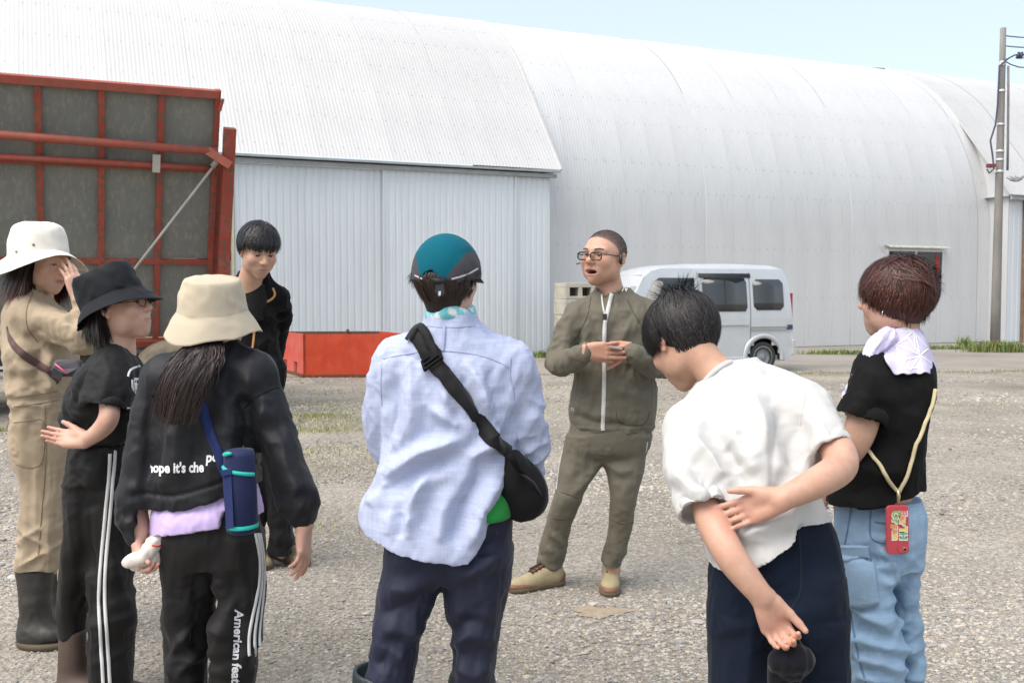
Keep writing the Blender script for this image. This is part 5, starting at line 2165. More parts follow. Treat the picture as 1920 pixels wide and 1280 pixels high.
	strip(pr, sk, [(1147, 550), (1140, 580), (1134, 610), (1133, 650), (1133, 700), (1132, 750), (1130, 806)], .019, 'zip', M_ZIP, .003, 70, parent=jk)
	strip(pr, sk, [(1128, 552), (1130, 570), (1134, 592)], .008, 'zip_edge', M_ZIP, .004, 20, parent=jk)
	sl = MB().box(tuple(P(1130, 600, d - .155)), tuple(P(1138, 588, d - .145)))
	pr.mb(sl, 'zip_pull', mat('zip_pull_black', (.03, .03, .03), .4), parent=jk)
	M_SEAM = fabric('olive_seam', srgb(74, 67, 54), .8)
	strip(pr, sk, [(1108, 556), (1102, 590), (1085, 625), (1068, 645)], .003, 'raglan_seam', M_SEAM, .0018, 40, parent=jk)
	strip(pr, sk, [(1176, 562), (1190, 590), (1210, 620), (1226, 640)], .003, 'raglan_seam', M_SEAM, .0018, 40, parent=jk)
	strip(pr, sk, [(1155, 770), (1160, 790), (1185, 797), (1210, 793), (1218, 770)], .003, 'pocket_seam', M_SEAM, .0018, 40, parent=jk)
	M_WH = mat('white_print', (.8, .8, .8), .6)
	lettering(pr, sk, 'N', (1165, 546), (13, 0), (3, -15), 'collar_logo', M_WH, .002, .02, .3, parent=jk)
	lettering(pr, sk, 'n', (1070, 770), (14, 2), (0, -14), 'hem_logo', mat('grey_print', (.3, .3, .3), .6), .002, .02, parent=jk)
	# --- trousers
	S = Sdf()
	S.loft([(862, 1105, 1160, d, .07), (845, 1064, 1212, d, .12), (810, 1066, 1222, d, .13), (790, 1070, 1222, d, .12), (770, 1080, 1215, d, .11)], .02)
	S.loft([(1064, 1010, 1056, 4.93, .058), (1052, 1006, 1058, 4.93, .066), (1020, 1013, 1065, 4.91, .068), (975, 1023, 1077, 4.87, .072), (940, 1033, 1092, 4.84, .078), (915, 1041, 1102, 4.84, .08),
			(880, 1046, 1122, 4.86, .09), (850, 1053, 1140, d, .1), (815, 1062, 1150, d, .11)], .03)
	S.loft([(1064, 1128, 1163, 4.87, .056), (1052, 1128, 1169, 4.87, .064), (1020, 1133, 1178, 4.86, .068), (985, 1138, 1187, 4.85, .072), (945, 1142, 1193, 4.83, .077), (915, 1141, 1199, 4.83, .08),
			(880, 1133, 1209, 4.85, .092), (850, 1128, 1214, d, .1), (815, 1136, 1222, d, .11)], .03)

	def dt(V, N_):
		q = drape(V, (.1, 0, 1), .06, .4, .0018, 21, .6)
		for (x, y, dd, ax, am) in ((1062, 935, 4.8, (.3, 0, 1), .0018), (1168, 950, 4.8, (0, 0, 1), .0018), (1034, 1040, 4.9, (.3, 0, 1), .005), (1148, 1045, 4.86, (0, 0, 1), .0045)):
			q += rings(V, P(x, y, dd), ax, .04, am, .085, int(x))
		q += fold(V, [P(1129, 868, d - .1), P(1100, 900, d - .09), P(1075, 930, d - .08)], .02, .006)
		q += fold(V, [P(1132, 868, d - .1), P(1165, 885, d - .09), P(1190, 880, d - .08)], .02, .005)
		q += fold(V, [P(1034, 1000, d - .05), P(1060, 1025, d - .05)], .015, .006)
		return q
	tr = garment(pr, S, .0065, dt, 'trousers', M_OL)
	sk = Skinned(tr)
	strip(pr, sk, [(1057, 833), (1049, 870), (1043, 917)], .009, 'reflective_piping', M_ZIP, .002, 24, parent=tr)
	strip(pr, sk, [(1214, 828), (1211, 848)], .006, 'reflective_piping', M_ZIP, .002, 8, parent=tr)
	strip(pr, sk, [(1042, 920), (1065, 926), (1092, 938)], .003, 'knee_seam', M_SEAM, .0018, 20, parent=tr)
	strip(pr, sk, [(1026, 969), (1050, 974), (1076, 972)], .003, 'knee_seam', M_SEAM, .0018, 20, parent=tr)
	strip(pr, sk, [(1142, 970), (1165, 982), (1188, 978)], .003, 'knee_seam', M_SEAM, .0018, 20, parent=tr)
	# --- shoes
	cols = [mat('tan_suede', srgb(156, 143, 112), .85, var=.12, vscale=30, bmp=.2, bscale=300), mat('rust_leather', srgb(124, 92, 72), .75, var=.2, vscale=25), mat('dusty_sole', srgb(98, 86, 68), .9, var=.2),
			mat('black_white_lace', srgb(52, 46, 44), .8, var=.6, vscale=90), mat('brown_tongue', srgb(118, 66, 48), .8)]
	shoe(pr, G(1055, 1094), G(960, 1111), 1.02, cols)
	shoe(pr, G(1146, 1082, 0), G(1145, 1119, 0), 1.05, cols)
	# --- glasses and ear hook microphone
	gl = MB()
	for q in (-1, 1):
		loop = []
		for a in np.linspace(0, 2 * math.pi, 25)[:-1]:
			ca, sa = math.cos(a), math.sin(a)
			x = .032 + .026 * np.sign(ca) * abs(ca) ** .55
			z = -.002 + .0155 * np.sign(sa) * abs(sa) ** .55
			y = .112 - .12 * max(0, x - .02) * .9
			loop.append(H.w((q * x, y, z)))
		loop.append(loop[0])
		gl.tube(loop, .0029 * H.s, 6, False)
		gl.tube([H.w((q * .058, .106, .008)), H.w((q * .078, .085, .008)), H.w((q * .084, .03, .008)), H.w((q * .083, -.012, .01)), H.w((q * .082, -.028, -.012))], .0023 * H.s, 6)
	gl.tube([H.w((-.008, .112, .002)), H.w((0, .118, .004)), H.w((.008, .112, .002))], .0021 * H.s, 6)
	go = pr.mb(gl, 'glasses', mat('black_acetate', (.018, .016, .016), .3), True)
	M_LENS, nt, b = new_mat('spectacle_lens')
	b.inputs['Transmission Weight'].default_value = 1
	b.inputs['Roughness'].default_value = .0
	b.inputs['IOR'].default_value = 1.05
	for q in (-1, 1):
		pts = []
		for a in np.linspace(0, 2 * math.pi, 21)[:-1]:
			ca, sa = math.cos(a), math.sin(a)
			pts.append(H.w((q * (.032 + .024 * np.sign(ca) * abs(ca) ** .55), .112 - .108 * max(0, .032 + .024 * ca - .02), -.002 + .014 * np.sign(sa) * abs(sa) ** .55)))
		pr.mb(MB().prism(pts, H.d((0, .0012, 0))), 'lens', M_LENS, parent=go)
	ew = MB()
	for q in (-1, 1):
		ew.tube([H.w((q * .084, .008, .022)), H.w((q * .09, .014, .008)), H.w((q * .091, .014, -.008)), H.w((q * .088, .006, -.022))], [.004, .0085, .0095, .006], 8)
		ew.tube([H.w((q * .086, .006, .02)), H.w((q * .087, -.01, .034)), H.w((q * .084, -.026, .024))], .0035, 6)
	ew.tube([H.w((.084, .02, -.02)), H.w((.085, .06, -.03)), H.w((.075, .09, -.035))], .0028, 6)
	pr.mb(ew, 'ear_hook_microphone', mat('black_plastic', (.025, .027, .03), .4), True)
	pr.mb(MB().prism([P(1143, 652, 4.555), P(1168, 656, 4.565), P(1164, 652, 4.59), P(1141, 648, 4.58)], (0, 0, .003)), 'card', mat('dull_card', (.25, .2, .18), .6))

speaker()
# ------------------------------------------------------------------ woman in beige overalls, shading her eyes
def overalls_woman():
	d = 4.08
	pr = Person(G(72, 1205), 'woman in beige overalls and white brimmed hat raising a hand to her face', (.60, .385, .295))
	M_BE = fabric('beige_work_cotton', srgb(168, 151, 128), .85, .06, 800, .2, .1, .35, .25)
	M_BE2 = fabric('olive_beige_lining', srgb(142, 120, 80), .85, .08, 800, .2)
	H = Head(P(84, 492, d), (.90, -.42, -.16), (0, 0, 1), 1.0)
	S = Sdf()
	zc = build_head(H, S, 0, .97, .95, nose=.95, eyes=.0022, cran=.93)
	S.path([H.w((0, -.02, -.06)), P(72, 555, d + .02), P(66, 590, d + .03)], [.05, .052, .07], .03)
	V, F = S.net(.0032)
	VFh = (V, F)
	pr.chunk(V, F, head_tint(H, V, pr.skin, 0, (.52, .16, .15), zc, (.02, .015, .015), lambda L: (L[:, 2] > .05) * 1.0, blush=.15))
	S = Sdf()
	S.loft([(880, 40, 125, d, .08), (760, 40, 125, d, .09), (650, 30, 125, d, .09), (590, 30, 110, d, .07), (565, 45, 95, d, .05)])
	S.path([P(68, 860, d), P(72, 980, d), P(70, 1140, d)], [.07, .05, .04])
	S.path([P(112, 860, d + .1), P(125, 980, d + .15), P(130, 1130, d + .2)], [.07, .05, .04])
	V, F = S.net(.012)
	pr.chunk(V, F)
	# raised forearm and hand
	S = Sdf()
	wri = P(147, 556, 3.95)
	S.path([P(162, 605, 3.95), wri], [.034, .026])
	tp = hand(S, wri, nrm(P(127, 490, 3.97) - P(147, 556, 3.95)), (-.75, .5, .0), -1, s=.88, curls=[(.25, .2, .15), (.12, .15, .1), (.2, .2, .1), (.3, .2, .1)], thumb=(.30, .25), spread=.02)
	V, F = S.net(.003)
	pr.chunk(V, F, flush(V, np.array([.56, .37, .28]), tp))
	pr.body()
	eyeballs(pr, H)
	# hair: dark, shoulder length with reddish tips
	m1 = lambda u: (u[:, 2] < .35) & (u[:, 1] < .42) & (u[:, 2] > -.55)
	pp, nn = grow(H, 5200, m1, lambda u: np.stack([u[:, 0] * .2, np.full(len(u), -.15), np.full(len(u), -1.0)], 1), .20, .05, 8, grav=.1, jitter=.08, seed=9)
	hr = hair_object(pr, [(pp, nn, np.full(len(pp), .0036)), tuple(brow_strands(H, -1, seed=2, VF=VFh)), lash_strands(H, VFh, .003)], (.020, .012, .012), 'dark_red_brown_hair')
	a = hr.data.color_attributes['tint']
	co = np.zeros(len(a.data) * 4, np.float32); a.data.foreach_get('color', co); co = co.reshape(-1, 4)
	vv = np.zeros(len(a.data) * 3, np.float32); hr.data.vertices.foreach_get('co', vv); vv = vv.reshape(-1, 3)
	z = vv[:, 2] + pr.base[2]
	tipk = np.clip((P(60, 520, d)[2] - z) / .10, 0, 1)[:, None]
	co[:, :3] = co[:, :3] * (1 - tipk) + tipk * np.array([.12, .03, .02])
	a.data.foreach_set('color', co.ravel())
	# --- overalls
	S = Sdf()
	S.loft([(745, 28, 128, d, .14), (725, 24, 132, d, .15), (690, 14, 140, d, .155), (650, 9, 140, d, .15), (610, 9, 132, d, .14), (580, 12, 118, d, .12), (562, 22, 100, d, .095), (545, 40, 92, d, .07), (535, 46, 90, d + .01, .062)], .02)
	S.loft([(1068, 34, 104, d, .075), (1050, 32, 112, d, .085), (1000, 38, 124, d, .09), (940, 42, 128, d, .095), (900, 40, 130, d, .1), (860, 26, 134, d, .115), (820, 24, 134, d, .13), (780, 26, 134, d, .14), (740, 28, 130, d, .14)], .025, 2.3)
	S.loft([(1050, 100, 150, d + .2, .07), (940, 92, 150, d + .15, .08), (860, 70, 148, d + .08, .1)], .02)
	S.path([P(52, 590, d - .08), P(100, 612, d - .12), P(155, 632, d - .18), P(172, 622, 3.93)], [.078, .072, .068, .062], .03)
	S.path([P(170, 625, 3.93), P(161, 595, 3.94), P(151, 566, 3.95)], [.058, .046, .038], .02)
	S.cone(P(70, 548, d), P(76, 520, d), .05, .055, .004, 's')

	def dj(V, N_):
		q = drape(V, (.1, 0, 1), .07, .4, .003, 41, .7)
		q += rings(V, P(60, 725, d - .1), (0, 0, 1), .05, .006, .16, 42)
		q += rings(V, P(150, 600, 3.93), (.3, 0, 1), .03, .006, .07, 43)
		q += rings(V, P(80, 1030, d - .05), (0, 0, 1), .045, .007, .12, 44)
		for pix, w, a in (([(56, 610), (90, 640), (140, 660)], .02, -.008), ([(60, 590), (110, 602), (160, 628)], .018, .006), ([(10, 650), (40, 690), (55, 730)], .02, .009),
						  ([(28, 640), (50, 670)], .015, .006), ([(18, 700), (40, 712), (60, 735)], .015, -.008), ([(92, 660), (88, 700), (92, 738)], .012, .007), ([(75, 650), (70, 700)], .012, -.005)):
			q += fold(V, [P(x, y, d - .13) for x, y in pix], w * 1.8, a * 1.3)
		zb = P(60, 742, d)[2]
		q += -.010 * np.exp(-((V[:, 2] - zb) / .012) ** 2)
		return q
	ov = garment(pr, S, .0065, dj, 'overalls', M_BE)
	sk = Skinned(ov)
	M_ST = fabric('beige_stitch', srgb(142, 124, 98), .9)
	strip(pr, sk, [(28, 744), (60, 740), (110, 733)], .004, 'waist_seam', M_ST, .0024, 30, parent=ov)
	strip(pr, sk, [(26, 762), (60, 758), (112, 750)], .004, 'waist_seam', M_ST, .0024, 30, parent=ov)
	strip(pr, sk, [(26, 792), (60, 788), (82, 790), (80, 860), (62, 876), (30, 870)], .004, 'pocket_seam', M_ST, .0024, 50, parent=ov)
	strip(pr, sk, [(84, 760), (86, 850), (78, 960), (72, 1040)], .004, 'side_seam', M_ST, .0024, 50, parent=ov)
	strip(pr, sk, [(62, 548), (50, 580), (52, 615), (70, 640)], .004, 'armhole_seam', M_ST, .0024, 40, parent=ov)
	# collar
	c = MB()
	ring = []
	cc = P(70, 548, d + .01)
	for a_ in np.linspace(0, 2 * math.pi, 29)[:-1]:
		ring.append((cc + np.array([.062 * math.cos(a_), .062 * math.sin(a_), 0]), cc + np.array([.056 * math.cos(a_), .056 * math.sin(a_), .045])))
	Vc = [p for r_ in ring for p in r_]
	n_ = len(ring)
	co_ = pr.add('collar', np.array(Vc), np.array([(2 * i, 2 * ((i + 1) % n_), 2 * ((i + 1) % n_) + 1, 2 * i + 1) for i in range(n_)]), M_BE)
	co_.modifiers.new('solid', 'SOLIDIFY').thickness = .004
	# --- rubber boots
	M_BOOT = mat('black_rubber_boot', srgb(52, 50, 46), .55, var=.25, vscale=8, bmp=.15, bscale=30)
	M_BSOLE = mat('muddy_boot_sole', srgb(84, 74, 60), .9, var=.3)
	for (x0, dd, yb) in ((0, 0, 1212), (48, .22, 1175)):
		S = Sdf()
		S.loft([(1200, 36 + x0, 100 + x0, d + dd, .06), (1150, 40 + x0, 92 + x0, d + dd, .058), (1100, 33 + x0, 98 + x0, d + dd, .062), (1064, 29 + x0, 102 + x0, d + dd, .066)], .02)
		qa, qb = P(84 + x0, 1190, d + dd - .03), P(64 + x0, 1192, d + dd)
		S.ell((qa[0], qa[1], .055), (.085, .05, .045), None, .04)
		S.ell((qb[0], qb[1], .055), (.065, .055, .05), None, .03)
		S.cone((qb[0], qb[1], .06), P(66 + x0, 1130, d + dd), .058, .056, .03)
		S.cut(lambda X, Y, Z: -Z + .012)
		bo = garment(pr, S, .007, lambda V, N_: rings(V, P(66 + x0, 1150, d), (0, 0, 1), .05, .0022, .09, 45), 'boot', M_BOOT)
		S = Sdf()
		S.ell((qa[0], qa[1], .02), (.092, .056, .04), None, .03)
		S.ell((qb[0], qb[1], .02), (.072, .06, .04), None, .03)
		S.cut(lambda X, Y, Z: np.maximum(Z - .028, -Z + .001))
		V, F = S.net(.006)
		pr.add('sole', V, F, M_BSOLE, parent=bo)
	# --- hat
	M_HAT = fabric('cream_white_canvas', srgb(226, 220, 210), .85, .03, 700, .3, .05, .3, .2)
	Hh = Head(P(75, 472, d), (.90, -.42, -.06), (-.08, .0, 1), 1.07)

	def wv(a, t):
		k = max(0, (t - .55) / .45)
		return (.012 * math.sin(2 * a + .6) * k, (-.022 * math.sin(2 * a + 2.2) - .010 * math.sin(3 * a + 1.0) + .022 * math.sin(a)) * k)
	ht = hat(pr, Hh, [(.03, .034, .108), (.06, .068, .102), (.083, .094, .084), (.095, .107, .04), (.100, .113, .0), (.104, .118, -.012), (.136, .152, -.030), (.172, .186, -.056)], M_HAT, wv)
	for (ex, ey) in ((63, 459), (31, 472)):
		h_, nv = Skinned(ht).hit(ex, ey)
		if h_ is not None:
			pr.mb(MB().lathe(h_ + nv * .001, nv, [(0, .005), (.002, .005), (.003, .003), (.001, .002)], 12), 'eyelet', mat('brass_eyelet', (.2, .18, .15), .4, .7), True, parent=ht)
	# --- shoulder bag (its own thing)
	bag = Person(P(110, 690, d - .2), 'grey shoulder bag with pink edge and mauve strap on the woman in overalls')
	bag.root.name = 'shoulder_bag'; bag.root['category'] = 'bag'
	M_STRAP = fabric('mauve_strap', srgb(98, 76, 74), .8, .06)
	strip(bag, sk, [(14, 612), (18, 632), (30, 652), (55, 673), (80, 688), (95, 696), (110, 715)], .030, 'strap', M_STRAP, .004, 60, widths=[.012, .024, .030, .030, .030])
	M_BAG = fabric('grey_bag_cloth', srgb(88, 84, 90), .85, .08)
	S = Sdf()
	Rb = frame((.3, -.9, 0))
	S.box(P(128, 690, d - .2), (.05, .03, .032), Rb, .012, .01)
	V, F = S.net(.006)
	bag.add('pouch', V, F, M_BAG)
	fl = MB(); fl.prism([P(92, 694, d - .245), P(104, 684, d - .25), P(140, 676, d - .25), P(150, 690, d - .25), P(124, 702, d - .26)], (0, .012, 0)); bag.mb(fl, 'flap', M_BAG, bevel=.004)
	e_ = MB(); e_.tube([P(103, 682, d - .26), P(126, 700, d - .265)], .003, 6); bag.mb(e_, 'pink_edge', mat('pink_trim', srgb(236, 92, 130), .6), True)
	ph = MB(); ph.prism([P(98, 690, d - .255), P(118, 700, d - .26), P(112, 712, d - .26), P(96, 706, d - .255)], (0, .008, 0)); bag.mb(ph, 'black_panel', mat('black_panel', (.012, .012, .014), .5))

overalls_woman()

# ------------------------------------------------------------------ girl in the black bucket hat
def black_hat_girl():
	d = 3.5
	pr = Person(G(180, 1300), 'girl in black bucket hat, black T-shirt and striped black track pants, arm behind her back', (.62, .395, .295))
	H = Head(P(226, 577, d), (.96, -.20, .20), (-.16, 0, 1), .97)
	S = Sdf()
	zc = build_head(H, S, 0, .97, .95, nose=.92, eyes=.003, cran=.86)
	S.path([H.w((0, -.02, -.06)), P(222, 640, d + .01), P(216, 670, d + .01)], [.048, .050, .065], .03)
	V, F = S.net(.0032)
	VFh = (V, F)
	pr.chunk(V, F, head_tint(H, V, pr.skin, 0, (.50, .22, .19), zc, (.02, .016, .016), lambda L: ((L[:, 2] > .03) | ((L[:, 1] < -.03) & (L[:, 2] > -.05))) * 1.0, blush=.15))
	S = Sdf()
	S.loft([(900, 150, 230, d, .07), (830, 150, 245, d, .085), (760, 145, 250, d, .08), (690, 165, 255, d, .06), (670, 190, 240, d, .05)])
	S.path([P(175, 880, d), P(152, 1060, d + .03), P(138, 1260, d + .05)], [.05, .035, .03])
	S.path([P(215, 880, d), P(215, 1060, d), P(215, 1260, d)], [.06, .045, .035])
	V, F = S.net(.012)
	pr.chunk(V, F)
	S = Sdf()
	el, wr_ = P(204, 783, d - .18), P(160, 826, d - .17)
	S.path([P(205, 740, d - .14), el, P(186, 808, d - .18), wr_], [.029, .028, .024, .019], .02)
	tp = hand(S, wr_, nrm(P(108, 820, d - .15) - wr_), (.1, -.75, .45), 1, s=.82, curls=[(.05, .1, .1), (.12, .15, .1), (.2, .2, .15), (.3, .3, .2)], thumb=(.45, .15), spread=.04)
	V, F = S.net(.003)
	pr.chunk(V, F, flush(V, np.array([.55, .35, .265]), tp))
	pr.body()
	eyeballs(pr, H)
	m1 = lambda u: (u[:, 2] < .3) & (u[:, 1] < -.1) & (u[:, 2] > -.6)
	pp, nn = grow(H, 4800, m1, lambda u: np.stack([u[:, 0] * .1, np.full(len(u), -.1), np.full(len(u), -1.0)], 1), .135, .04, 7, grav=.12, jitter=.07, seed=19)
	m2 = lambda u: (u[:, 2] < .1) & (np.abs(u[:, 1]) < .25) & (u[:, 2] > -.2)
	p2, n2 = grow(H, 160, m2, lambda u: np.stack([u[:, 0] * .1, np.full(len(u), -.5), np.full(len(u), -1.0)], 1), .05, .04, 5, jitter=.1, seed=20)
	hair_object(pr, [(pp, nn, np.full(len(pp), .0036)), (p2, n2, np.full(len(p2), .0025)), brow_strands(H, -1, seed=2, VF=VFh), lash_strands(H, VFh)], (.022, .015, .015), 'bobbed_black_hair')
	# glasses under the brim
	gl = MB()
	for q in (-1, 1):
		loop = [H.w((q * (.032 + .022 * math.cos(a)), .108 - .1 * max(0, .012 + .022 * math.cos(a)), .002 + .016 * math.sin(a))) for a in np.linspace(0, 2 * math.pi, 17)]
		gl.tube(loop, .0015, 5, False)
		gl.tube([H.w((q * .054, .1, .006)), H.w((q * .08, .06, .01)), H.w((q * .08, .0, .012))], .0015, 5)
	pr.mb(gl, 'glasses', mat('thin_dark_frame', (.03, .025, .025), .3), True)
	# --- T-shirt
	M_BK = fabric('black_cotton', (.0085, .0085, .0098), .7, .12, 800, .25, .05, .45, .3)
	S = Sdf()
	S.loft([(826, 146, 260, d, .11), (812, 134, 268, d, .12), (795, 124, 272, d, .125), (765, 122, 274, d, .13), (730, 132, 274, d, .125), (695, 146, 268, d, .115), (670, 172, 256, d, .085), (655, 188, 246, d, .07), (642, 196, 240, d, .06)], .02)
	S.sleeve([P(212, 690, d - .07), P(210, 725, d - .12), P(194, 785, d - .15)], [.068, .074, .082], P(198, 765, d - .145), nrm(P(186, 800, d - .16) - P(208, 715, d - .12)), .014, .03, .03)
	sc_c, sc_n = P(197, 768, d - .145), nrm(P(197, 768, d - .145) - P(210, 700, d - .1))
	S.cone(P(219, 645, d), P(225, 615, d), .054, .056, .004, 's')

	def dj(V, N_):
		q = drape(V, (-.45, 0, 1), .075, .4, .0045, 51, .6)
		for pix, w, a in (([(205, 650), (175, 700), (150, 760)], .02, .008), ([(180, 665), (150, 720), (130, 780)], .02, .007), ([(208, 690), (196, 720), (186, 752)], .016, .006),
						  ([(180, 700), (170, 745)], .012, -.006), ([(125, 800), (160, 812), (200, 818)], .014, -.008)):
			q += fold(V, [P(x, y, d - .1) for x, y in pix], w * 1.8, a)
		q += rings(V, P(150, 805, d - .05), (0, 0, 1), .04, .005, .12, 53)
		return q
	ts = garment(pr, S, .006, dj, 't_shirt', M_BK)
	sk = Skinned(ts)
	strip(pr, sk, [(192, 636), (215, 642), (232, 654), (243, 668)], .007, 'neck_rib', fabric('grey_black_rib', (.06, .06, .065), .9), .003, 30, parent=ts)
	M_WP = mat('white_shirt_print', (.78, .78, .78), .7)
	strip(pr, sk, [(240, 706), (243, 696), (250, 690), (262, 686)], .007, 'print_outline', M_WP, .002, 20, parent=ts)
	strip(pr, sk, [(237, 765), (252, 763), (266, 758)], .005, 'print_outline', M_WP, .002, 20, parent=ts)
	lettering(pr, sk, 'E', (250, 732), (34, 0), (-3, -34), 'print_letter', M_WP, .002, .02, parent=ts)
	strip(pr, sk, [(248, 712), (249, 730), (256, 737), (266, 733)], .008, 'print_outline', M_WP, .002, 20, parent=ts)
	lettering(pr, sk, 'BOY', (254, 750), (15, -1), (0, -15), 'print_letter', M_WP, .002, .02, parent=ts)
	# --- track pants
	M_TP = fabric('black_jersey', (.009, .0078, .0076), .66, .1, 900, .2, .06, .35, .3)
	S = Sdf()
	S.loft([(900, 128, 250, d, .115), (870, 126, 252, d, .12), (840, 136, 254, d, .11), (828, 145, 254, d, .1)], .02)
	S.loft([(1190, 114, 164, d + .05, .078), (1150, 112, 170, d + .05, .08), (1080, 116, 185, d + .03, .09), (980, 124, 205, d, .1), (890, 127, 220, d, .11)], .025)
	S.loft([(1300, 172, 246, d - .03, .095), (1200, 170, 249, d - .03, .095), (1100, 162, 246, d - .03, .09), (1000, 165, 254, d, .1), (890, 165, 254, d, .11)], .025)

	def dt(V, N_):
		q = drape(V, (.05, 0, 1), .075, .6, .004, 61, .6)
		q += drape(V, (0, 0, 1), .03, .12, .0025, 62, .8) * np.exp(-((V[:, 2] - P(200, 845, d)[2]) / .03) ** 2)
		for pix, w, a in (([(140, 880), (160, 930), (175, 960)], .02, -.008), ([(170, 870), (160, 920)], .02, .007), ([(165, 1010), (172, 1100), (168, 1180)], .02, -.012), ([(235, 1110), (246, 1180)], .02, .008)):
			q += fold(V, [P(x, y, d - .1) for x, y in pix], w * 1.8, a)
		q += rings(V, P(210, 1140, d - .1), (.2, 0, 1), .06, .005, .14, 63)
		return q
	tp = garment(pr, S, .007, dt, 'track_pants', M_TP)
	sk = Skinned(tp)
	M_WS = mat('white_stripe', (.62, .62, .61), .8, var=.05)
	strip(pr, sk, [(207, 832), (205, 880), (198, 960), (191, 1040), (186, 1110), (188, 1180), (194, 1279)], .011, 'stripe', M_WS, .0045, 70, parent=tp)
	strip(pr, sk, [(216, 832), (213, 880), (207, 960), (200, 1040), (197, 1110), (200, 1180), (206, 1279)], .011, 'stripe', M_WS, .0045, 70, parent=tp)
	# --- brown rubber boots
	M_BB = mat('brown_rubber_boot', srgb(78, 62, 54), .6, var=.2, vscale=9)
	for (xl, xr, dd, top) in ((112, 160, .02, 1180), (172, 240, .0, 1235)):
		S = Sdf()
		b_ = P((xl + xr) / 2, 1270, d + dd)
		S.cone((b_[0], b_[1], .03), P((xl + xr) / 2, top, d + dd), .052, (xr - xl) / 2 * d / FPX * 1.02, .01)
		S.ell((b_[0] + .06, b_[1] - .03, .045), (.095, .05, .045), None, .04)
		zt = P(xl, top, d + dd)[2]
		S.cut(lambda X, Y, Z: np.maximum(Z - zt, -Z + .003))
		garment(pr, S, .008, None, 'boot', M_BB)
	# --- hat
	M_BH = fabric('black_twill', (.012, .0135, .0165), .75, .12, 700, .35, .03, .35, .18)
	Hh = Head(P(213, 555, d), (.92, -.22, .46), (-.46, .03, 1), 1.06)

	def wv(a, t):
		k = max(0, (t - .6) / .4)
		return (0, (.012 * math.sin(2 * a + 1.0) - .012 * math.sin(a)) * k)
	hat(pr, Hh, [(.02, .02, .098), (.058, .064, .096), (.080, .088, .088), (.089, .1, .045), (.092, .104, .005), (.094, .106, -.005), (.112, .124, -.028), (.128, .142, -.05)], M_BH, wv, dents=(((.05, .02, .1), .035, .016), ((-.02, -.05, .1), .03, .012)), crumple=.0042)

black_hat_girl()
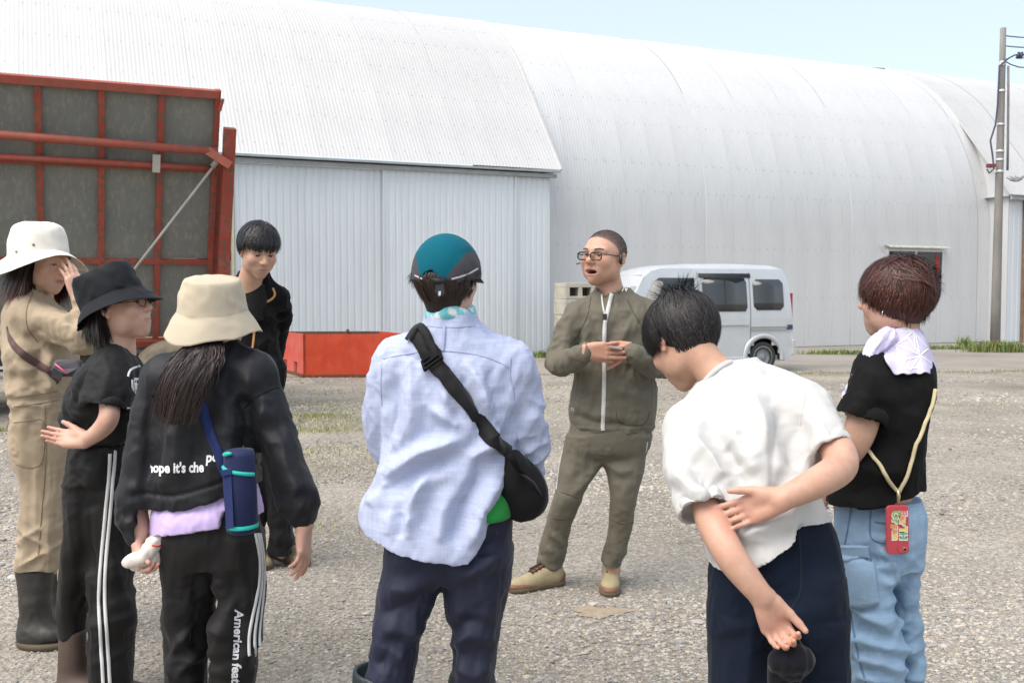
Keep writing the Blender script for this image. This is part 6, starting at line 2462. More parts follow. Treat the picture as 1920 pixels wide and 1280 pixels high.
# ------------------------------------------------------------------ girl in the beige bucket hat, seen from behind
def beige_hat_girl():
	d = 3.2
	pr = Person(G(395, 1400), 'girl in beige bucket hat and black sweatshirt with a long ponytail, seen from behind', (.55, .36, .28))
	H = Head(P(408, 585, d), (.42, .88, -.05), (0, 0, 1), 1.0)
	S = Sdf()
	build_head(H, S, 0, .97, .95, eyes=0, cran=.82)
	S.path([H.w((0, -.02, -.06)), P(404, 655, d), P(400, 690, d)], [.048, .05, .065], .03)
	V, F = S.net(.004)
	pr.chunk(V, F, head_tint(H, V, pr.skin, 0, scalp=(.02, .014, .014), scalp_fn=lambda L: ((L[:, 2] > .02) | (L[:, 1] < -.03)) * 1.0))
	S = Sdf()
	S.loft([(1060, 330, 460, d, .07), (980, 320, 475, d, .09), (850, 310, 480, d, .09), (720, 320, 480, d, .08), (690, 350, 450, d, .06)])
	S.path([P(354, 1040, d), P(350, 1180, d + .02), P(350, 1380, d + .02)], [.05, .032, .028])
	S.path([P(446, 1040, d), P(448, 1180, d), P(438, 1380, d)], [.05, .032, .028])
	V, F = S.net(.012)
	pr.chunk(V, F)
	S = Sdf()
	wl, wr_ = P(262, 1008, d - .05), P(570, 988, d - .08)
	S.path([P(255, 960, d - .02), wl], [.034, .027])
	S.path([P(565, 950, d - .05), wr_], [.034, .026])
	tp = hand(S, wl, (.12, -.3, -1), (1, -.2, .1), 1, s=.86, curls=[(.7, 1.0, .6), (.8, 1.0, .6), (.9, 1.0, .6), (.95, 1.0, .6)], thumb=(.4, .6), spread=.02)
	tp += hand(S, wr_, (.02, -.10, -1), (-.9, .25, 0), 1, s=.88, curls=[(.15, .25, .2), (.22, .3, .2), (.3, .35, .25), (.35, .4, .3)], thumb=(.4, .35), spread=.05)
	V, F = S.net(.003)
	pr.chunk(V, F, flush(V, np.array([.58, .365, .285]), tp))
	pr.body()
	# ponytail
	rg = np.random.default_rng(33)
	n = 4200
	ctr = catmull(np.array([P(393, 632, d - .075), P(372, 668, d - .15), P(352, 705, d - .175), P(337, 745, d - .18), P(322, 805, d - .175)]), 4)
	k = len(ctr)
	t = np.linspace(0, 1, k)
	a = rg.uniform(0, 6.283, n); r = np.sqrt(rg.uniform(0, 1, n))
	wid = np.interp(t, [0, .2, .45, .75, 1], [.018, .05, .074, .078, .07])
	dep = np.interp(t, [0, .2, .6, 1], [.014, .026, .032, .022])
	curl = rg.uniform(-1, 1, (n, 1)) * .012
	offx = (r * np.cos(a))[:, None] * wid[None] + curl * np.sin(t * 5 + rg.uniform(0, 6, (n, 1)))
	offy = (r * np.sin(a))[:, None] * dep[None]
	end = (.5 + .5 * rg.uniform(0, 1, n) ** .8) * (1 - .28 * r * rg.uniform(0, 1, n))
	pp = np.zeros((n, k, 3))
	for i in range(3):
		pp[:, :, i] = np.stack([np.interp(t * e, t, ctr[:, i]) for e in end])
	pp[:, :, 0] += offx; pp[:, :, 1] += offy
	nn = np.zeros_like(pp); nn[:, :, 1] = -1
	nn += rg.normal(0, .35, (n, 1, 3))
	# a few loose strands
	m2 = 40
	p2 = pp[:m2].copy(); p2[:, :, 0] += np.linspace(0, 1, k)[None] * rg.uniform(-.05, .09, (m2, 1)) * np.sin(np.linspace(0, 3.0, k))[None]
	m1 = lambda u: (u[:, 2] < -.62) & (u[:, 1] < .2) & (u[:, 2] > -.9)
	p3, n3 = grow(H, 900, m1, lambda u: np.stack([-u[:, 0], np.full(len(u), -1.0), np.full(len(u), -.3)], 1), .06, .0, 5, jitter=.04, seed=4, offset=(.0, .003), rad=(.074, .092, .08))
	S = Sdf()
	cc = catmull(np.array([np.append(p, w_) for p, w_ in zip(ctr[::4], (.012, .022, .027, .024, .010))]), 3)
	for i in range(len(cc) - 1):
		S.ell(cc[i, :3], (cc[i, 3] * 1.5, cc[i, 3] * .6, cc[i, 3]), None, .02)
	hair_object(pr, [(pp, nn, np.full(n, .0028)), (p2, nn[:m2], np.full(m2, .002))], (.028, .017, .015), 'long_brown_hair', spread=.5, rough=.48, caps=[S.net(.006)])
	# --- sweatshirt
	M_SW = fabric('black_double_knit', (.0095, .010, .013), .6, .1, 900, .15, .06, .3, .35)
	S = Sdf()
	S.loft([(952, 276, 490, d, .138), (915, 276, 490, d, .14), (870, 282, 490, d, .14), (800, 288, 488, d, .14), (740, 292, 490, d, .13), (700, 300, 492, d, .11), (678, 325, 478, d, .09), (655, 355, 452, d, .07), (640, 368, 444, d + .01, .058)], .02)
	S.cone(P(385, 672, d), P(312, 705, d), .05, .07, .05)
	S.cone(P(425, 668, d), P(478, 696, d), .05, .07, .05)
	S.path([P(308, 712, d), P(284, 790, d - .01), P(266, 880, d - .03), P(256, 960, d - .04), P(262, 1004, d - .05)], [.068, .063, .061, .064, .040], .04)
	S.path([P(480, 705, d), P(505, 780, d - .02), P(535, 870, d - .05), P(556, 938, d - .07), P(566, 972, d - .08)], [.069, .066, .065, .061, .040], .04)
	hemz = lambda X: P(380, 946, d)[2] + np.clip((X - P(350, 900, d)[0]) / (P(480, 900, d)[0] - P(350, 900, d)[0]), 0, 1) ** 1.3 * (P(480, 906, d)[2] - P(380, 946, d)[2])
	x0, x1 = P(274, 900, d)[0], P(492, 900, d)[0]
	S.cut(lambda X, Y, Z: np.where((X > x0 - .0) & (X < x1 + .0), hemz(X) - Z, -.1), .004)

	def dj(V, N_):
		q = drape(V, (.1, 0, 1), .085, .5, .0028, 71, .5)
		for pix, w, am in (([(470, 690), (460, 760), (452, 820)], .02, .010), ([(455, 735), (462, 790), (470, 860)], .016, -.012), ([(300, 740), (296, 820), (282, 900)], .02, -.010), ([(318, 790), (310, 860), (300, 930)], .02, .008),
						   ([(440, 760), (430, 830), (415, 890)], .02, .007), ([(500, 760), (480, 800), (474, 850)], .016, .008), ([(520, 800), (540, 880), (560, 930)], .018, .006), ([(276, 800), (262, 880), (252, 930)], .02, .006)):
			q += fold(V, [P(x, y, d - .13) for x, y in pix], w * 2, am * 1.6)
		q += rings(V, P(570, 945, d - .07), (.4, 0, -1), .05, .006, .08, 72)
		q += rings(V, P(256, 960, d - .04), (0, 0, -1), .05, .006, .08, 73)
		band = hemz(V[:, 0]) + .055
		q += np.where((V[:, 0] > x0) & (V[:, 0] < x1), -.008 * np.exp(-((V[:, 2] - band) / .006) ** 2), 0)
		return q
	sw = garment(pr, S, .0062, dj, 'sweatshirt', M_SW)
	sk = Skinned(sw)
	M_SE = fabric('black_seam', (.004, .004, .005), .9)
	strip(pr, sk, [(458, 765), (480, 745), (505, 732), (522, 726)], .004, 'shoulder_seam', M_SE, .001, 30, parent=sw)
	strip(pr, sk, [(284, 740), (292, 765), (300, 785)], .004, 'shoulder_seam', M_SE, .001, 30, parent=sw)
	M_WP = mat('white_back_print', (.78, .78, .78), .7)
	lettering(pr, sk, "I hope it's chee", (267, 886), (20.5, -.4), (0, -26), 'back_print', M_WP, .003, .035, clip=lambda x, y: x > 281 and x < 384, parent=sw)
	lettering(pr, sk, 'pow', (387, 866), (22, -3), (2, -26), 'back_print', M_WP, .003, .035, clip=lambda x, y: x < 410, parent=sw)
	# --- lilac shirt tail
	M_LI = fabric('lilac_jersey', srgb(206, 184, 232), .85, .03, 900, .2, .1, .2)
	S = Sdf()
	S.loft([(1004, 283, 493, d, .14), (960, 285, 493, d, .14), (935, 290, 490, d, .125), (880, 305, 475, d, .10)], .02)
	xa, xb, xc = P(284, 900, d)[0], P(432, 960, d)[0], P(492, 960, d)[0]
	za, zb_, zc_ = P(284, 997, d)[2], P(425, 975, d)[2], P(440, 944, d)[2]
	zd = P(488, 964, d)[2]
	S.cut(lambda X, Y, Z: np.interp(X, [xa, xb, xb + .012, xc], [za, zb_, zc_, zd]) - Z, .003)
	garment(pr, S, .006, lambda V, N_: drape(V, (0, 0, 1), .05, .3, .0025, 75, .6), 'shirt', M_LI)
	# --- track pants
	M_TP = fabric('black_track_jersey', (.009, .008, .008), .66, .1, 900, .2, .06, .35, .3)
	S = Sdf()
	S.loft([(1060, 308, 492, d, .11), (1010, 302, 496, d, .125), (960, 304, 488, d, .12), (930, 312, 480, d, .11)], .02)
	S.loft([(1400, 312, 390, d + .02, .09), (1280, 309, 386, d + .02, .09), (1180, 308, 394, d + .01, .09), (1110, 306, 402, d, .1), (1050, 303, 410, d, .11), (1000, 303, 420, d, .11)], .02)
	S.loft([(1400, 398, 474, d - .02, .09), (1280, 396, 480, d - .02, .09), (1190, 402, 492, d - .02, .09), (1130, 418, 498, d - .01, .09), (1090, 410, 498, d, .1), (1050, 398, 496, d, .11), (1000, 396, 496, d, .11)], .02)

	def dt(V, N_):
		q = drape(V, (.1, 0, 1), .08, .5, .0035, 81, .6)
		q += fold(V, [P(402, 1075, d - .1), P(412, 1130, d - .1), P(400, 1210, d - .09)], .03, .014)
		q += fold(V, [P(440, 1120, d - .1), P(420, 1190, d - .1), P(400, 1240, d - .09)], .03, .012)
		q += fold(V, [P(330, 1190, d - .1), P(370, 1230, d - .1)], .03, .010)
		q += rings(V, P(440, 1220, d - .08), (.5, 0, 1), .06, .005, .14, 82)
		q += rings(V, P(345, 1220, d - .08), (-.3, 0, 1), .06, .005, .14, 83)
		return q
	tp = garment(pr, S, .007, dt, 'track_pants', M_TP)
	sk = Skinned(tp)
	M_WS = mat('white_stripe', (.62, .62, .61), .8, var=.05)
	for dx in (0, 9, 17):
		strip(pr, sk, [(478 + dx * .55, 1000), (486 + dx * .5, 1050), (484 + dx * .6, 1100), (474 + dx * .9, 1150), (467 + dx * 1.1, 1190), (467 + dx * 1.25, 1228)], .009, 'stripe', M_WS, .0045, 50, parent=tp)
	lettering(pr, sk, 'American feature', (440, 1142), (-1, 24), (24, 2), 'leg_print', mat('grey_leg_print', (.62, .62, .64), .7), .003, .03, parent=tp)
	h_, nv = sk.hit(477, 1249)
	if h_ is not None:
		pr.mb(MB().lathe(h_, nv, [(0, .006), (.003, .006), (.004, .003)], 12), 'snap_button', mat('dark_snap', (.1, .1, .1), .3, .8), True, parent=tp)
	# --- hat
	M_HT = fabric('beige_bonded_cloth', srgb(188, 176, 154), .8, .025, 700, .15, .05, .12, .3)
	Hh = Head(P(402, 584, d), (.42, .88, .12), (-.02, -.30, 1), 1.04)

	def wv(a, t):
		k = max(0, (t - .6) / .4)
		return (.004 * math.sin(3 * a) * k, (.011 * math.sin(2 * a + 1.5) + .004 * math.sin(5 * a)) * k)
	ht = hat(pr, Hh, [(.03, .033, .103), (.066, .074, .100), (.082, .090, .09), (.091, .099, .05), (.098, .106, .010), (.101, .109, .0), (.118, .128, -.028), (.136, .147, -.062)], M_HT, wv, seg=90,
			 dents=(((-.045, -.085, .085), .03, .014), ((-.06, -.075, .06), .022, -.006)), crumple=.0026)
	sk = Skinned(ht)
	M_ST = fabric('hat_stitch', srgb(150, 136, 112), .9)
	# --- water bottle in a blue sleeve, worn on a strap: its own thing
	bt = Person(P(450, 1000, d - .17), 'navy and teal bottle sleeve on a blue strap hanging from the girl in beige hat')
	bt.root.name = 'bottle_sleeve'; bt.root['category'] = 'bottle'
	M_NV = fabric('navy_neoprene', srgb(34, 42, 76), .7, .05, 900, .2, .1, .12)
	M_TE = fabric('teal_piping', srgb(42, 184, 170), .6, .05)
	c0, c1 = P(455, 992, d - .18), P(448, 842, d - .19)
	ax = nrm(c1 - c0); L = np.linalg.norm(c1 - c0); r = 29.5 * (d - .18) / FPX
	m_ = MB().lathe(c0, ax, [(-.008, .0), (-.008, r * .8), (0, r), (L * .55, r * 1.0), (L * .93, r * .98), (L * .99, r * .9), (L, 0)], 32)
	bt.mb(m_, 'sleeve', M_NV, True)
	bt.mb(MB().lathe(c0, ax, [(.008, r * 1.005), (.010, r * 1.03), (.018, r * 1.03), (.020, r * 1.005)], 32), 'piping', M_TE, True)
	t_ = MB()
	ex, ey = nrm(np.cross(ax, [0, -1, 0])), nrm(np.cross(np.cross(ax, [0, -1, 0]), ax))
	t_.tube([c0 + ax * (L * (.80 - .10 * q)) + (ex * math.cos(R(200 + 140 * q)) + np.cross(ax, ex) * math.sin(R(200 + 140 * q))) * (r * 1.01) for q in np.linspace(0, 1, 14)], .006, 8)
	bt.mb(t_, 'piping', M_TE, True)
	bt.mb(MB().tube([P(421, 852, d - .22), P(428, 850, d - .235), P(434, 850, d - .238)], [.007, .006, .004], 8), 'zip_tab', M_TE, True)
	M_STR = fabric('blue_webbing', srgb(32, 46, 92), .7, .05, 500, .4, .1, .0)
	sk = Skinned(sw)
	strip(bt, sk, [(374, 746), (384, 780), (398, 820), (410, 850), (420, 884)], .030, 'strap', M_STR, .006, 50)
	st2 = MB().prism([P(416, 880, d - .215), P(433, 878, d - .235), P(438, 988, d - .235), P(424, 992, d - .215)], (0, .004, 0)); bt.mb(st2, 'lower_strap', M_STR)
	bt.mb(MB().prism([P(412, 882, d - .225), P(434, 877, d - .242), P(435, 889, d - .242), P(415, 894, d - .225)], (0, .006, 0)), 'buckle', M_STR, bevel=.003)
	# --- rolled work gloves in her left hand: a thing of its own
	gv = Person(P(265, 1050, d - .09), 'white cotton work gloves with red trim held by the girl in beige hat')
	gv.root.name = 'work_gloves'; gv.root['category'] = 'gloves'
	M_GV = fabric('white_knit_cotton', srgb(222, 212, 200), .95, .05, 260, .7, .1, .3)
	S = Sdf()
	S.path([P(297, 1010, d - .07), P(280, 1030, d - .09), P(262, 1045, d - .11), P(238, 1054, d - .12)], [.015, .019, .016, .012], .008)
	S.path([P(296, 1040, d - .06), P(275, 1052, d - .085), P(250, 1060, d - .1)], [.018, .016, .011], .008)
	V, F = S.net(.004)
	V = V + vnormals(V, F) * (rings(V, P(275, 1035, d - .09), (1, 0, -.4), .02, .0022, .08, 84))[:, None]
	gv.add('glove', V, F, M_GV)
	gv.mb(MB().tube([P(285, 1022, d - .125), P(296, 1024, d - .125), P(302, 1022, d - .1)], .003, 6), 'red_trim', mat('red_yarn', srgb(190, 50, 46), .9), True)

beige_hat_girl()

# ------------------------------------------------------------------ man in the black jacket at the back
def black_jacket_man():
	d = 5.25
	pr = Person(G(530, 1050), 'dark haired man in black jacket with an orange zip, hands behind his back', (.55, .345, .245))
	H = Head(P(485, 470, 5.08), (.48, -.80, -.36), (.12, -.16, 1), 1.07)
	S = Sdf()
	zc = build_head(H, S, 0, .98, 1.0, nose=1.0, eyes=.0028)
	S.path([H.w((0, -.02, -.06)), P(468, 530, 5.16), P(466, 560, 5.2)], [.055, .056, .075], .03)
	V, F = S.net(.0032)
	VFh = (V, F)
	hl = lambda L: (L[:, 2] > np.interp(L[:, 1], [-.1, -.03, .0, .05, .1], [-.05, -.03, .03, .062, .066])) * 1.0
	pr.chunk(V, F, head_tint(H, V, pr.skin, 0, (.46, .22, .18), zc, (.02, .017, .017), hl, blush=.15, beard=.16))
	S = Sdf()
	S.loft([(860, 460, 515, d, .07), (700, 445, 500, d, .07), (600, 445, 500, d, .07), (560, 446, 506, d, .06)])
	S.path([P(478, 840, d), P(475, 950, d), P(470, 1040, d)], [.06, .045, .035])
	S.path([P(518, 840, d), P(524, 950, d + .02), P(528, 1035, d + .02)], [.06, .045, .035])
	V, F = S.net(.012)
	pr.chunk(V, F)
	pr.body()
	eyeballs(pr, H)
	parts = []
	mk = lambda u: (hl(np.array([0, -.012, .032]) + u * np.array([.079, .099, .087])) > .5)

	def flow(u):
		f = np.stack([u[:, 0] * .9 + .25, u[:, 1] * .9, -np.ones(len(u)) * .5], 1)
		return f
	pp, nn = grow(H, 5500, mk, flow, lambda u: .05 * (1 + .45 * pn(u * 7, 8)), .12, 8, grav=.06, jitter=.05, clump=.14, seed=12, offset=(.008, .022), stick=.85, free=.3)
	mf = lambda u: mk(u) & (u[:, 1] > .55) & (u[:, 2] > .3)
	p2, n2 = grow(H, 500, mf, lambda u: np.stack([u[:, 0] * .8 + .15, np.ones(len(u)) * .6, -np.ones(len(u))], 1), .048, .2, 7, grav=.12, jitter=.06, clump=.25, seed=13, offset=(.006, .02), stick=.6, free=.5)
	parts += [(pp, nn, np.full(len(pp), .0026)), (p2, n2, np.full(len(p2), .0022)), brow_strands(H, -1, seed=2, VF=VFh, n=90), brow_strands(H, 1, seed=4, VF=VFh, n=90), lash_strands(H, VFh)]
	hair_object(pr, parts, (.018, .015, .016), 'short_black_hair', spread=.4, caps=[ell_cap(H, [(0, -.016, .046), (0, -.045, .01)], [(.082, .098, .082), (.081, .07, .062)])])
	M_JK = fabric('black_softshell', (.006, .0055, .006), .85, .12, 900, .15, .03, .3, .18)
	S = Sdf()
	S.loft([(745, 432, 528, d, .12), (700, 430, 531, d, .13), (650, 430, 521, d, .125), (600, 428, 524, d, .125), (565, 428, 530, d, .115), (545, 434, 528, d, .10), (528, 444, 506, d - .02, .078), (508, 446, 500, d - .05, .07)], .02)
	S.cone(P(455, 535, d), P(440, 560, d), .05, .06, .05)
	S.cone(P(495, 530, d), P(522, 556, d), .05, .058, .05)
	S.path([P(523, 560, d), P(527, 585, d + .05), P(522, 625, d + .12), P(512, 680, d + .16)], [.060, .055, .05, .045], .03)
	S.path([P(440, 565, d), P(434, 620, d + .06), P(440, 690, d + .12)], [.060, .055, .045], .03)
	S.cone(P(475, 522, d - .05), P(478, 490, d - .1), .056, .066, .004, 's')

	def dj(V, N_):
		q = drape(V, (.35, 0, 1), .07, .35, .004, 91, .7)
		q += rings(V, P(524, 590, d), (0, 0, 1), .045, .006, .1, 93)
		q += rings(V, P(520, 690, d), (.4, 0, 1), .05, .006, .1, 94)
		q += fold(V, [P(470, 560, d - .12), P(500, 590, d - .12), P(520, 600, d - .1)], .03, .010)
		q += fold(V, [P(480, 650, d - .12), P(510, 630, d - .12)], .03, .010)
		return q
	jk = garment(pr, S, .0065, dj, 'jacket', M_JK)
	sk = Skinned(jk)
	M_OZ = mat('orange_zip', srgb(196, 140, 84), .6)
	strip(pr, sk, [(511, 540), (516, 552), (508, 562), (497, 567), (487, 574), (480, 590), (477, 620), (474, 650), (470, 662)], .011, 'zip', M_OZ, .003, 60, parent=jk)
	tee = Sdf()
	tee.loft([(600, 440, 500, d - .07, .09), (560, 440, 505, d - .06, .085), (540, 446, 502, d - .05, .078), (532, 450, 498, d - .05, .070)], .02)
	garment(pr, tee, .007, None, 't_shirt', fabric('black_tee', (.010, .009, .009), .9))
	S = Sdf()
	S.loft([(1045, 448, 492, d, .07), (940, 446, 500, d, .085), (840, 440, 505, d, .1), (730, 434, 515, d, .12)], .02)
	S.loft([(1040, 506, 552, d + .02, .07), (940, 500, 546, d + .02, .085), (830, 480, 543, d, .1), (730, 470, 528, d, .12)], .02)
	garment(pr, S, .008, lambda V, N_: drape(V, (0, 0, 1), .06, .4, .004, 95, .6) + rings(V, P(528, 1020, d), (0, 0, 1), .05, .006, .12, 96), 'trousers', fabric('black_trousers', (.010, .0095, .010), .8, .1, 900, .15, .1, .25))
	cols = [mat('tan_hiking_suede', srgb(150, 136, 104), .85, var=.15, vscale=30), mat('khaki_rand', srgb(122, 110, 84), .8, var=.15), mat('dusty_sole', srgb(128, 112, 86), .9, var=.2),
			mat('grey_lace', srgb(110, 104, 96), .8), mat('grey_tongue', srgb(96, 88, 76), .8)]
	shoe(pr, G(518, 1042), G(572, 1062), 1.15, cols)
	shoe(pr, G(470, 1046), G(500, 1068), 1.1, cols)

black_jacket_man()
# ------------------------------------------------------------------ person in the pale blue shirt, seen from behind
def blue_shirt_person():
	d = 2.9
	pr = Person(G(830, 1440), 'person in pale blue shirt and teal cap with a black crossbody strap, seen from behind', (.55, .36, .28))
	H = Head(P(838, 520, d), (.30, .95, -.06), (0, 0, 1), 1.0)
	S = Sdf()
	build_head(H, S, 0, 1.0, 1.0, eyes=0, cran=.96)
	S.path([H.w((0, -.02, -.06)), P(842, 600, d + .01), P(842, 640, d)], [.05, .053, .07], .03)
	V, F = S.net(.004)
	pr.chunk(V, F, head_tint(H, V, pr.skin, 0, scalp=(.02, .014, .012), scalp_fn=lambda L: ((L[:, 2] > .02) | (L[:, 1] < -.03)) * 1.0))
	S = Sdf()
	S.loft([(1080, 755, 925, d, .07), (1000, 745, 935, d, .09), (850, 745, 945, d, .09), (720, 745, 950, d, .08), (660, 780, 920, d, .06)])
	S.path([P(785, 1060, d), P(745, 1200, d), P(722, 1420, d)], [.05, .036, .03])
	S.path([P(895, 1060, d), P(890, 1200, d), P(885, 1420, d)], [.05, .036, .03])
	S.path([P(985, 800, d + .05), P(985, 860, d + .12), P(965, 880, d + .2)], [.035, .03, .026])
	S.path([P(725, 800, d + .05), P(740, 850, d + .12), P(775, 870, d + .2)], [.035, .03, .026])
	V, F = S.net(.012)
	pr.chunk(V, F)
	S = Sdf()
	hand(S, P(965, 880, d + .2), (-.5, .5, -.2), (-.5, -.4, .2), 1, s=.9)
	hand(S, P(775, 870, d + .2), (.5, .5, -.2), (.5, -.4, .2), -1, s=.9)
	V, F = S.net(.004)
	pr.chunk(V, F)
	pr.body()
	# hair below the cap
	fl = lambda u: np.stack([u[:, 0] * .45, np.full(len(u), -.12), np.full(len(u), -1.0)], 1)
	m1 = lambda u: (u[:, 2] < -.2) & (u[:, 1] < .25) & (u[:, 2] > -.8)
	pp, nn = grow(H, 5600, m1, fl, .078, .06, 7, grav=.05, jitter=.07, clump=.2, seed=23, offset=(.004, .020), stick=.35, free=.6)
	m2 = lambda u: (np.abs(u[:, 0]) > .8) & (u[:, 2] < .0) & (u[:, 2] > -.35) & (u[:, 1] < .3)
	p2, n2 = grow(H, 420, m2, lambda u: np.stack([u[:, 0] * 1.2, np.full(len(u), -.4), np.full(len(u), -.8)], 1), .045, .35, 7, grav=-.05, jitter=.10, clump=.25, seed=24)
	hair_object(pr, [(pp, nn, np.full(len(pp), .0030)), (p2, n2, np.full(len(p2), .0025))], (.024, .014, .012), 'tousled_brown_hair', spread=.4, caps=[ell_cap(H, [(0, -.02, -.02)], [(.080, .086, .05)])])
	# --- cap: teal crown panel, grey sides
	M_TL = fabric('teal_cap_nylon', srgb(8, 88, 104), .9, .08, 900, .2, .03, .4, .15)
	M_GR = fabric('grey_cap_nylon', srgb(74, 72, 77), .9, .08, 900, .2, .03, .4, .15)
	Hc = Head(P(838, 520, d), (.30, .95, .06), (.0, -.05, 1), 1.0)
	V, F, mi = [], [], []
	nu, nv_ = 120, 40
	for j in range(nv_ + 1):
		ph = (j / nv_) * R(96)
		for i in range(nu):
			a = 2 * math.pi * i / nu
			x, y = math.sin(a), math.cos(a)
			kk = 1 + .06 * pn(np.array([[x * 1.6, y * 1.6, ph * 2.2]]), 5)[0] + .03 * pn(np.array([[x * 4, y * 4, ph * 5]]), 6)[0]
			V.append(Hc.w((kk * .0935 * math.sin(ph) * x, -.004 + .112 * math.sin(ph) * y,   .008 + .113 * math.cos(ph))))
	for j in range(nv_):
		for i in range(nu):
			i2 = (i + 1) % nu
			am = 2 * math.pi * (i + .5) / nu
			ph = ((j + .5) / nv_) * R(96)
			X, Y = math.sin(ph) * math.sin(am), math.sin(ph) * math.cos(am)
			# arched opening at the back for the strap
			if Y < -.80 and abs(X + .04) < .24 and math.cos(ph) < .14 - 2.0 * (X + .04) ** 2:
				continue
			edge = .40 + .62 * math.cos(ph) if Y < 0 else .8
			F.append((j * nu + i, (j + 1) * nu + i, (j + 1) * nu + i2, j * nu + i2))
			mi.append(0 if abs(X - .05) < edge else 1)
	cap = mesh_np('cap', np.array(V) - pr.base, np.array(F), None, pr.root, True, [M_TL, M_GR], mi)
	sd = cap.modifiers.new('solid', 'SOLIDIFY'); sd.thickness = .003; sd.offset = -1
	vis = MB()
	arcs = [(math.sin(a), math.cos(a)) for a in np.linspace(R(-58), R(58), 15)]
	Vv = [Hc.w((.0935 * x, -.004 + .112 * y, .0)) for x, y in arcs] + [Hc.w((.085 * x, .03 + .155 * y, -.02)) for x, y in arcs]
	vo = pr.add('visor', np.array(Vv), np.array([(i, i + 1, 16 + i, 15 + i) for i in range(14)]), M_GR, parent=cap)
	vo.modifiers.new('solid', 'SOLIDIFY').thickness = .004
	sk = Skinned(cap)
	M_SM = fabric('cap_seam', srgb(10, 62, 74), .9)
	strip(pr, sk, [(818, 512), (815, 480), (822, 455), (836, 442)], .003, 'cap_seam', M_SM, .0012, 30, parent=cap)
	M_RF = mat('reflective_tape', (.42, .40, .40), .5)
	strip(pr, sk, [(779, 517), (790, 527), (801, 530)], .012, 'binding', M_GR, .003, 16, parent=cap)
	strip(pr, sk, [(838, 529), (860, 524), (885, 514), (898, 505)], .016, 'binding', M_GR, .003, 24, parent=cap)
	strip(pr, sk, [(846, 523), (862, 519), (880, 512), (894, 504)], .005, 'reflective_tape', M_RF, .005, 24, parent=cap)
	strip(pr, sk, [(780, 517), (797, 524)], .005, 'reflective_tape', M_RF, .005, 12, parent=cap)
	tg = MB().prism([P(818, 528, d - .115), P(832, 530, d - .118), P(833, 552, d - .122), P(822, 558, d - .122), P(815, 545, d - .12)], (0, .003, 0))
	tb = pr.mb(tg, 'adjuster_strap', mat('black_webbing', (.012, .012, .014), .7), parent=cap)
	pr.mb(MB().prism([P(822, 546, d - .124), P(827, 546, d - .124), P(826, 554, d - .124), P(822, 554, d - .124)], (0, .002, 0)), 'strap_logo', mat('pale_logo', (.55, .6, .65), .6), parent=cap)
	pr.mb(MB().tube([P(806, 520, d - .105), P(820, 527, d - .116), P(838, 526, d - .112)], .008, 8), 'adjuster_band', MATS['black_webbing'], True, parent=cap)
	# --- neckerchief
	S = Sdf()
	for a in np.linspace(0, 2 * math.pi, 19)[:-1]:
		S.ell(P(845, 588, d + .0) + np.array([.056 * math.cos(a), .056 * math.sin(a), .005 * math.sin(a * 3)]), (.013, .013, .018), None, .02)
	m, nt, b = new_mat('printed_neckerchief')
	n1 = noise_node(nt, 40, 3, .5); n2 = noise_node(nt, 55, 3, .5)
	c_ = ramp(nt, n1.outputs['Fac'], [(.42, srgb(226, 226, 222)), (.48, srgb(150, 206, 210)), (.6, srgb(108, 190, 198))])
	k_ = ramp(nt, n2.outputs['Fac'], [(.66, (0, 0, 0)), (.69, (1, 1, 1))])
	nt.links.new(mixc(nt, k_.outputs['Color'], c_.outputs['Color'], srgb(190, 50, 50)), b.inputs['Base Color'])
	b.inputs['Roughness'].default_value = .85
	V, F = S.net(.005)
	V = V + vnormals(V, F) * rings(V, P(846, 588, d), (1, 0, .3), .03, .002, .12, 25)[:, None]
	pr.add('neckerchief', V, F, m)
	# --- shirt
	M_SH = fabric('pale_blue_chambray', srgb(176, 184, 210), .85, .025, 700, .3, .05, .6, .2, streak=.17, creasescale=10)
	S = Sdf()
	S.loft([(1040, 690, 950, d - .01, .168), (1005, 676, 958, d - .01, .17), (950, 672, 962, d, .168), (910, 692, 964, d, .165), (870, 706, 966, d, .155), (810, 714, 968, d, .145), (740, 716, 968, d, .14), (690, 722, 960, d, .12),
			(660, 742, 936, d, .10), (635, 775, 905, d, .085), (615, 796, 894, d, .075), (596, 798, 892, d + .005, .074), (582, 801, 889, d + .01, .070)], .02)
	S.cone(P(812, 640, d), P(745, 680, d), .055, .075, .06)
	S.cone(P(880, 640, d), P(952, 682, d), .055, .075, .06)
	S.path([P(735, 705, d), P(722, 770, d + .03), P(728, 830, d + .07), P(745, 860, d + .14)], [.064, .062, .056, .05], .03)
	S.path([P(962, 700, d), P(978, 765, d + .02), P(988, 830, d + .05), P(991, 880, d + .08)], [.068, .066, .058, .050], .03)
	pxs = [660, 690, 725, 765, 820, 882, 900, 930, 958, 970]
	pys = [958, 990, 1003, 1019, 1028, 1034, 1012, 970, 932, 920]
	hx = np.array([P(x, y, d)[0] for x, y in zip(pxs, pys)]); hz = np.array([P(x, y, d)[2] for x, y in zip(pxs, pys)])
	xr = P(958, 900, d)[0]
	S.cut(lambda X, Y, Z: np.where(X < xr, np.interp(X, hx, hz) - Z, np.where(Y < d + .0, P(960, 935, d)[2] - Z, -.1)), .004)
	S.cone(P(845, 586, d + .01), P(848, 560, d + .01), .056, .062, .004, 's')

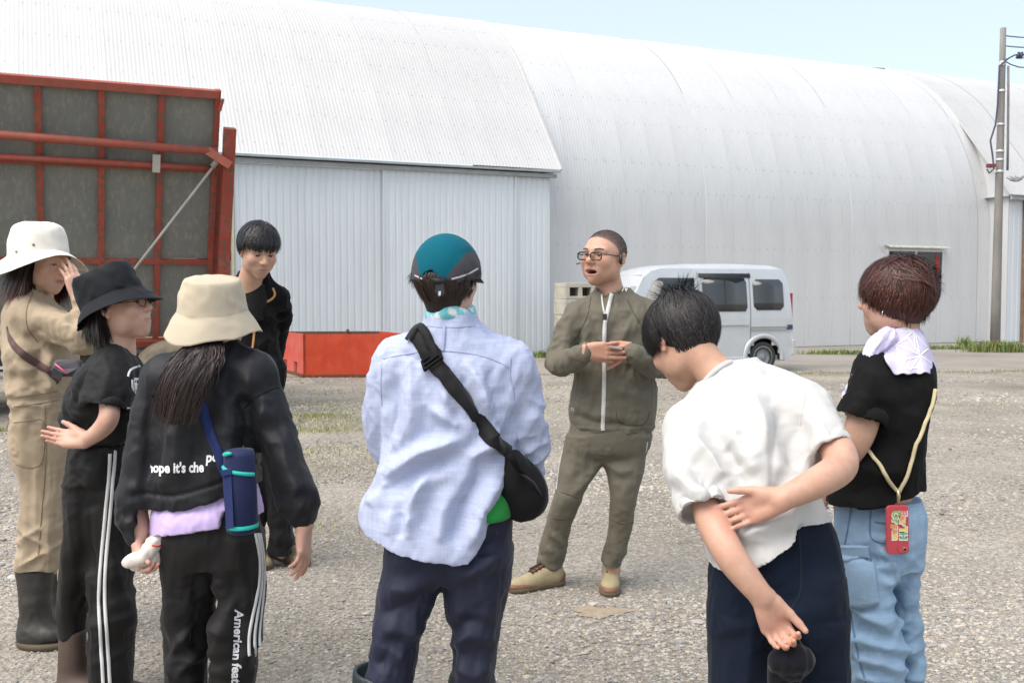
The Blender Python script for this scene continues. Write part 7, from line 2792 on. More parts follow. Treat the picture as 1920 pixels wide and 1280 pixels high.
	def dj(V, N_):
		q = drape(V, (-.55, 0, 1), .085, .4, .0030, 101, .6) + drape(V, (.6, 0, 1), .06, .35, .0018, 105, .7)
		F_ = (([(770, 690), (775, 760), (765, 840)], .018, .009), ([(830, 680), (836, 760), (838, 800)], .016, .007), ([(885, 690), (915, 760), (945, 800)], .018, .009), ([(860, 690), (885, 750), (920, 830)], .015, -.007),
			  ([(960, 730), (945, 800), (900, 850)], .02, .009), ([(720, 900), (790, 850), (870, 820)], .022, .012), ([(700, 930), (780, 880), (850, 855)], .02, -.010), ([(760, 1000), (775, 940), (800, 890)], .018, .010),
			  ([(745, 1010), (752, 960)], .014, -.008), ([(880, 1030), (900, 960), (945, 880)], .024, .012), ([(850, 1025), (870, 950), (910, 880)], .02, -.009), ([(820, 1020), (830, 940)], .018, .006),
			  ([(740, 700), (735, 780), (716, 850)], .016, -.010), ([(690, 950), (730, 900)], .02, .010), ([(930, 760), (958, 850)], .02, -.012), ([(735, 650), (780, 672), (830, 676)], .01, -.004),
			  ([(800, 760), (840, 790), (860, 800)], .014, .006), ([(880, 860), (930, 830)], .014, .008))
		for pix, w, am in F_:
			q += fold(V, [P(x, y, d - .14) for x, y in pix], w * 1.05, am * 1.0)
		q += rings(V, P(985, 780, d + .02), (.1, 0, 1), .05, .0055, .13, 102)
		q += rings(V, P(992, 850, d + .06), (0, 0, 1), .04, .005, .08, 103)
		q += rings(V, P(845, 600, d), (0, 0, 1), .05, .003, .08, 104)
		# gathers below the yoke
		q += .004 * np.sin(V[:, 0] / .0065 + 2 * pn(V / .03, 4)) * np.exp(-((V[:, 2] - P(840, 700, d)[2]) / .05) ** 2) * (V[:, 2] < P(840, 668, d)[2]) * np.exp(-((V[:, 0] - P(840, 700, d)[0]) / .14) ** 2)
		return q
	sh = garment(pr, S, .0055, dj, 'shirt', M_SH)
	sk = Skinned(sh)
	M_S2 = fabric('blue_shirt_stitch', srgb(160, 166, 196), .9, .03)
	strip(pr, sk, [(718, 672), (760, 664), (800, 658), (840, 658), (890, 664), (930, 676), (955, 690)], .0045, 'yoke_seam', M_S2, .0012, 70, parent=sh)
	strip(pr, sk, [(834, 612), (832, 635), (830, 658)], .010, 'locker_loop', M_S2, .004, 20, parent=sh)
	strip(pr, sk, [(958, 672), (956, 700), (962, 730), (964, 760)], .0045, 'armhole_seam', M_S2, .0012, 40, parent=sh)
	strip(pr, sk, [(716, 680), (714, 720), (716, 760)], .0045, 'armhole_seam', M_S2, .0012, 30, parent=sh)
	strip(pr, sk, [(800, 611), (840, 614), (890, 611)], .0045, 'collar_seam', M_S2, .0012, 30, parent=sh)
	strip(pr, sk, [(980, 866), (995, 870), (1010, 868)], .004, 'cuff_seam', M_S2, .002, 16, parent=sh)
	# collar stand, leaning
	# green undershirt showing at the side
	S = Sdf()
	S.loft([(962, 860, 962, d + .0, .138), (945, 860, 964, d + .0, .138), (915, 860, 966, d, .11)], .02)
	garment(pr, S, .007, None, 'undershirt', fabric('green_undershirt', srgb(40, 138, 62), .85))
	# --- trousers
	M_NV = fabric('navy_work_trousers', srgb(30, 34, 54), .65, .06, 900, .15, .08, .28, .35, streak=.10)
	S = Sdf()
	S.loft([(1085, 725, 955, d, .10), (1050, 722, 960, d, .135), (1000, 724, 962, d, .145), (940, 735, 962, d, .13)], .02)
	S.loft([(1440, 672, 742, d - .02, .085), (1290, 682, 772, d - .03, .10), (1200, 694, 790, d - .02, .10), (1140, 701, 810, d - .01, .11), (1080, 712, 838, d, .125), (1020, 722, 845, d, .135)], .015)
	S.loft([(1440, 846, 922, d + .02, .09), (1290, 842, 928, d + .0, .10), (1200, 840, 938, d, .10), (1140, 834, 948, d, .11), (1080, 828, 958, d, .125), (1020, 824, 962, d, .135)], .015)

	def dt(V, N_):
		q = drape(V, (.15, 0, 1), .075, .4, .003, 111, .6)
		for pix, w, am in (([(722, 1100), (770, 1110), (815, 1090)], .02, .010), ([(702, 1150), (760, 1140), (815, 1100)], .02, -.010), ([(710, 1180), (770, 1190), (800, 1170)], .018, .010), ([(715, 1210), (760, 1235)], .02, .012),
						   ([(700, 1250), (740, 1210)], .018, -.009), ([(835, 1085), (880, 1075), (940, 1040)], .02, .010), ([(860, 1060), (900, 1040), (950, 1000)], .018, -.008), ([(845, 1210), (880, 1190), (930, 1200)], .018, .010),
						   ([(845, 1180), (890, 1160)], .016, -.008), ([(850, 1250), (890, 1270), (925, 1250)], .02, .010), ([(780, 1150), (770, 1220)], .016, .008), ([(900, 1080), (915, 1140), (920, 1180)], .02, .007)):
			q += fold(V, [P(x, y, d - .11) for x, y in pix], w * 1.1, am * .62)
		q += rings(V, P(745, 1200, d - .1), (.4, 0, 1), .055, .002, .16, 112)
		q += rings(V, P(885, 1200, d - .1), (-.3, 0, 1), .055, .002, .16, 113)
		return q
	tr = garment(pr, S, .0062, dt, 'trousers', M_NV)
	M_BT = mat('dark_green_rubber', srgb(34, 46, 48), .5, var=.15)
	S = Sdf()
	c_ = P(700, 1262, d - .03)
	S.cone((c_[0] - .02, c_[1], .05), c_ + np.array([.03, .0, .02]), .055, .088, .01)
	S.cone((c_[0] + .02, c_[1], .45), c_ + np.array([.03, .0, .03]), .07, .078, .004, 's')
	S.cut(lambda X, Y, Z: np.maximum(Z - (c_[2] + .012 - .12 * (X - c_[0])), -Z + .003))
	garment(pr, S, .008, None, 'boot', M_BT)
	S = Sdf()
	c2 = P(885, 1300, d)
	S.cone((c2[0], c2[1], .05), (c2[0], c2[1], .30), .055, .07, .01)
	S.cut(lambda X, Y, Z: -Z + .003)
	garment(pr, S, .008, None, 'boot', M_BT)
	# --- crossbody bag (its own thing)
	bag = Person(P(975, 900, d), 'black crossbody bag on a wide strap worn over the pale blue shirt')
	bag.root.name = 'crossbody_bag'; bag.root['category'] = 'bag'
	M_WB = fabric('black_webbing_strap', (.011, .011, .012), .75, .1, 400, .5, .1, .0)
	M_BG = fabric('black_nylon', (.006, .006, .007), .8, .1, 900, .2, .05, .2)
	strip(bag, sk, [(778, 626), (790, 640), (806, 668), (824, 692), (860, 738), (900, 790), (930, 830), (955, 850)], .046, 'strap', M_WB, .010, 80)
	strip(bag, sk, [(770, 640), (782, 622), (792, 616), (800, 624), (812, 652), (822, 672)], .022, 'strap_loose_end', M_WB, .016, 30)
	h_, nv = sk.hit(817, 682)
	t_ = nrm(P(860, 738, d) - P(790, 640, d)); t_ = nrm(t_ - nv * np.dot(t_, nv)); sx = np.cross(nv, t_)
	bk = MB()
	o_ = h_ + nv * .018
	for (u0, v0, u1, v1) in ((-.032, -.022, .032, -.015), (-.032, .015, .032, .022), (-.032, -.015, -.025, .015), (.025, -.015, .032, .015), (-.025, -.004, .025, .004)):
		a_ = o_ + sx * (u0 + u1) / 2 + t_ * v0; b_ = o_ + sx * (u0 + u1) / 2 + t_ * v1
		bk.bar(a_, b_, u1 - u0, .008, nv)
	bag.mb(bk, 'buckle', mat('black_buckle', (.008, .008, .009), .8, spec=.1))
	S = Sdf()
	S.ell(P(975, 915, d - .02), (.068, .085, .085), None, .03)
	S.ell(P(985, 930, d - .01), (.062, .08, .062), None, .03)
	S.ell(P(962, 890, d - .06), (.04, .05, .07), None, .03)
	V, F = S.net(.006)
	V = V + vnormals(V, F) * (drape(V, (.5, 0, 1), .06, .2, .002, 120))[:, None]
	bag.add('pouch', V, F, M_BG)
	bag.mb(MB().tube([P(955, 850, d - .15), P(964, 866, d - .15), P(972, 880, d - .14), P(985, 890, d - .11)], [.014, .010, .007, .006], 8), 'clip', MATS['black_buckle'], True)
	bag.mb(MB().tube([P(962, 862, d - .15), P(975, 885, d - .13), P(1000, 905, d - .1), P(1016, 930, d - .07)], .004, 6), 'zip_line', mat('dark_zip', (.02, .02, .02), .4), True)

blue_shirt_person()

# ------------------------------------------------------------------ boy in the white T-shirt
def white_tee_boy():
	d = 2.62
	pr = Person(G(1450, 1480), 'boy in white T-shirt and navy shorts leaning forward with hands behind his back', (.54, .34, .25))
	H = Head(P(1281, 640, 2.92), (-.36, .70, -.60), (-.22, .45, 1), 1.04)
	S = Sdf()
	build_head(H, S, 0, 1.0, 1.0, eyes=0)
	S.path([H.w((0, -.03, -.045)), P(1342, 700, 2.84), P(1385, 740, 2.78)], [.047, .049, .07], .03)
	V, F = S.net(.0035)
	pr.chunk(V, F, head_tint(H, V, np.array([.52, .315, .22]), 0, scalp=(.02, .016, .016), scalp_fn=lambda L: ((L[:, 2] > .0) & (L[:, 1] < .06) | (L[:, 1] < -.05) & (L[:, 2] > -.055)) * 1.0, blush=.3))
	S = Sdf()
	S.loft([(1160, 1370, 1520, d, .08), (1050, 1365, 1530, d, .09), (900, 1340, 1500, d + .06, .09), (800, 1320, 1480, d + .12, .08), (740, 1340, 1450, d + .16, .06)])
	S.path([P(1400, 1150, d), P(1395, 1300, d), P(1390, 1450, d)], [.075, .06, .045])
	S.path([P(1520, 1150, d), P(1520, 1280, d), P(1525, 1450, d)], [.075, .058, .045])
	V, F = S.net(.010)
	pr.chunk(V, F)
	# bare arms: left one hangs, the right one reaches across and grips it
	S = Sdf()
	wl = P(1433, 1122, d - .21)
	S.path([P(1312, 925, d - .055), P(1336, 980, d - .125), P(1370, 1042, d - .185), P(1406, 1090, d - .205), wl], [.024, .036, .034, .028, .023], .02)
	tp = hand(S, wl, nrm(P(1462, 1195, d - .20) - wl), (.1, -1, .12), -1, s=.92, curls=[(1.0, .9, .5), (.95, .9, .5), (.8, .8, .5), (.65, .7, .4)], thumb=(.45, .35), spread=.02)
	wr_ = P(1462, 937, d - .19)
	S.path([P(1562, 830, d - .02), P(1576, 872, d - .09), P(1530, 905, d - .17), wr_], [.042, .039, .034, .024], .02)
	tp += hand(S, wr_, nrm(P(1376, 966, d - .13) - wr_), (.05, -.75, .25), 1, s=.92, curls=[(.15, .3, .3), (.2, .3, .3), (.25, .4, .3), (.3, .5, .4)], thumb=(.5, .25), spread=.03)
	V, F = S.net(.003, 3)
	T = flush(V, np.array([.53, .335, .245]), tp)
	for c in (P(1440, 1160, d - .19), P(1410, 955, d - .17)):
		k = np.exp(-(np.linalg.norm(V - c, axis=1) / .07) ** 2)[:, None] * .45
		T = T * (1 - k) + k * np.array([.54, .28, .22])
	pr.chunk(V, F, T)
	pr.body()
	# --- thick black hair, whorl at the crown
	wh = nrm((.12, -.35, .93))

	def flow(u):
		r = u - wh
		tw = np.cross(np.tile(wh, (len(u), 1)), u)
		return r + .35 * tw + np.array([0, .0, -.05])
	mk = lambda u: ((u[:, 2] > -.25) & (u[:, 1] < .62)) | ((u[:, 1] < -.25) & (u[:, 2] > -.92)) | ((u[:, 2] > .3))
	mk0 = mk
	mk = lambda u: mk0(u) & ~((np.abs(u[:, 0]) > .8) & (u[:, 2] < -.02) & (u[:, 1] > -.45))
	lf = .15
	pp, nn = grow(H, 12000, mk, flow, lambda u: np.interp(u[:, 2], [-.8, -.2, .5, 1], [.030, .05, .065, .065]), lf, 8, grav=.03, jitter=.06, clump=.22, seed=31, offset=(.008, .024), stick=.85, free=.35)
	mt = lambda u: np.linalg.norm(u - wh, axis=1) < .5
	p2, n2 = grow(H, 260, mt, flow, .055, 1.2, 6, grav=.03, jitter=.22, clump=.35, seed=32, offset=(.01, .03))
	hair_object(pr, [(pp, nn, np.full(len(pp), .0022)), (p2, n2, np.full(len(p2), .0015))], (.017, .014, .014), 'thick_black_hair', spread=.5, rough=.55, caps=[ell_cap(H, [(0, -.014, .044), (0, -.044, .0)], [(.084, .099, .084), (.082, .074, .060)])])
	# --- T-shirt
	M_WT = fabric('white_cotton_jersey', (.53, .525, .51), .85, .02, 800, .2, .05, .55, .2, creasescale=8)
	S = Sdf()
	S.loft([(1092, 1326, 1574, d - .01, .172), (1050, 1326, 1572, d - .01, .172), (1000, 1322, 1568, d, .168), (940, 1312, 1548, d + .02, .16), (880, 1296, 1530, d + .05, .16), (820, 1278, 1516, d + .09, .16), (770, 1290, 1510, d + .13, .15), (730, 1312, 1490, d + .17, .13),
			(700, 1336, 1462, d + .2, .10), (683, 1356, 1430, d + .22, .075), (676, 1368, 1408, d + .22, .06)], .02)
	S.cone(P(1355, 735, d + .18), P(1300, 800, d + .10), .06, .075, .06)
	S.cone(P(1420, 715, d + .18), P(1510, 765, d + .08), .06, .075, .06)
	a1 = nrm(P(1330, 975, d - .09) - P(1288, 860, d + .03)); c1 = P(1322, 958, d - .105)
	a2 = nrm(P(1572, 872, d - .08) - P(1530, 800, d + .02)); c2 = P(1556, 852, d - .045)
	S.sleeve([P(1296, 815, d + .08), P(1289, 880, d - .01), P(1330, 985, d - .13)], [.074, .069, .066], c1, a1, .014, .03)
	S.sleeve([P(1508, 772, d + .07), P(1540, 815, d + .0), P(1572, 880, d - .08)], [.076, .068, .062], c2, a2, .014, .03)
	na_ = nrm(H.w((0, -.03, -.045)) - P(1385, 735, 2.78))
	S.cone(P(1345, 712, 2.825), P(1345, 712, 2.825) + na_ * .12, .062, .075, .003, 's')
	pxs = [1320, 1330, 1372, 1420, 1470, 1486, 1492, 1500, 1572]
	pys = [1080, 1079, 1071, 1050, 1020, 1006, 990, 985, 986]
	hx = np.array([P(x, y, d - .1)[0] for x, y in zip(pxs, pys)]); hz = np.array([P(x, y, d - .1)[2] for x, y in zip(pxs, pys)])
	S.cut(lambda X, Y, Z: np.interp(X, hx, hz) - Z, .003)

	def dj(V, N_):
		q = drape(V, (.3, 0, 1), .10, .5, .0030, 131, .6)
		F_ = (([(1400, 720), (1430, 800), (1440, 900), (1425, 980)], .024, .012), ([(1370, 790), (1385, 850), (1420, 890)], .02, .010), ([(1360, 830), (1390, 880)], .018, -.010), ([(1470, 760), (1450, 850), (1445, 940)], .02, -.010),
			  ([(1500, 770), (1490, 830), (1500, 880)], .02, -.012), ([(1290, 810), (1320, 850), (1350, 900)], .02, .010), ([(1300, 850), (1330, 890), (1345, 925)], .016, -.009), ([(1260, 880), (1300, 920), (1335, 930)], .016, .008),
			  ([(1380, 1010), (1430, 990), (1480, 960)], .02, .010), ([(1470, 1000), (1490, 950), (1510, 890)], .02, .012), ([(1340, 700), (1400, 690), (1440, 700)], .012, .006), ([(1330, 1000), (1350, 1050)], .02, .008), ([(1545, 830), (1580, 850)], .016, .006))
		for pix, w, am in F_:
			q += fold(V, [P(x, y, d - .10 + .25 * max(0, (900 - y) / 250)) for x, y in pix], w * 1.2, am * 1.2)
		q += rings(V, P(1350, 920, d - .05), (.3, 0, -1), .05, .005, .09, 132)
		q += rings(V, P(1510, 850, d), (.5, 0, -1), .05, .005, .09, 133)
		return q
	ts = garment(pr, S, .0058, dj, 't_shirt', M_WT)
	sk = Skinned(ts)
	M_SE = fabric('white_seam', (.60, .595, .58), .9)
	nc, na = P(1345, 712, 2.825), nrm(H.w((0, -.03, -.045)) - P(1385, 735, 2.78))
	e1 = nrm(np.cross(na, [0, 1, .2])); e2 = np.cross(na, e1)
	pr.mb(MB().tube([nc + (e1 * math.cos(a) + e2 * math.sin(a)) * .064 for a in np.linspace(0, 2 * math.pi, 33)], .0085, 8, False), 'neck_rib', M_WT, True, parent=ts)
	strip(pr, sk, [(1510, 740), (1500, 790), (1503, 850)], .004, 'armhole_seam', M_SE, .0012, 30, parent=ts)
	# --- shorts
	M_SH = fabric('navy_jersey_shorts', (.0065, .0115, .024), .88, .08, 900, .2, .04, .2, .18)
	S = Sdf()
	S.loft([(1180, 1330, 1584, d, .14), (1110, 1327, 1581, d, .155), (1050, 1334, 1574, d, .142), (990, 1345, 1562, d, .13), (960, 1355, 1550, d, .12)], .02)
	S.loft([(1330, 1330, 1470, d, .13), (1240, 1330, 1465, d, .13), (1140, 1329, 1470, d, .14)], .02)
	S.loft([(1268, 1470, 1592, d, .12), (1240, 1466, 1589, d, .125), (1140, 1460, 1583, d, .14)], .02)
	xm = P(1478, 1270, d)[0]

	def ds(V, N_):
		q = drape(V, (.1, 0, 1), .10, .5, .004, 141, .6)
		for pix, w, am in (([(1480, 1130), (1500, 1180), (1530, 1240)], .02, .008), ([(1475, 1000), (1502, 1050), (1500, 1110), (1482, 1140)], .02, -.008), ([(1545, 1060), (1560, 1140), (1555, 1220)], .03, .008), ([(1345, 1100), (1360, 1200)], .03, .008)):
			q += fold(V, [P(x, y, d - .15) for x, y in pix], w * 2, am)
		return q
	so = garment(pr, S, .007, ds, 'shorts', M_SH)
	sk = Skinned(so)
	strip(pr, sk, [(1498, 990), (1502, 1060), (1500, 1110), (1484, 1140)], .004, 'back_seam', fabric('navy_seam', (.012, .02, .03), .9), .0012, 40, parent=so)
	# --- rolled socks held in the left hand: a thing of its own
	sx_ = Person(P(1480, 1270, d - .2), 'rolled black knit gloves held behind the back by the boy in white')
	sx_.root.name = 'rolled_gloves'; sx_.root['category'] = 'gloves'
	M_KN = fabric('black_ribbed_knit', (.0075, .008, .012), .95, .1, 260, .8, .15, .3, .2)
	S = Sdf()
	S.path([P(1474, 1200, d - .17), P(1480, 1225, d - .19), P(1484, 1244, d - .20)], [.024, .034, .040], .01)
	S.path([P(1458, 1240, d - .21), P(1490, 1236, d - .23), P(1508, 1236, d - .21)], [.024, .027, .024], .008)
	S.path([P(1462, 1240, d - .19), P(1466, 1290, d - .18), P(1490, 1295, d - .19)], [.024, .026, .026], .01)
	S.cone(P(1478, 1236, d - .27), P(1500, 1238, d - .27), .010, .010, .01, 's')
	V, F = S.net(.0042)
	V = V + vnormals(V, F) * (.0012 * np.sin(V[:, 0] / .0035))[:, None]
	sx_.add('knit', V, F, M_KN)

white_tee_boy()

# ------------------------------------------------------------------ woman in the black T-shirt with the towel
def towel_woman():
	d = 3.1
	pr = Person(G(1640, 1440), 'woman with short reddish brown hair in black T-shirt and light blue jeans', (.56, .35, .26))
	H = Head(P(1678, 562, d), (-.72, .69, .0), (.03, 0, 1), .95)
	S = Sdf()
	build_head(H, S, 0, .98, 1.0, eyes=.0035, cheeks=.004)
	S.path([H.w((0, -.02, -.06)), P(1690, 630, d + .01), P(1692, 670, d + .01)], [.048, .05, .07], .03)
	V, F = S.net(.0033)
	pr.chunk(V, F, head_tint(H, V, pr.skin, 0, (.55, .25, .22), scalp=(.03, .015, .012), scalp_fn=lambda L: ((L[:, 2] > .03) | ((L[:, 1] < -.02) & (L[:, 2] > -.06))) * 1.0, blush=.25))
	S = Sdf()
	S.loft([(1040, 1600, 1700, d, .08), (930, 1600, 1705, d, .09), (800, 1620, 1720, d, .09), (720, 1630, 1725, d, .08), (680, 1655, 1720, d, .06)])
	S.path([P(1632, 1020, d), P(1632, 1180, d - .02), P(1642, 1420, d - .02)], [.05, .034, .03])
	S.path([P(1685, 1020, d + .06), P(1688, 1180, d + .08), P(1694, 1420, d + .08)], [.045, .032, .03])
	V, F = S.net(.012)
	pr.chunk(V, F)
	S = Sdf()
	wr_ = P(1560, 905, d + .02)
	S.path([P(1625, 760, d - .10), P(1612, 808, d - .11), P(1592, 850, d - .08), wr_], [.044, .042, .036, .025], .02)
	hand(S, wr_, (-.35, .6, -.7), (.5, .6, 0), 1, s=.86)
	V, F = S.net(.0035)
	pr.chunk(V, F, np.tile(np.array([.55, .345, .255]), (len(V), 1)))
	pr.body()
	# --- hair: short, layered, wind-blown at the back
	cr = nrm((-.1, -.35, .9))

	def flow(u):
		f = u - cr
		return f * np.array([1.0, 1.1, 1.0]) + np.array([0, .05, -.35])
	mk = lambda u: ((u[:, 2] > .15) & (u[:, 1] < .80)) | ((u[:, 1] < .05) & (u[:, 2] > -.72)) | ((np.abs(u[:, 0]) > .75) & (u[:, 1] < .5) & (u[:, 2] > -.2))
	pp, nn = grow(H, 10500, mk, flow, lambda u: np.interp(u[:, 2], [-.7, 0, .6, 1], [.05, .08, .115, .12]) * (.8 + .35 * pn(u * 5, 6)), .1, 9, grav=.05, jitter=.07, clump=.42, seed=41, offset=(.004, .028), stick=.8, free=.4)
	mb_ = lambda u: (u[:, 2] > .25) & (u[:, 1] < .0) & (u[:, 1] > -.9)
	p2, n2 = grow(H, 600, mb_, lambda u: np.stack([-.6 + 0 * u[:, 0], np.full(len(u), -1.2), np.full(len(u), .15)], 1), .06, .3, 8, grav=.03, jitter=.10, clump=.3, seed=42, offset=(.012, .034), stick=.3, free=.6)
	hair_object(pr, [(pp, nn, np.full(len(pp), .0024)), (p2, n2, np.full(len(p2), .002))], (.062, .018, .012), 'reddish_brown_hair', spread=.45, rough=.45, caps=[ell_cap(H, [(0, -.022, .040), (0, -.05, -.02)], [(.083, .098, .084), (.070, .056, .060)])])
	mn = lambda u: (u[:, 1] < -.1) & (u[:, 2] < -.35) & (u[:, 2] > -.85)
	p3, n3 = grow(H, 1500, mn, lambda u: np.stack([-u[:, 0] * .3, np.full(len(u), .1), np.full(len(u), -1.0)], 1), .06, .05, 6, grav=.08, jitter=.08, clump=.3, seed=43, offset=(.004, .014))
	mw = lambda u: (u[:, 2] > -.2) & (u[:, 1] < .5)
	p4, n4 = grow(H, 170, mw, flow, .06, .25, 8, grav=.02, jitter=.3, clump=.5, seed=44, offset=(.01, .03))
	hair_object(pr, [(p3, n3, np.full(len(p3), .0024)), (p4, n4, np.full(len(p4), .0011))], (.05, .016, .011), 'reddish_brown_hair', 'hair_ends', spread=.4)
	er = MB(); er.tube([H.w((.088, -.002, -.034)), H.w((.092, .0, -.042)), H.w((.088, .0, -.05))], .0016, 6)
	er.tube([H.w((-.088, -.002, -.034)), H.w((-.092, .0, -.042)), H.w((-.088, .0, -.05))], .0016, 6)
	pr.mb(er, 'earring', mat('silver_earring', (.7, .7, .7), .2, .9), True)
	# --- T-shirt
	M_BT = fabric('soft_black_cotton', (.0075, .0075, .0075), .9, .1, 800, .25, .03, .25, .15)
	S = Sdf()
	S.loft([(964, 1552, 1734, d, .135), (925, 1552, 1732, d, .135), (870, 1572, 1728, d, .135), (800, 1590, 1734, d, .135), (750, 1600, 1748, d, .135), (710, 1608, 1752, d, .125), (680, 1632, 1748, d, .10), (660, 1652, 1736, d, .08), (640, 1662, 1722, d, .065)], .02)
	S.sleeve([P(1640, 695, d - .06), P(1630, 740, d - .10), P(1608, 800, d - .12)], [.070, .074, .074], P(1614, 786, d - .11), nrm(P(1600, 830, d - .1) - P(1632, 740, d - .1)), .014, .03)
	hx = np.array([P(x, y, d - .1)[0] for x, y in ((1545, 962), (1560, 960), (1640, 952), (1736, 927))]); hz = np.array([P(x, y, d - .1)[2] for x, y in ((1545, 962), (1560, 960), (1640, 952), (1736, 927))])
	S.cut(lambda X, Y, Z: np.interp(X, hx, hz) - Z, .003)

	def dj(V, N_):
		q = drape(V, (-.2, 0, 1), .08, .45, .0030, 151, .6)
		for pix, w, am in (([(1640, 690), (1628, 730), (1600, 780)], .018, .007), ([(1680, 720), (1670, 800), (1660, 870)], .02, .008), ([(1600, 860), (1650, 890), (1700, 880)], .02, .008), ([(1580, 930), (1640, 910), (1700, 915)], .016, -.006),
						   ([(1660, 750), (1640, 800)], .016, -.008), ([(1720, 760), (1715, 860)], .02, .008)):
			q += fold(V, [P(x, y, d - .13) for x, y in pix], w * 2, am)
		return q
	ts = garment(pr, S, .006, dj, 't_shirt', M_BT)
	# --- jeans
	M_JN = fabric('light_blue_denim', srgb(140, 166, 190), .85, .09, 500, .5, .05, .35, .2, streak=.12)
	S = Sdf()
	S.loft([(1060, 1575, 1724, d + .02, .125), (1010, 1568, 1730, d + .02, .135), (960, 1566, 1734, d + .02, .13), (930, 1572, 1726, d + .02, .115)], .02)
	S.loft([(1440, 1604, 1680, d - .03, .09), (1330, 1600, 1686, d - .04, .10), (1240, 1592, 1682, d - .04, .095), (1170, 1588, 1676, d - .03, .10), (1110, 1578, 1668, d - .02, .11), (1040, 1572, 1680, d, .125)], .015)
	S.loft([(1440, 1664, 1724, d + .07, .09), (1330, 1668, 1726, d + .08, .10), (1240, 1662, 1722, d + .08, .095), (1170, 1655, 1714, d + .08, .10), (1110, 1650, 1712, d + .07, .11), (1040, 1640, 1722, d + .05, .125)], .015)

	def dt(V, N_):
		q = drape(V, (.1, 0, 1), .07, .3, .0025, 161, .6)
		for pix, w, am in (([(1640, 1020), (1670, 1050), (1678, 1085), (1655, 1100)], .018, .012), ([(1650, 1005), (1690, 1030)], .016, .009), ([(1610, 1150), (1650, 1165), (1668, 1180)], .016, .010), ([(1600, 1190), (1640, 1205), (1674, 1215)], .016, .010),
						   ([(1605, 1230), (1650, 1240), (1680, 1255)], .016, .010), ([(1662, 1150), (1690, 1170), (1710, 1160)], .016, .009), ([(1672, 1210), (1700, 1225), (1718, 1215)], .016, .009), ([(1610, 1262), (1650, 1275)], .016, .010)):
			q += fold(V, [P(x, y, d - .10) for x, y in pix], w * 1.0, am * .8)
		q += rings(V, P(1638, 1220, d - .12), (.25, 0, 1), .045, .0065, .17, 162)
		q += rings(V, P(1692, 1220, d - .02), (-.2, 0, 1), .045, .0065, .17, 163)
		q += rings(V, P(1670, 1080, d - .1), (.3, 0, 1), .05, .005, .10, 164)
		return q
	jn = garment(pr, S, .006, dt, 'jeans', M_JN)
	sk = Skinned(jn)
	M_DS = fabric('denim_seam', srgb(96, 126, 158), .9)
	strip(pr, sk, [(1597, 950), (1590, 990), (1584, 1020)], .006, 'side_seam', M_DS, .002, 24, parent=jn)
	strip(pr, sk, [(1594, 1142), (1602, 1190), (1612, 1240), (1624, 1279)], .006, 'side_seam', M_DS, .002, 40, parent=jn)
	strip(pr, sk, [(1634, 945), (1632, 975), (1634, 1008), (1660, 1018)], .004, 'back_pocket_seam', M_DS, .002, 40, parent=jn)
	strip(pr, sk, [(1640, 978), (1665, 980), (1700, 978)], .004, 'back_pocket_seam', M_DS, .002, 20, parent=jn)
	# cargo pocket and flap
	for rows, nm, off in (([[(1578, 1054), (1602, 1054), (1636, 1050)], [(1582, 1090), (1610, 1094), (1644, 1090)], [(1588, 1132), (1612, 1138), (1648, 1128)]], 'cargo_pocket', .008), ([[(1577, 1022), (1602, 1021), (1634, 1019)], [(1577, 1038), (1602, 1038), (1633, 1035)], [(1577, 1054), (1602, 1055), (1633, 1051)]], 'pocket_flap', .015)):
		G_ = catmull(np.array(rows, float).reshape(3, -1), 5).reshape(-1, 3, 2)
		G2 = np.array([catmull(r_, 5) for r_ in G_])
		Vp, ok = [], True
		for r_ in G2:
			for x, y in r_:
				h_, nv = sk.hit(max(x, 1577), y)
				if h_ is None:
					h_, nv = Vp[-1] if Vp else P(x, y, d - .12), np.array([0, -1, 0])
					Vp.append(h_); continue
				Vp.append(h_ + nv * off)
		m_, n_ = G2.shape[:2]
		Vp = np.array(Vp).reshape(m_, n_, 3)
		for _ in range(4):
			Vp[1:-1, 1:-1] = (Vp[:-2, 1:-1] + Vp[2:, 1:-1] + Vp[1:-1, :-2] + Vp[1:-1, 2:]) / 4
		Fp = [(a * n_ + b_, a * n_ + b_ + 1, (a + 1) * n_ + b_ + 1, (a + 1) * n_ + b_) for a in range(m_ - 1) for b_ in range(n_ - 1)]
		po = pr.add(nm, Vp.reshape(-1, 3), np.array(Fp), M_JN, parent=jn)
		sd = po.modifiers.new('solid', 'SOLIDIFY'); sd.thickness = .012; sd.offset = 1 if False else 0
		s2 = Skinned(po)
		if nm == 'cargo_pocket':
			strip(pr, s2, [(1605, 1060), (1610, 1100), (1614, 1134)], .004, 'pocket_seam', M_DS, .008, 24, parent=jn)
			strip(pr, s2, [(1632, 1056), (1640, 1095), (1643, 1124), (1614, 1132), (1592, 1128)], .004, 'pocket_seam', M_DS, .008, 40, parent=jn)
		else:
			strip(pr, s2, [(1581, 1048), (1602, 1049), (1629, 1046), (1630, 1025)], .004, 'pocket_seam', M_DS, .008, 30, parent=jn)
	# --- towel: a thing of its own
	tw = Person(P(1700, 660, d - .1), 'pale lilac towel with white star lines draped round the neck of the woman')
	tw.root.name = 'towel'; tw.root['category'] = 'towel'
	M_TW = fabric('lilac_hand_towel', srgb(208, 200, 232), .95, .06, 400, .5, .1, .15)
	sk = Skinned(ts)
	# back panel hanging from the neck over the shoulder blade
	left = [(1646, 622), (1650, 642), (1659, 674), (1670, 692), (1676, 702)]
	right = [(1714, 612), (1730, 628), (1743, 658), (1752, 682), (1757, 699)]
	rows_ = []
	for (a, b_) in zip(catmull(np.array(left, float), 4), catmull(np.array(right, float), 4)):
		rows_.append([a + (b_ - a) * t for t in np.linspace(0, 1, 14)])
	Vt = []
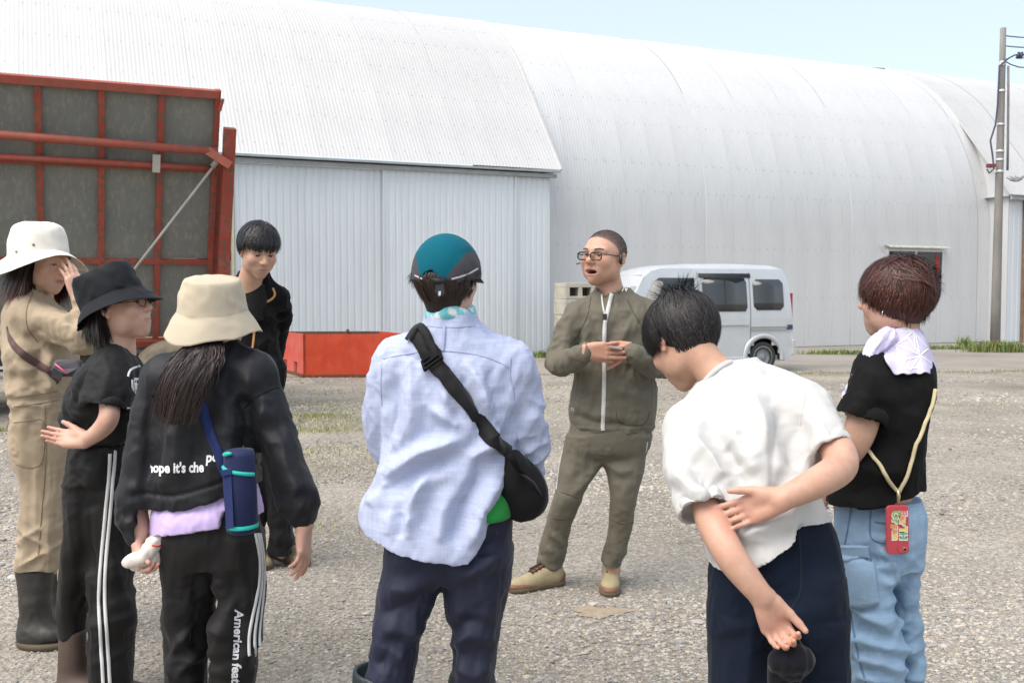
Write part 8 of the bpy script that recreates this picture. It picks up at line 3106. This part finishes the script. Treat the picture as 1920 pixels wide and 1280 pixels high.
	for ri, r_ in enumerate(rows_):
		for ci, (x, y) in enumerate(r_):
			if ri == len(rows_) - 1:
				y += 5 * math.sin(ci * 1.9) + 3 * math.sin(ci * 4.3)
			h_, nv = sk.hit(min(x, 1744), max(y, 668))
			dep = h_[1] if h_ is not None else d - .1
			dep = min(dep, d - .06)
			dep -= .014 + .006 * math.sin(ci * .9 + ri * .3)
			if y < 668:
				dep = d - .085 - .02 * math.sin(ci / 13 * math.pi) + (668 - y) / 60 * .05
			if x > 1735:
				dep += (x - 1735) / 18 * .06
			Vt.append(P(x, y, dep))
	m_, n_ = len(rows_), 14
	Vt = np.array(Vt).reshape(m_, n_, 3)
	for _ in range(2):
		Vt[1:-1, 1:-1] = Vt[1:-1, 1:-1] * .5 + .125 * (Vt[:-2, 1:-1] + Vt[2:, 1:-1] + Vt[1:-1, :-2] + Vt[1:-1, 2:])
	Fp = [(a * n_ + b_, a * n_ + b_ + 1, (a + 1) * n_ + b_ + 1, (a + 1) * n_ + b_) for a in range(m_ - 1) for b_ in range(n_ - 1)]
	to = tw.add('back_panel', Vt.reshape(-1, 3), np.array(Fp), M_TW)
	sb = to.modifiers.new('subd', 'SUBSURF'); sb.levels = 1; sb.render_levels = 1
	sd = to.modifiers.new('solid', 'SOLIDIFY'); sd.thickness = .004
	# front tail twisting down over the far shoulder
	S = Sdf()
	S.path([P(1668, 628, d - .07), P(1655, 636, d - .08), P(1640, 652, d - .08), P(1625, 680, d - .075), P(1606, 710, d - .07), P(1585, 745, d - .02)], [.019, .019, .017, .014, .011, .008], .01)
	S.path([P(1660, 634, d - .05), P(1690, 630, d + .05), P(1715, 630, d + .0)], [.024, .022, .022], .01)
	V, F = S.net(.0045)
	V = V + vnormals(V, F) * (drape(V, (-.5, 0, -.8), .014, .12, .0035, 171, .8))[:, None]
	tw.add('front_tail', V, F, M_TW)
	M_LN = mat('white_towel_line', (.82, .80, .82), .9)
	sk = Skinned(to)
	hubs = [(1712, 622), (1679, 647), (1724, 667), (1690, 693)]
	dirs = {0: [(1660, 624), (1690, 640), (1715, 650), (1735, 650), (1727, 640), (1695, 615)], 1: [(1656, 640), (1700, 636), (1700, 655), (1690, 675), (1665, 660), (1662, 630)],
			2: [(1700, 630), (1716, 630), (1738, 655), (1744, 682), (1730, 697), (1705, 695), (1698, 675), (1700, 655)], 3: [(1683, 660), (1700, 670), (1720, 690)]}
	for i, hb in enumerate(hubs):
		for e_ in dirs[i]:
			strip(tw, sk, [hb, ((hb[0] + e_[0]) / 2, (hb[1] + e_[1]) / 2), e_], .0058, 'star_line', M_LN, .0046, 10)
	# --- phone on a cord: a thing of its own
	ph = Person(P(1682, 1000, d - .15), 'red phone case with coloured bubble letters hanging from a cream cord')
	ph.root.name = 'phone'; ph.root['category'] = 'phone'
	dp = d - .155
	M_CD = fabric('cream_cord', srgb(200, 186, 150), .85, .08, 300, .6, .1, 0)
	sk = Skinned(ts, jn)

	def cordpts(pix, lift):
		out = []
		for x, y in pix:
			h_, nv = sk.hit(x, y)
			out.append((h_ + nv * lift) if h_ is not None else P(x, y, dp + .02))
		return out
	c1_ = catmull(np.array([(1624, 838), (1645, 866), (1664, 895), (1682, 921)], float), 5)
	c2_ = catmull(np.array([(1684, 921), (1700, 880), (1716, 830), (1730, 790), (1742, 760), (1749, 730)], float), 5)
	ph.mb(MB().tube(cordpts(c1_, .010), .0058, 8), 'cord', M_CD, True)
	ph.mb(MB().tube(cordpts(c2_, .010), .0058, 8), 'cord', M_CD, True)
	c3_ = catmull(np.array([(1582, 745), (1583, 760), (1588, 778)], float), 4)
	ph.mb(MB().tube([P(x, y, d - .10) for x, y in c3_], .0058, 8), 'cord', M_CD, True)
	ph.mb(MB().tube([P(1684, 918, dp), P(1685, 930, dp), P(1684, 944, dp)], [.004, .006, .004], 8), 'clasp', mat('brass_clasp', (.55, .42, .25), .35, .8), True)
	M_PC = mat('coral_red_case', srgb(188, 70, 78), .45, var=.03)
	S = Sdf()
	pc = P(1682.5, 992, dp)
	wP, hP = 21.5 * dp / FPX, 46.5 * dp / FPX
	Rp = frame((.06, -1, 0), (-.03, 0, 1))
	S.box(pc, (wP, .0055, hP), Rp, .0055, .001)
	# rounded corners by building from a capsule frame
	pts = []
	for (cx, cz_, a0) in ((wP - .012, hP - .012, 0), (-wP + .012, hP - .012, 90), (-wP + .012, -hP + .012, 180), (wP - .012, -hP + .012, 270)):
		for k in range(6):
			a = R(a0 + 90 * k / 5)
			pts.append(pc + Rp @ np.array([cx + .012 * math.cos(a), .004, cz_ + .012 * math.sin(a)]))
	cs = ph.mb(MB().prism(pts, Rp @ np.array([0, -.010, 0])), 'case', M_PC, bevel=.002)
	fx = lambda x, y, o=.0052: P(x, y, dp - o)
	cam_ = []
	for a in np.linspace(0, 2 * math.pi, 21)[:-1]:
		cam_.append(fx(1693 + 9.5 * np.sign(math.cos(a)) * abs(math.cos(a)) ** .6, 1028.5 + 7 * np.sign(math.sin(a)) * abs(math.sin(a)) ** .6))
	ph.mb(MB().prism(cam_, (0, -.002, 0)), 'camera_bump', M_PC, bevel=.0006)
	lens = fx(1696.5, 1029, .0075)
	ph.mb(MB().lathe(lens, (0, -1, 0), [(0, .0056), (.0012, .0056), (.0012, .0044)], 16), 'lens_ring', mat('lens_ring', (.5, .4, .36), .3, .7), True)
	ph.mb(MB().lathe(lens, (0, -1, 0), [(.0008, .0044), (.0008, 0)], 16), 'lens', mat('phone_lens', (.01, .01, .012), .1), True)
	# the sticker: two words turned a quarter, each letter in its own colour
	cl = {'pink': srgb(206, 128, 118), 'green': srgb(126, 186, 104), 'yellow': srgb(222, 196, 92), 'orange': srgb(216, 150, 92), 'teal': srgb(86, 176, 142)}
	M_OUT = mat('sticker_white', (.8, .76, .68), .6)
	words = [('EarTH', 1688, ['pink', 'orange', 'yellow', 'yellow', 'teal']), ('Organ', 1674, ['green', 'green', 'orange', 'orange', 'yellow'])]
	for word, xb, cs_ in words:
		yb = 957
		for ch, cn in zip(word, cs_):
			Vt_, Ft_ = text_mesh(ch, 1.0, .05)
			wch = Vt_[:, 0].max() - Vt_[:, 0].min()
			for (bold, mm, o_) in ((.13, M_OUT, .0055), (.05, mat('sticker_' + cn, cl[cn], .6), .0062)):
				Vt_, Ft_ = text_mesh(ch, 1.0, bold)
				Vt_[:, 0] -= Vt_[:, 0].min()
				px_ = np.stack([xb + Vt_[:, 1] * 17.5, yb + Vt_[:, 0] * 17.5], 1)
				W = np.array([fx(x, y, o_) for x, y in px_])
				ph.add('sticker_letter' if mm is not M_OUT else 'sticker_edge', W, Ft_, mm, False)
			yb += wch * 17.5 + 1.2

towel_woman()
